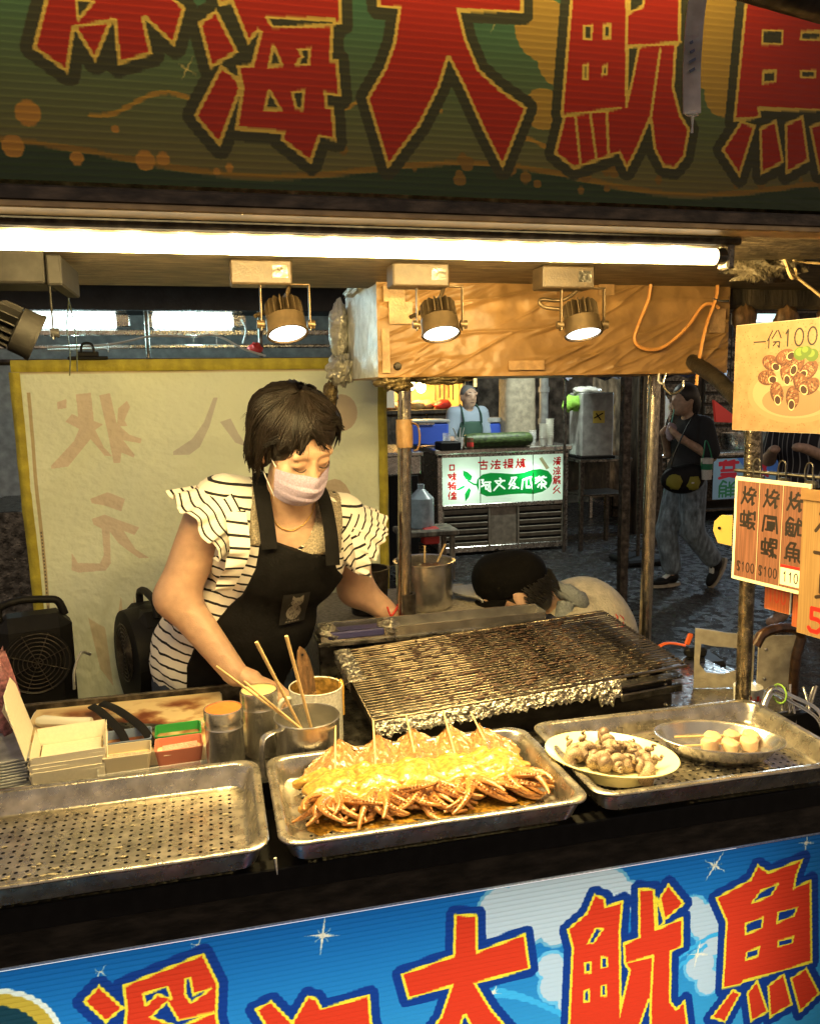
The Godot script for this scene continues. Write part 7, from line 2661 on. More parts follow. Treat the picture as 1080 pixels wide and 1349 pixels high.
	# caddy of four sauce tubs
	o = thing("condiment_tray", "clear plastic tray of four coloured condiment tubs beside the paper boxes", "tray", V(-0.15, T0, -0.455), deg_to_rad(3))
	b = MB.new()
	bars(b, [[V(0, 0.002, 0), V(0.2, 0.003, 0.15), 0.001], [V(0, 0.012, 0.077), V(0.21, 0.024, 0.003), 0.001], [V(0, 0.022, -0.077), V(0.21, 0.044, 0.003), 0.001], [V(0.104, 0.016, 0), V(0.003, 0.032, 0.15), 0.001], [V(-0.104, 0.016, 0), V(0.003, 0.032, 0.15), 0.001]])
	part(o, "tray", b, M.clear)
	var tubs := [[-0.05, -0.036, Color(0.16, 0.22, 0.36), "blue_tub"], [0.052, -0.036, Color(0.03, 0.28, 0.06), "green_tub"], [-0.05, 0.038, Color(0.52, 0.45, 0.33), "beige_tub"], [0.052, 0.038, Color(0.6, 0.2, 0.13), "pink_tub"]]
	for q in tubs:
		b = MB.new()
		b.xf = Transform3D(Basis(), V(q[0], 0.004, q[1]))
		var lo := []
		for r in [[0.0, 0.048], [0.0015, 0.049], [0.003, 0.048], [0.006, 0.014], [0.01, 0.01]]:
			lo.append(rrect(0.096 - r[0] * 2, 0.068 - r[0] * 2, 0.008, r[1]))
		b.grid([rrect(0.08, 0.054, 0.006, 0.0), rrect(0.096, 0.068, 0.008, 0.048)], true)
		b.grid(lo, true)
		bars(b, [[V(0, 0.006, 0), V(0.082, 0.006, 0.056), 0.0]])
		part(o, q[3], b, mt(q[2], 0.35))
	b = MB.new()
	b.box(V(0.055, 0.045, 0.052), V(0.07, 0.003, 0.035), 0.001, turned(4, 12))
	b.box(V(-0.045, 0.04, 0.05), V(0.08, 0.003, 0.03), 0.001, turned(-6, 10))
	part(o, "sachets", b, worn(Color(0.75, 0.55, 0.42), 0.3, 0.0, T["soft"], Vector3.ONE * 8.0, T["crinkle"], 0.6))
	# two shaker tins
	for k in 2:
		var t := thing("shaker_tin", ["steel spice tin filled with orange powder", "steel spice tin with pale yellow powder, behind the orange one"][k], "tin", [V(-0.003, T0, -0.375), V(0.072, T0, -0.44)][k], 0.0, "spice tins")
		var h: float = [0.135, 0.142][k]
		b = MB.new()
		b.lathe([Vector2(0.0, 0.0), Vector2(0.036, 0.0), Vector2(0.038, 0.003), Vector2(0.038, h - 0.04), Vector2(0.0395, h - 0.037), Vector2(0.038, h - 0.034), Vector2(0.038, h - 0.024), Vector2(0.0398, h - 0.021), Vector2(0.0398, h - 0.002), Vector2(0.0385, h), Vector2(0.0365, h), Vector2(0.036, h - 0.006)], 32)
		part(t, "can", b, M.bright_steel)
		b = MB.new()
		rows = []
		var nn := FastNoiseLite.new()
		nn.seed = k
		nn.frequency = 40.0
		for j in 6:
			var row := PackedVector3Array()
			for i in 24:
				var r := 0.0365 * (1.0 - j / 5.0)
				row.append(V(cos(TAU * i / 24.0) * r, h - 0.003 + 0.006 * j / 5.0 + 0.0015 * nn.get_noise_2d(i * 0.1, j * 0.1), -sin(TAU * i / 24.0) * r))
			rows.append(row)
		b.grid(rows, true)
		part(t, "powder", b, worn([Color(0.72, 0.2, 0.03), Color(0.75, 0.56, 0.25)][k], 0.9, 0.0, T["fine"], Vector3.ONE * 20.0, T["bump"], 0.8))
	# steel cup with skewers
	var cc := V(0.162, T0, -0.345)
	o = thing("steel_cup", "wide steel cup with a strap handle in front of the white mug", "cup", cc)
	b = MB.new()
	b.lathe([Vector2(0.0, 0.0), Vector2(0.058, 0.0), Vector2(0.063, 0.006), Vector2(0.066, 0.108), Vector2(0.0675, 0.11), Vector2(0.066, 0.112), Vector2(0.0645, 0.11), Vector2(0.0615, 0.008), Vector2(0.0, 0.003)], 40)
	part(o, "bowl", b, M.bright_steel)
	b = MB.new()
	ribbon(b, curve([V(-0.058, 0.098, 0.03), V(-0.075, 0.1, 0.042), V(-0.092, 0.092, 0.05), V(-0.096, 0.06, 0.052), V(-0.094, 0.02, 0.05), V(-0.09, 0.0, 0.05)]), V(0.5, 0, 0.85), 0.015, 0.003)
	part(o, "handle", b, M.bright_steel)
	var ends := [[V(0.066, 1.121, -0.31), V(0.142, 0.94, -0.33)], [V(0.124, 1.128, -0.31), V(0.165, 0.94, -0.33)], [V(-0.012, 1.076, -0.32), V(0.13, 0.944, -0.32)], [V(0.039, 1.037, -0.33), V(0.137, 0.943, -0.31)]]
	var ls := ["thick bamboo skewer standing in the steel cup, leaning left", "thick bamboo skewer standing nearly upright in the steel cup", "thin bamboo skewer leaning lowest over the rim of the steel cup", "short thin bamboo skewer leaning beside the lowest one in the steel cup"]
	for k in 4:
		var s := thing("bamboo_skewer", ls[k], "skewer", ends[k][1], 0.0, "skewers in the steel cup")
		b = MB.new()
		var d: Vector3 = ends[k][0] - ends[k][1]
		b.tube([-d * 0.15, d * 0.5, d], [0.003, 0.0035, 0.0038] if k < 2 else [0.0022, 0.0024, 0.0026], 7)
		part(s, "stick", b, M.bamboo)
	# white mug and brush
	o = thing("enamel_mug", "white enamel mug smeared with sauce, a basting brush in it", "mug", V(0.196, T0, -0.47))
	b = MB.new()
	b.lathe([Vector2(0.0, 0.0), Vector2(0.056, 0.0), Vector2(0.058, 0.004), Vector2(0.058, 0.122), Vector2(0.0592, 0.125), Vector2(0.058, 0.127), Vector2(0.056, 0.125)], 36)
	part(o, "cup", b, M.enamel)
	b = MB.new()
	b.lathe([Vector2(0.0562, 0.125), Vector2(0.0555, 0.05), Vector2(0.0, 0.05)], 36)
	part(o, "sauce_coat", b, worn(Color(0.68, 0.4, 0.1), 0.35, 0.0, T["grime"], Vector3.ONE * 8.0))
	b = MB.new()
	for q in [[0.2, 0.022, 0.05], [0.5, 0.01, 0.03], [-0.1, 0.014, 0.07], [0.9, 0.007, 0.02]]:
		b.xf = Transform3D(turned(rad_to_deg(q[0])), V(0, 0, 0))
		b.tube(curve([V(0.0565, 0.1265, 0), V(0.0592, 0.123, 0), V(0.0588, 0.1, 0.001), V(0.0585, 0.125 - q[2], 0)]), q[1] * 0.25, 6, true, 1.0)
	b.xf = Transform3D()
	part(o, "sauce_drip", b, mt(Color(0.6, 0.33, 0.06), 0.3))
	b = MB.new()
	b.tube(curve([V(-0.054, 0.108, 0.012), V(-0.075, 0.106, 0.016), V(-0.084, 0.085, 0.018), V(-0.08, 0.055, 0.018), V(-0.056, 0.042, 0.012)]), 0.0062, 8, true, 0.8)
	part(o, "handle", b, M.enamel)
	o = thing("basting_brush", "wooden basting brush standing in the white mug", "brush", V(0.185, T0 + 0.1, -0.47))
	b = MB.new()
	b.xf = Transform3D(turned(10, -4, 8), Vector3.ZERO)
	var prof := PackedVector2Array()
	for q in [[-0.014, 0.0], [0.014, 0.0], [0.0165, 0.04], [0.014, 0.075], [0.008, 0.098], [0.0, 0.107], [-0.008, 0.098], [-0.014, 0.075], [-0.0165, 0.04]]:
		prof.append(Vector2(q[0], q[1] + 0.01))
	b.prism(prof, 0.009)
	part(o, "handle", b, M.wood)
	b = MB.new()
	b.xf = Transform3D(turned(10, -4, 8), Vector3.ZERO)
	b.tube([V(0, 0.099, 0.0012), V(0, 0.099, -0.0105)], 0.0028, 10)
	part(o, "hang_hole", b, M.black)
	b = MB.new()
	for i in 40:
		b.rod(V(rnd(-0.013, 0.013), 0.012, rnd(-0.007, -0.001)), V(rnd(-0.018, 0.018), -0.035, rnd(-0.012, 0.004)), 0.0012, 4)
	part(o, "bristles", b, M.tan_tape)
	# plastic bags at the left edge
	o = thing("bag_stack", "stack of thin printed plastic bags at the left edge of the counter", "bags", V(-0.445, T0, -0.5), deg_to_rad(10))
	b = MB.new()
	for k in 12:
		b.box(V(-0.01 + 0.002 * (k % 3), 0.004 + k * 0.006, 0), V(0.1, 0.004, 0.26), 0.001, turned(k % 4))
	part(o, "sheets", b, worn(Color(0.55, 0.57, 0.57), 0.35, 0.0, T["soft"], Vector3.ONE * 4.0))
	b = MB.new()
	blob(b, V(0.0, 0.14, -0.05), V(0.03, 0.09, 0.05), 0.7, 4, 5.0)
	part(o, "printed_bag", b, worn(Color(0.6, 0.25, 0.3), 0.35, 0.0, T["grime"], Vector3.ONE * 12.0))

# ---------------------------------------------------------------- signs at the right
func sign_at(o: Node3D, called: String, w: float, h: float, im: Image, th := 0.004, rough := 0.5) -> void:
	var b := MB.new()
	b.box(V(w / 2, h / 2, -th / 2), V(w, h, th), 0.0008)
	part(o, "backing", b, M.paper)
	b = MB.new()
	b.quad(V(0.0008, 0.0008, 0.0006), V(w - 0.0008, 0.0008, 0.0006), V(w - 0.0008, h - 0.0008, 0.0006), V(0.0008, h - 0.0008, 0.0006))
	part(o, called, b, picture(im, rough))

func wood_grain(im: Image, r: Rect2i, a: Color, c: Color, sd: int) -> void:
	var n := FastNoiseLite.new()
	n.seed = sd
	n.frequency = 0.05
	for x in range(r.position.x, r.end.x):
		for y in range(r.position.y, r.end.y, 3):
			im.fill_rect(Rect2i(x, y, 1, 3), a.lerp(c, clampf(0.5 + n.get_noise_2d(x * 1.8, y * 0.06) * 0.9 + 0.15 * n.get_noise_2d(x * 9.0, y * 0.3), 0, 1)))

func signs() -> void:
	var ink := Color(0.07, 0.04, 0.03)
	var turn := deg_to_rad(-77)
	# poster of snails
	var im := Image.create(420, 330, false, Image.FORMAT_RGB8)
	var n := FastNoiseLite.new()
	n.seed = 5
	n.frequency = 0.02
	for y in 330:
		for x in 420:
			var v := n.get_noise_2d(x, y) * 0.05 + (0.06 if hash(Vector2i(x / 3, y / 3)) % 47 == 0 else 0.0) * -2.0
			im.set_pixel(x, y, Color(0.58 + v, 0.46 + v, 0.33 + v))
	fill(im, disc(225, 215, 168, 88, 40), Color(0.6, 0.49, 0.36))
	fill(im, disc(225, 212, 150, 76, 40), Color(0.64, 0.54, 0.41))
	fill(im, disc(222, 236, 110, 46, 30), Color(0.53, 0.43, 0.32))
	var sp := [[138, 122, 0.4], [186, 106, -0.3], [126, 166, 0.1], [196, 152, 1.3], [164, 212, 1.2], [220, 226, 1.5], [270, 148, 2.4], [276, 194, 2.7], [230, 126, 1.9], [246, 184, 0.9]]
	var g := RandomNumberGenerator.new()
	g.seed = 9
	for q in sp:
		fill(im, disc(q[0], q[1], 34, 23, 20, q[2]), Color(0.3, 0.16, 0.1))
		fill(im, disc(q[0] + 2, q[1] - 3, 31, 20, 20, q[2]), Color(0.42, 0.26, 0.17))
		for k in 60:
			var a := g.randf_range(0, TAU)
			var rr := sqrt(g.randf())
			var c := Vector2(cos(a) * 29 * rr, sin(a) * 18 * rr).rotated(q[2]) + Vector2(q[0], q[1])
			fill(im, disc(c.x, c.y, g.randf_range(2, 6), g.randf_range(1, 2.5), 8, q[2] + 1.4 + g.randf_range(-0.3, 0.3)), [Color(0.62, 0.48, 0.36), Color(0.28, 0.15, 0.09), Color(0.46, 0.3, 0.2)][k % 3])
		var mp := Vector2(22, 4).rotated(q[2]) + Vector2(q[0], q[1])
		fill(im, disc(mp.x, mp.y, 17, 12, 16, q[2]), Color(0.85, 0.72, 0.55))
		fill(im, disc(mp.x, mp.y, 13, 10, 16, q[2]), Color(0.2, 0.1, 0.06))
	for q in [[240, 98, 24], [278, 104, 22], [258, 92, 18]]:
		fill(im, disc(q[0], q[1], q[2], q[2] * 0.85, 18), Color(0.3, 0.4, 0.12))
		fill(im, disc(q[0] - 4, q[1] - 5, q[2] * 0.6, q[2] * 0.5, 14), Color(0.42, 0.52, 0.2))
	word(im, "一", 72, 30, 42, 46, 4.0, ink)
	word(im, "份", 122, 26, 48, 50, 4.0, ink)
	word(im, "1", 176, 26, 32, 48, 4.6, ink)
	word(im, "0", 212, 25, 40, 50, 4.6, ink)
	word(im, "0", 256, 24, 40, 50, 4.6, ink)
	var o := thing("snail_poster", "tan poster with a photo of cooked snails under a price line", "poster", V(1.054, 1.506, -0.248), turn)
	sign_at(o, "print", 0.272, 0.213, im)
	# wooden-looking menu of three columns
	im = Image.create(420, 512, false, Image.FORMAT_RGB8)
	im.fill(Color(0.93, 0.88, 0.72))
	for k in 3:
		wood_grain(im, Rect2i(14 + k * 132, 16, 130, 478), Color(0.38, 0.24, 0.18), Color(0.5, 0.335, 0.26), k + 2)
		im.fill_rect(Rect2i(14 + k * 132, 16, 3, 478), Color(0.36, 0.17, 0.1))
		var t: String = ["烤蝦", "烤鳳螺", "烤魷魚"][k]
		for i in t.length():
			word(im, t[i], 42 + k * 130, 44 + i * 118, 82, 84, 11.5, ink)
		var pr := "$100"
		if k == 2:
			im.fill_rect(Rect2i(282, 388, 118, 14), Color(0.78, 0.1, 0.06))
			im.fill_rect(Rect2i(282, 402, 118, 82), Color(0.92, 0.9, 0.78))
			pr = "110"
		for i in pr.length():
			word(im, pr[i], (26 if k < 2 else 34) + k * 130 + i * (28 if k < 2 else 30), (418 if k < 2 else 420), 26, 46, 5.5, ink)
	o = thing("menu_board", "wood-grain menu sheet with three columns of black characters on the right pole", "menu", V(1.066, 1.19, -0.246), turn)
	sign_at(o, "print", 0.181, 0.219, im)
	# tall price card in front of its right end
	im = Image.create(300, 520, false, Image.FORMAT_RGB8)
	wood_grain(im, Rect2i(0, 0, 300, 520), Color(0.52, 0.4, 0.24), Color(0.6, 0.48, 0.31), 12)
	for i in 3:
		word(im, "燒干貝"[i], 60, 46 + i * 118, 150, 92, 13.0, Color(0.16, 0.09, 0.03))
	var red := Color(0.7, 0.08, 0.04)
	word(im, "5", 34, 418, 84, 82, 16.0, red)
	word(im, "0", 124, 418, 90, 82, 16.0, red)
	o = thing("price_card", "tall tan wooden price card with a red number, overlapping the menu sheet", "card", V(1.1, 1.115, -0.082), turn)
	sign_at(o, "print", 0.15, 0.283, im, 0.006)
	var b := MB.new()
	b.box(V(0.075, 0.275, 0.004), V(0.155, 0.022, 0.003), 0.001)
	part(o, "tape", b, M.kraft)
	# wooden tags hanging behind
	for k in 2:
		im = Image.create(128, 128, false, Image.FORMAT_RGB8)
		wood_grain(im, Rect2i(0, 0, 128, 128), Color(0.5, 0.24, 0.12), Color(0.62, 0.32, 0.17), 20 + k)
		var t: String = ["100", "100"][k]
		for i in 3:
			word(im, t[i], 14 + i * 34, 40, 30, 56, 7.0, Color(0.62, 0.18, 0.08))
		o = thing("wooden_tag", ["wide reddish wooden tag hanging below the menu sheet beside the pole", "narrow reddish wooden tag hanging lower, beside the price card"][k], "tag", V(1.107 + k * 0.012, 1.135 - 0.02 * k, -0.19 + 0.07 * k), turn, "wooden tags below the menu")
		sign_at(o, "print", [0.062, 0.05][k], 0.075, im, 0.005)
	o = thing("plastic_tag", "small yellow plastic tag with a hole sticking out left of the menu sheet", "tag", V(1.06, 1.29, -0.262), deg_to_rad(-30))
	b = MB.new()
	b.prism(PackedVector2Array([Vector2(0.012, -0.032), Vector2(0.012, 0.034), Vector2(-0.01, 0.034), Vector2(-0.024, 0.02), Vector2(-0.026, 0.0), Vector2(-0.016, -0.026)]), 0.004)
	part(o, "tag", b, mt(Color(0.55, 0.4, 0.1), 0.5))
	b = MB.new()
	b.tube([V(-0.014, 0.006, 0.001), V(-0.014, 0.006, -0.005)], 0.0035, 10)
	part(o, "hole", b, M.black)
	# rail and clips that carry the sheets
	o = thing("sign_rail", "thin steel rail the menu sheets are clipped to", "rail")
	b = MB.new()
	b.tube([V(1.075, 1.42, -0.26), V(1.15, 1.425, 0.08)], 0.004, 7)
	part(o, "rod", b, M.dull_steel)
	for k in 3:
		var z: float = -0.2 + k * 0.06
		o = thing("wire_clip", ["wire clip on the sign rail nearest the pole", "wire clip in the middle of the sign rail", "wire clip on the sign rail next to the price card"][k], "clip", V(1.088 + k * 0.013, 1.412, z), turn, "wire clips on the sign rail")
		b = MB.new()
		b.tube(curve([V(-0.01, 0, 0.003), V(-0.012, 0.02, 0.004), V(-0.006, 0.036, 0.004), V(0.004, 0.034, 0.004), V(0.005, 0.02, 0.004), V(0.008, 0.0, 0.004)]), 0.0017, 6)
		b.box(V(0, -0.004, 0), V(0.026, 0.014, 0.009), 0.002)
		part(o, "clip", b, M.dull_steel)

func right_end() -> void:
	var p := thing("corner_post", "rusty steel corner post at the right end of the counter carrying the signs", "post", V(1.135, 0, -0.285))
	var b := MB.new()
	b.tube([V(0.004, 0.5, 0), V(-0.004, 1.66, 0)], 0.0165, 18)
	part(p, "pipe", b, M.rusty_pole)
	b = MB.new()
	b.tube(curve([V(0.02, 1.37, -0.03), V(0.03, 1.45, -0.04), V(0.03, 1.52, -0.06), V(0.045, 1.6, -0.18), V(0.065, 1.665, -0.36)]), 0.019, 14)
	part(p, "bent_brace", b, M.black_bar)
	# steel wing beside the grill
	var o := thing("side_shelf", "plain steel shelf between the grill and the right post", "shelf", V(1.16, 0, -0.5))
	part(o, "top", bars(MB.new(), [[V(0, 0.845, 0), V(0.28, 0.012, 0.42), 0.003]]), M.steel)
	part(o, "bracket", bars(MB.new(), [[V(0, 0.6, -0.18), V(0.03, 0.48, 0.03)], [V(0, 0.42, -0.02), V(0.03, 0.03, 0.34)]]), M.dark_metal)
	o = thing("steel_bin", "pale steel bin with a D-shaped handle cut-out behind the right post", "bin", V(1.21, 0.852, -0.46), deg_to_rad(-14))
	var ring_cut := PackedVector2Array([Vector2(-0.075, 0.0), Vector2(0.07, 0.0), Vector2(0.07, 0.135), Vector2(0.0, 0.142), Vector2(-0.03, 0.148), Vector2(-0.075, 0.155), Vector2(-0.075, 0.0801), Vector2(-0.062, 0.0801), Vector2(-0.06, 0.115), Vector2(-0.03, 0.108), Vector2(0.045, 0.1), Vector2(0.045, 0.05), Vector2(0.0, 0.035), Vector2(-0.045, 0.04), Vector2(-0.062, 0.062), Vector2(-0.062, 0.08), Vector2(-0.075, 0.08)])
	b = MB.new()
	b.prism(ring_cut, 0.003)
	part(o, "front_plate", b, M.bin)
	b = MB.new()
	bars(b, [[V(0.0715, 0.065, -0.05), V(0.003, 0.13, 0.1), 0.001], [V(0.122, 0.07, 0.02), V(0.1, 0.14, 0.003), 0.001]])
	part(o, "side_plate", b, M.bin)
	b = MB.new()
	for q in [[0.09, 0.03], [0.09, 0.105]]:
		b.xf = Transform3D(Basis(Vector3.RIGHT, PI / 2), V(q[0], q[1], 0.022))
		b.lathe([Vector2(0, 0.003), Vector2(0.0035, 0.002), Vector2(0.0045, 0)], 10)
	part(o, "rivet", b, M.bright_steel)
	o = thing("crook_handle", "brown crooked umbrella handle standing at the right end", "handle", V(1.32, 0.84, -0.36))
	b = MB.new()
	b.tube(curve([V(-0.1, 0.15, 0.0), V(-0.085, 0.175, 0), V(-0.06, 0.185, 0), V(-0.03, 0.188, 0), V(0.005, 0.182, 0), V(0.024, 0.165, 0), V(0.02, 0.14, 0), V(0.012, 0.1, 0), V(0.01, 0.0, 0), V(0.01, -0.2, 0)]), 0.012, 12)
	part(o, "crook", b, worn(Color(0.13, 0.06, 0.03), 0.3, 0.2, T["grime"], Vector3.ONE * 6.0, T["bump"], 0.3))
	o = thing("utensil_tub", "tub of chrome utensils at the right edge behind the tray", "tub", V(1.275, 0.72, -0.28))
	b = MB.new()
	b.lathe([Vector2(0, 0), Vector2(0.06, 0.0), Vector2(0.075, 0.1), Vector2(0.072, 0.1), Vector2(0.058, 0.006), Vector2(0, 0.006)], 20)
	part(o, "tub", b, M.dark_metal)
	for k in 7:
		b = MB.new()
		var x := rnd(-0.03, 0.045)
		b.tube(curve([V(x * 0.5, 0.02, rnd(-0.02, 0.02)), V(x, 0.12, rnd(-0.03, 0.03)), V(x * 1.3 + 0.01, 0.17 + rnd(0, 0.02), rnd(-0.03, 0.0))]), 0.0035, 6)
		part(o, "utensil", b, M.bright_steel)
	o = thing("chrome_tongs", "bent chrome tongs with a green band hanging over the right tray corner", "tongs", V(1.2, 0.88, -0.24))
	for k in 2:
		b = MB.new()
		b.tube(curve([V(-0.03, -0.005 + 0.012 * k, -0.02), V(0.0, 0.03 + 0.012 * k, -0.03), V(0.04, 0.01 + 0.014 * k, -0.01), V(0.08, -0.02 + 0.02 * k, 0.02), V(0.09, -0.07 + 0.02 * k, 0.04)]), 0.007, 9, true, 0.5)
		part(o, "arm", b, M.bright_steel)
	b = MB.new()
	var ring := []
	for i in 15:
		ring.append(V(0.012 + 0.004 * cos(TAU * i / 14.0), 0.03 + 0.022 * sin(TAU * i / 14.0), -0.02 + 0.018 * cos(TAU * i / 14.0)))
	b.tube(ring, 0.0022, 6)
	part(o, "green_band", b, mt(Color(0.3, 0.55, 0.08), 0.5))
	o = thing("white_pot", "small white pot with red lettering at the foot of the right post", "pot", V(1.19, 0.852, -0.34))
	b = MB.new()
	b.lathe([Vector2(0, 0), Vector2(0.03, 0), Vector2(0.033, 0.05), Vector2(0.0, 0.052)], 18)
	part(o, "pot", b, M.enamel)
	b = MB.new()
	for k in 4:
		b.box(V(-0.016 + k * 0.01, 0.03 - 0.008 * (k % 2), 0.0315), V(0.006, 0.012, 0.002))
	part(o, "red_lettering", b, M.red)
	o = thing("orange_clip", "orange plastic tongs lying behind the grate's right corner", "tongs", V(1.22, 0.885, -0.7), deg_to_rad(-8))
	b = MB.new()
	b.tube(curve([V(-0.055, 0.0, 0.01), V(-0.03, 0.008, 0), V(0.0, 0.006, -0.004), V(0.03, 0.0, 0)]), 0.0065, 8, true, 0.6)
	b.box(V(0.04, 0.018, 0), V(0.016, 0.034, 0.008), 0.003, turned(0, 0, -20))
	part(o, "orange_arm", b, mt(Color(0.8, 0.14, 0.02), 0.4))
	b = MB.new()
	b.box(V(0.06, -0.02, 0.0), V(0.06, 0.03, 0.03), 0.008)
	b.box(V(0.03, -0.06, 0.0), V(0.2, 0.05, 0.1), 0.008)
	part(o, "rest", b, M.black)
	# stretch of wall-like block and pots behind the woman's left arm
	o = thing("back_ledge", "pale plastered block behind the grill that the woman leans her hand on", "ledge", V(0.54, 0, -1.14))
	part(o, "block", bars(MB.new(), [[V(0, 0.475, 0), V(0.54, 0.95, 0.4), 0.01]]), worn(Color(0.45, 0.4, 0.32), 0.85, 0.0, T["fine"], Vector3.ONE * 2.0, T["bump"], 0.6))
	o = thing("steel_pot", "steel pot with two wooden sticks on the pale block behind the left post", "pot", V(0.605, 0.952, -1.08))
	b = MB.new()
	b.lathe([Vector2(0, 0), Vector2(0.078, 0.0), Vector2(0.085, 0.008), Vector2(0.087, 0.135), Vector2(0.094, 0.138), Vector2(0.094, 0.142), Vector2(0.085, 0.14), Vector2(0.082, 0.06), Vector2(0, 0.06)], 36)
	part(o, "pot", b, M.bright_steel)
	b = MB.new()
	b.lathe([Vector2(0.0828, 0.1), Vector2(0.05, 0.106), Vector2(0, 0.104)], 24)
	part(o, "sauce", b, mt(Color(0.05, 0.025, 0.015), 0.3))
	for k in 2:
		b = MB.new()
		b.rod(V(0.0 + 0.02 * k, 0.09, 0), V(0.01 + 0.065 * k, 0.18, -0.03), 0.0035, 6)
		part(o, "stick", b, M.bamboo)
	b = MB.new()
	blob(b, V(0.02, 0.118, 0.01), V(0.04, 0.014, 0.03), 0.6, 3, 9.0)
	part(o, "brush_head", b, M.wood)
	o = thing("dark_pot", "dark pot half hidden behind the woman's left arm", "pot", V(0.43, 0.952, -1.06))
	b = MB.new()
	b.lathe([Vector2(0, 0), Vector2(0.052, 0.0), Vector2(0.06, 0.13), Vector2(0.064, 0.134), Vector2(0.057, 0.134), Vector2(0.05, 0.01), Vector2(0, 0.01)], 24)
	part(o, "pot", b, M.dark_metal)
	o = thing("wiping_cloth", "pale folded cloth hanging over the pale block's right edge", "cloth", V(0.77, 0.96, -1.1))
	b = MB.new()
	ribbon(b, curve([V(-0.02, 0.012, -0.1), V(0.0, 0.012, -0.02), V(0.045, 0.006, 0.03), V(0.065, -0.05, 0.06)]), V(0.9, 0, -0.5), 0.11, 0.008)
	part(o, "cloth", b, worn(Color(0.5, 0.5, 0.52), 0.9, 0.0, T["fine"], Vector3.ONE * 6.0, T["crinkle"], 0.4))

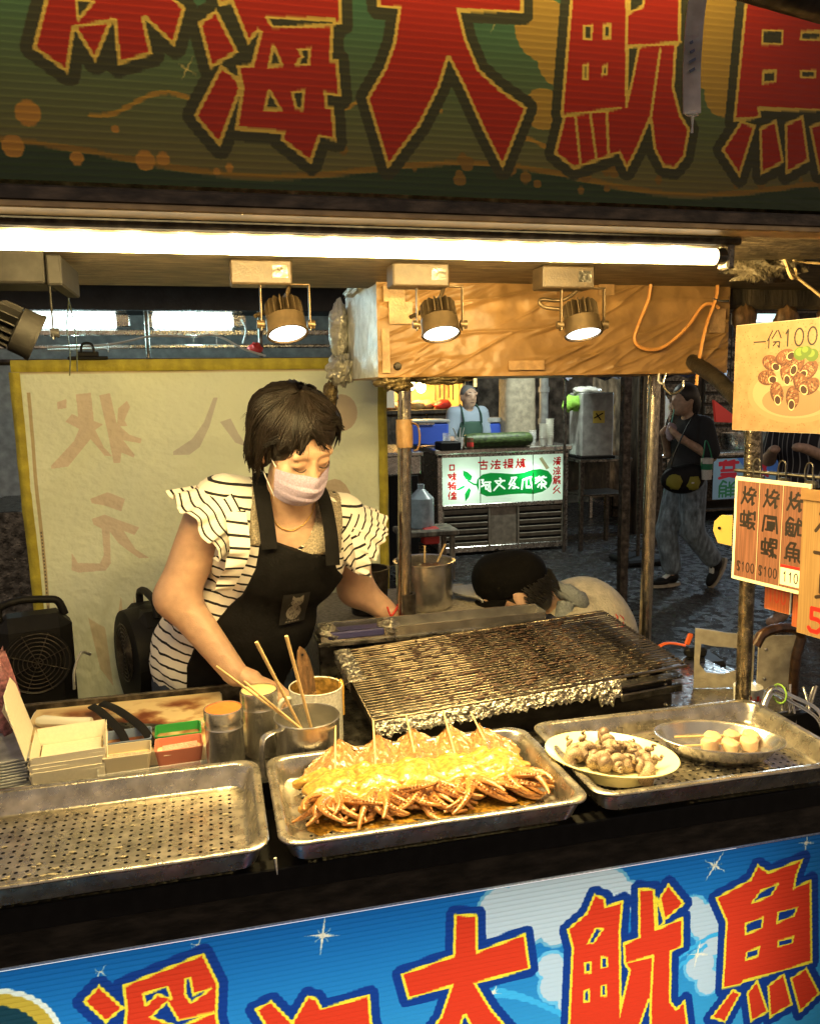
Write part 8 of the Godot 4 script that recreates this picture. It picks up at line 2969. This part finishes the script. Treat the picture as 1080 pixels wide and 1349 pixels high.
func small_things() -> void:
	# fans at the back left
	for k in 2:
		var o := thing("box_fan", ["black blower fan with round wire guard at the foot of the cloth banner", "black round fan half hidden behind the woman's back"][k], "fan", [V(-0.515, 0.45, -1.18), V(-0.2, 0.45, -1.16)][k], deg_to_rad([14.0, -70.0][k]), "black fans")
		var b := MB.new()
		b.box(V(0, 0.12, -0.02), V(0.2, 0.24, 0.14), 0.03)
		b.box(V(0, 0.385, 0), V(0.2, 0.32, 0.13), 0.035)
		if k == 1:
			b.xf = Transform3D(Basis(Vector3.RIGHT, PI / 2), V(0, 0.4, 0))
			b.lathe([Vector2(0, -0.09), Vector2(0.12, -0.085), Vector2(0.15, 0.0), Vector2(0.14, 0.07), Vector2(0.0, 0.075)], 30)
			b.xf = Transform3D()
		part(o, "housing", b, M.black)
		b = MB.new()
		b.tube(curve([V(-0.085, 0.53, 0), V(-0.08, 0.57, 0), V(-0.03, 0.585, 0), V(0.04, 0.58, 0), V(0.07, 0.57, 0), V(0.085, 0.53, 0)]), 0.011, 8)
		part(o, "handle", b, M.black)
		b = MB.new()
		b.xf = Transform3D(Basis(Vector3.RIGHT, PI / 2), V(0, 0.42, 0.067))
		b.lathe([Vector2(0, -0.004), Vector2(0.082, -0.004), Vector2(0.09, 0.0)], 30)
		part(o, "opening", b, M.black_gloss)
		for r in 7:
			b = MB.new()
			var ring := []
			for i in 33:
				ring.append(V(cos(TAU * i / 32.0) * (0.014 + 0.0115 * r), 0.42 + sin(TAU * i / 32.0) * (0.014 + 0.0115 * r), 0.076))
			b.tube(ring, 0.0014, 5)
			part(o, "guard_ring", b, M.dark_metal)
		for i in 4:
			b = MB.new()
			var d := V(cos(PI * i / 4.0 + 0.4), sin(PI * i / 4.0 + 0.4), 0) * 0.088
			b.rod(V(0, 0.42, 0.0745) - d, V(0, 0.42, 0.0745) + d, 0.0014, 5)
			part(o, "guard_spoke", b, M.dark_metal)
		var s := thing("fan_stand", ["dark stand under the left blower fan", "dark stand under the round fan behind the woman"][k], "stand", [V(-0.515, 0, -1.18), V(-0.2, 0, -1.16)][k], 0.0, "stands under the fans")
		part(s, "top", bars(MB.new(), [[V(0, 0.43, 0), V(0.26, 0.03, 0.2), 0.004]]), M.dark_metal)
		for sx in [-0.1, 0.1]:
			for sz in [-0.08, 0.08]:
				part(s, "leg", bars(MB.new(), [[V(sx, 0.207, sz), V(0.025, 0.415, 0.025)]]), M.dark_metal)
	var c := thing("power_lead", "grey cord rising beside the blower fan", "cord", V(-0.37, 0.84, -0.95))
	var b := MB.new()
	b.tube(curve([V(-0.01, 0.0, 0), V(-0.006, 0.05, 0), V(0.01, 0.09, -0.02), V(0.02, 0.06, -0.1)]), 0.004, 6)
	part(c, "cord", b, M.grey_paint)
	# awning pipe of the front edge and the strap that hangs from it
	var o := thing("awning_pipe", "dark awning pipe crossing the top right corner before the sign", "pipe", V(0.62, 2.04, 0.33))
	b = MB.new()
	b.tube([V(-0.35, 0.085, 0), V(0.6, -0.05, 0)], 0.022, 14)
	part(o, "pipe", b, M.dark_metal)
	o = thing("plastic_strap", "greyish plastic strap hanging before the sign, dripping at its end", "strap", V(0.655, 2.08, 0.2))
	b = MB.new()
	var strap_m := worn(Color(0.85, 0.82, 0.84), 0.35, 0.0, T["soft"], Vector3.ONE * 3.0, T["bump"], 0.4)
	strap_m.backlight_enabled = true
	strap_m.backlight = Color(0.9, 0.9, 0.9)
	ribbon(b, curve([V(-0.004, 0.09, 0.08), V(-0.003, 0.04, 0.02), V(0.0, -0.04, 0), V(0.002, -0.115, 0)]), V(1, 0, 0.2), 0.024, 0.003)
	part(o, "strap", b, strap_m)
	b = MB.new()
	for k in 4:
		b.box(V(-0.001, -0.025 - 0.012 * k, 0.0025), V(0.012 - 0.002 * (k % 2), 0.0035, 0.0012), 0.0, turned(12, 0, 30))
	part(o, "faded_mark", b, mt(Color(0.1, 0.12, 0.2), 0.6))
	b = MB.new()
	blob(b, V(0.002, -0.116, 0), V(0.011, 0.004, 0.004), 0.2, 2, 9.0)
	b.tube([V(0.003, -0.117, 0), V(0.0035, -0.132, 0), V(0.003, -0.14, 0)], [0.0028, 0.0012, 0.0022], 7)
	part(o, "water_drop", b, M.clear)
	# bundle of cloth and rope at the right end of the roof
	o = thing("rolled_cover", "rolled dirty plastic cover tied under the right end of the roof", "cover", V(1.11, 1.83, -0.24))
	b = MB.new()
	blob(b, V(0, 0.0, 0), V(0.075, 0.022, 0.03), 0.9, 4, 9.0, 13, 20)
	blob(b, V(0.05, 0.012, 0.01), V(0.04, 0.02, 0.03), 0.9, 5, 9.0, 13, 20)
	part(o, "roll", b, worn(Color(0.25, 0.2, 0.13), 0.4, 0.0, T["grime"], Vector3.ONE * 6.0, T["crinkle"], 0.7))
	b = MB.new()
	b.tube(curve([V(0.035, -0.005, 0.03), V(0.045, -0.018, 0.035), V(0.09, -0.055, 0.05), V(0.16, -0.12, 0.08)]), 0.0032, 6)
	b.tube(curve([V(0.04, 0.01, 0.03), V(0.08, 0.008, 0.04), V(0.18, -0.005, 0.08)]), 0.0028, 6)
	b.tube(curve([V(0.02, 0.02, 0.028), V(0.03, -0.02, 0.04), V(0.045, -0.015, 0.035), V(0.04, 0.02, 0.03)]), 0.003, 6)
	part(o, "rope", b, M.bamboo)
	o = thing("roof_beam", "dark wooden beam under the right end of the roof with hanging pads", "beam", V(1.4, 1.8, -0.7))
	part(o, "beam", bars(MB.new(), [[V(0.2, 0.03, 0), V(0.9, 0.07, 0.06), 0.01]]), M.dark_wood)
	for k in 5:
		b = MB.new()
		blob(b, V(-0.02 + k * 0.13, -0.03, 0.02), V(0.035, 0.04, 0.02), 0.4, k, 6.0)
		part(o, "pad", b, M.wood)
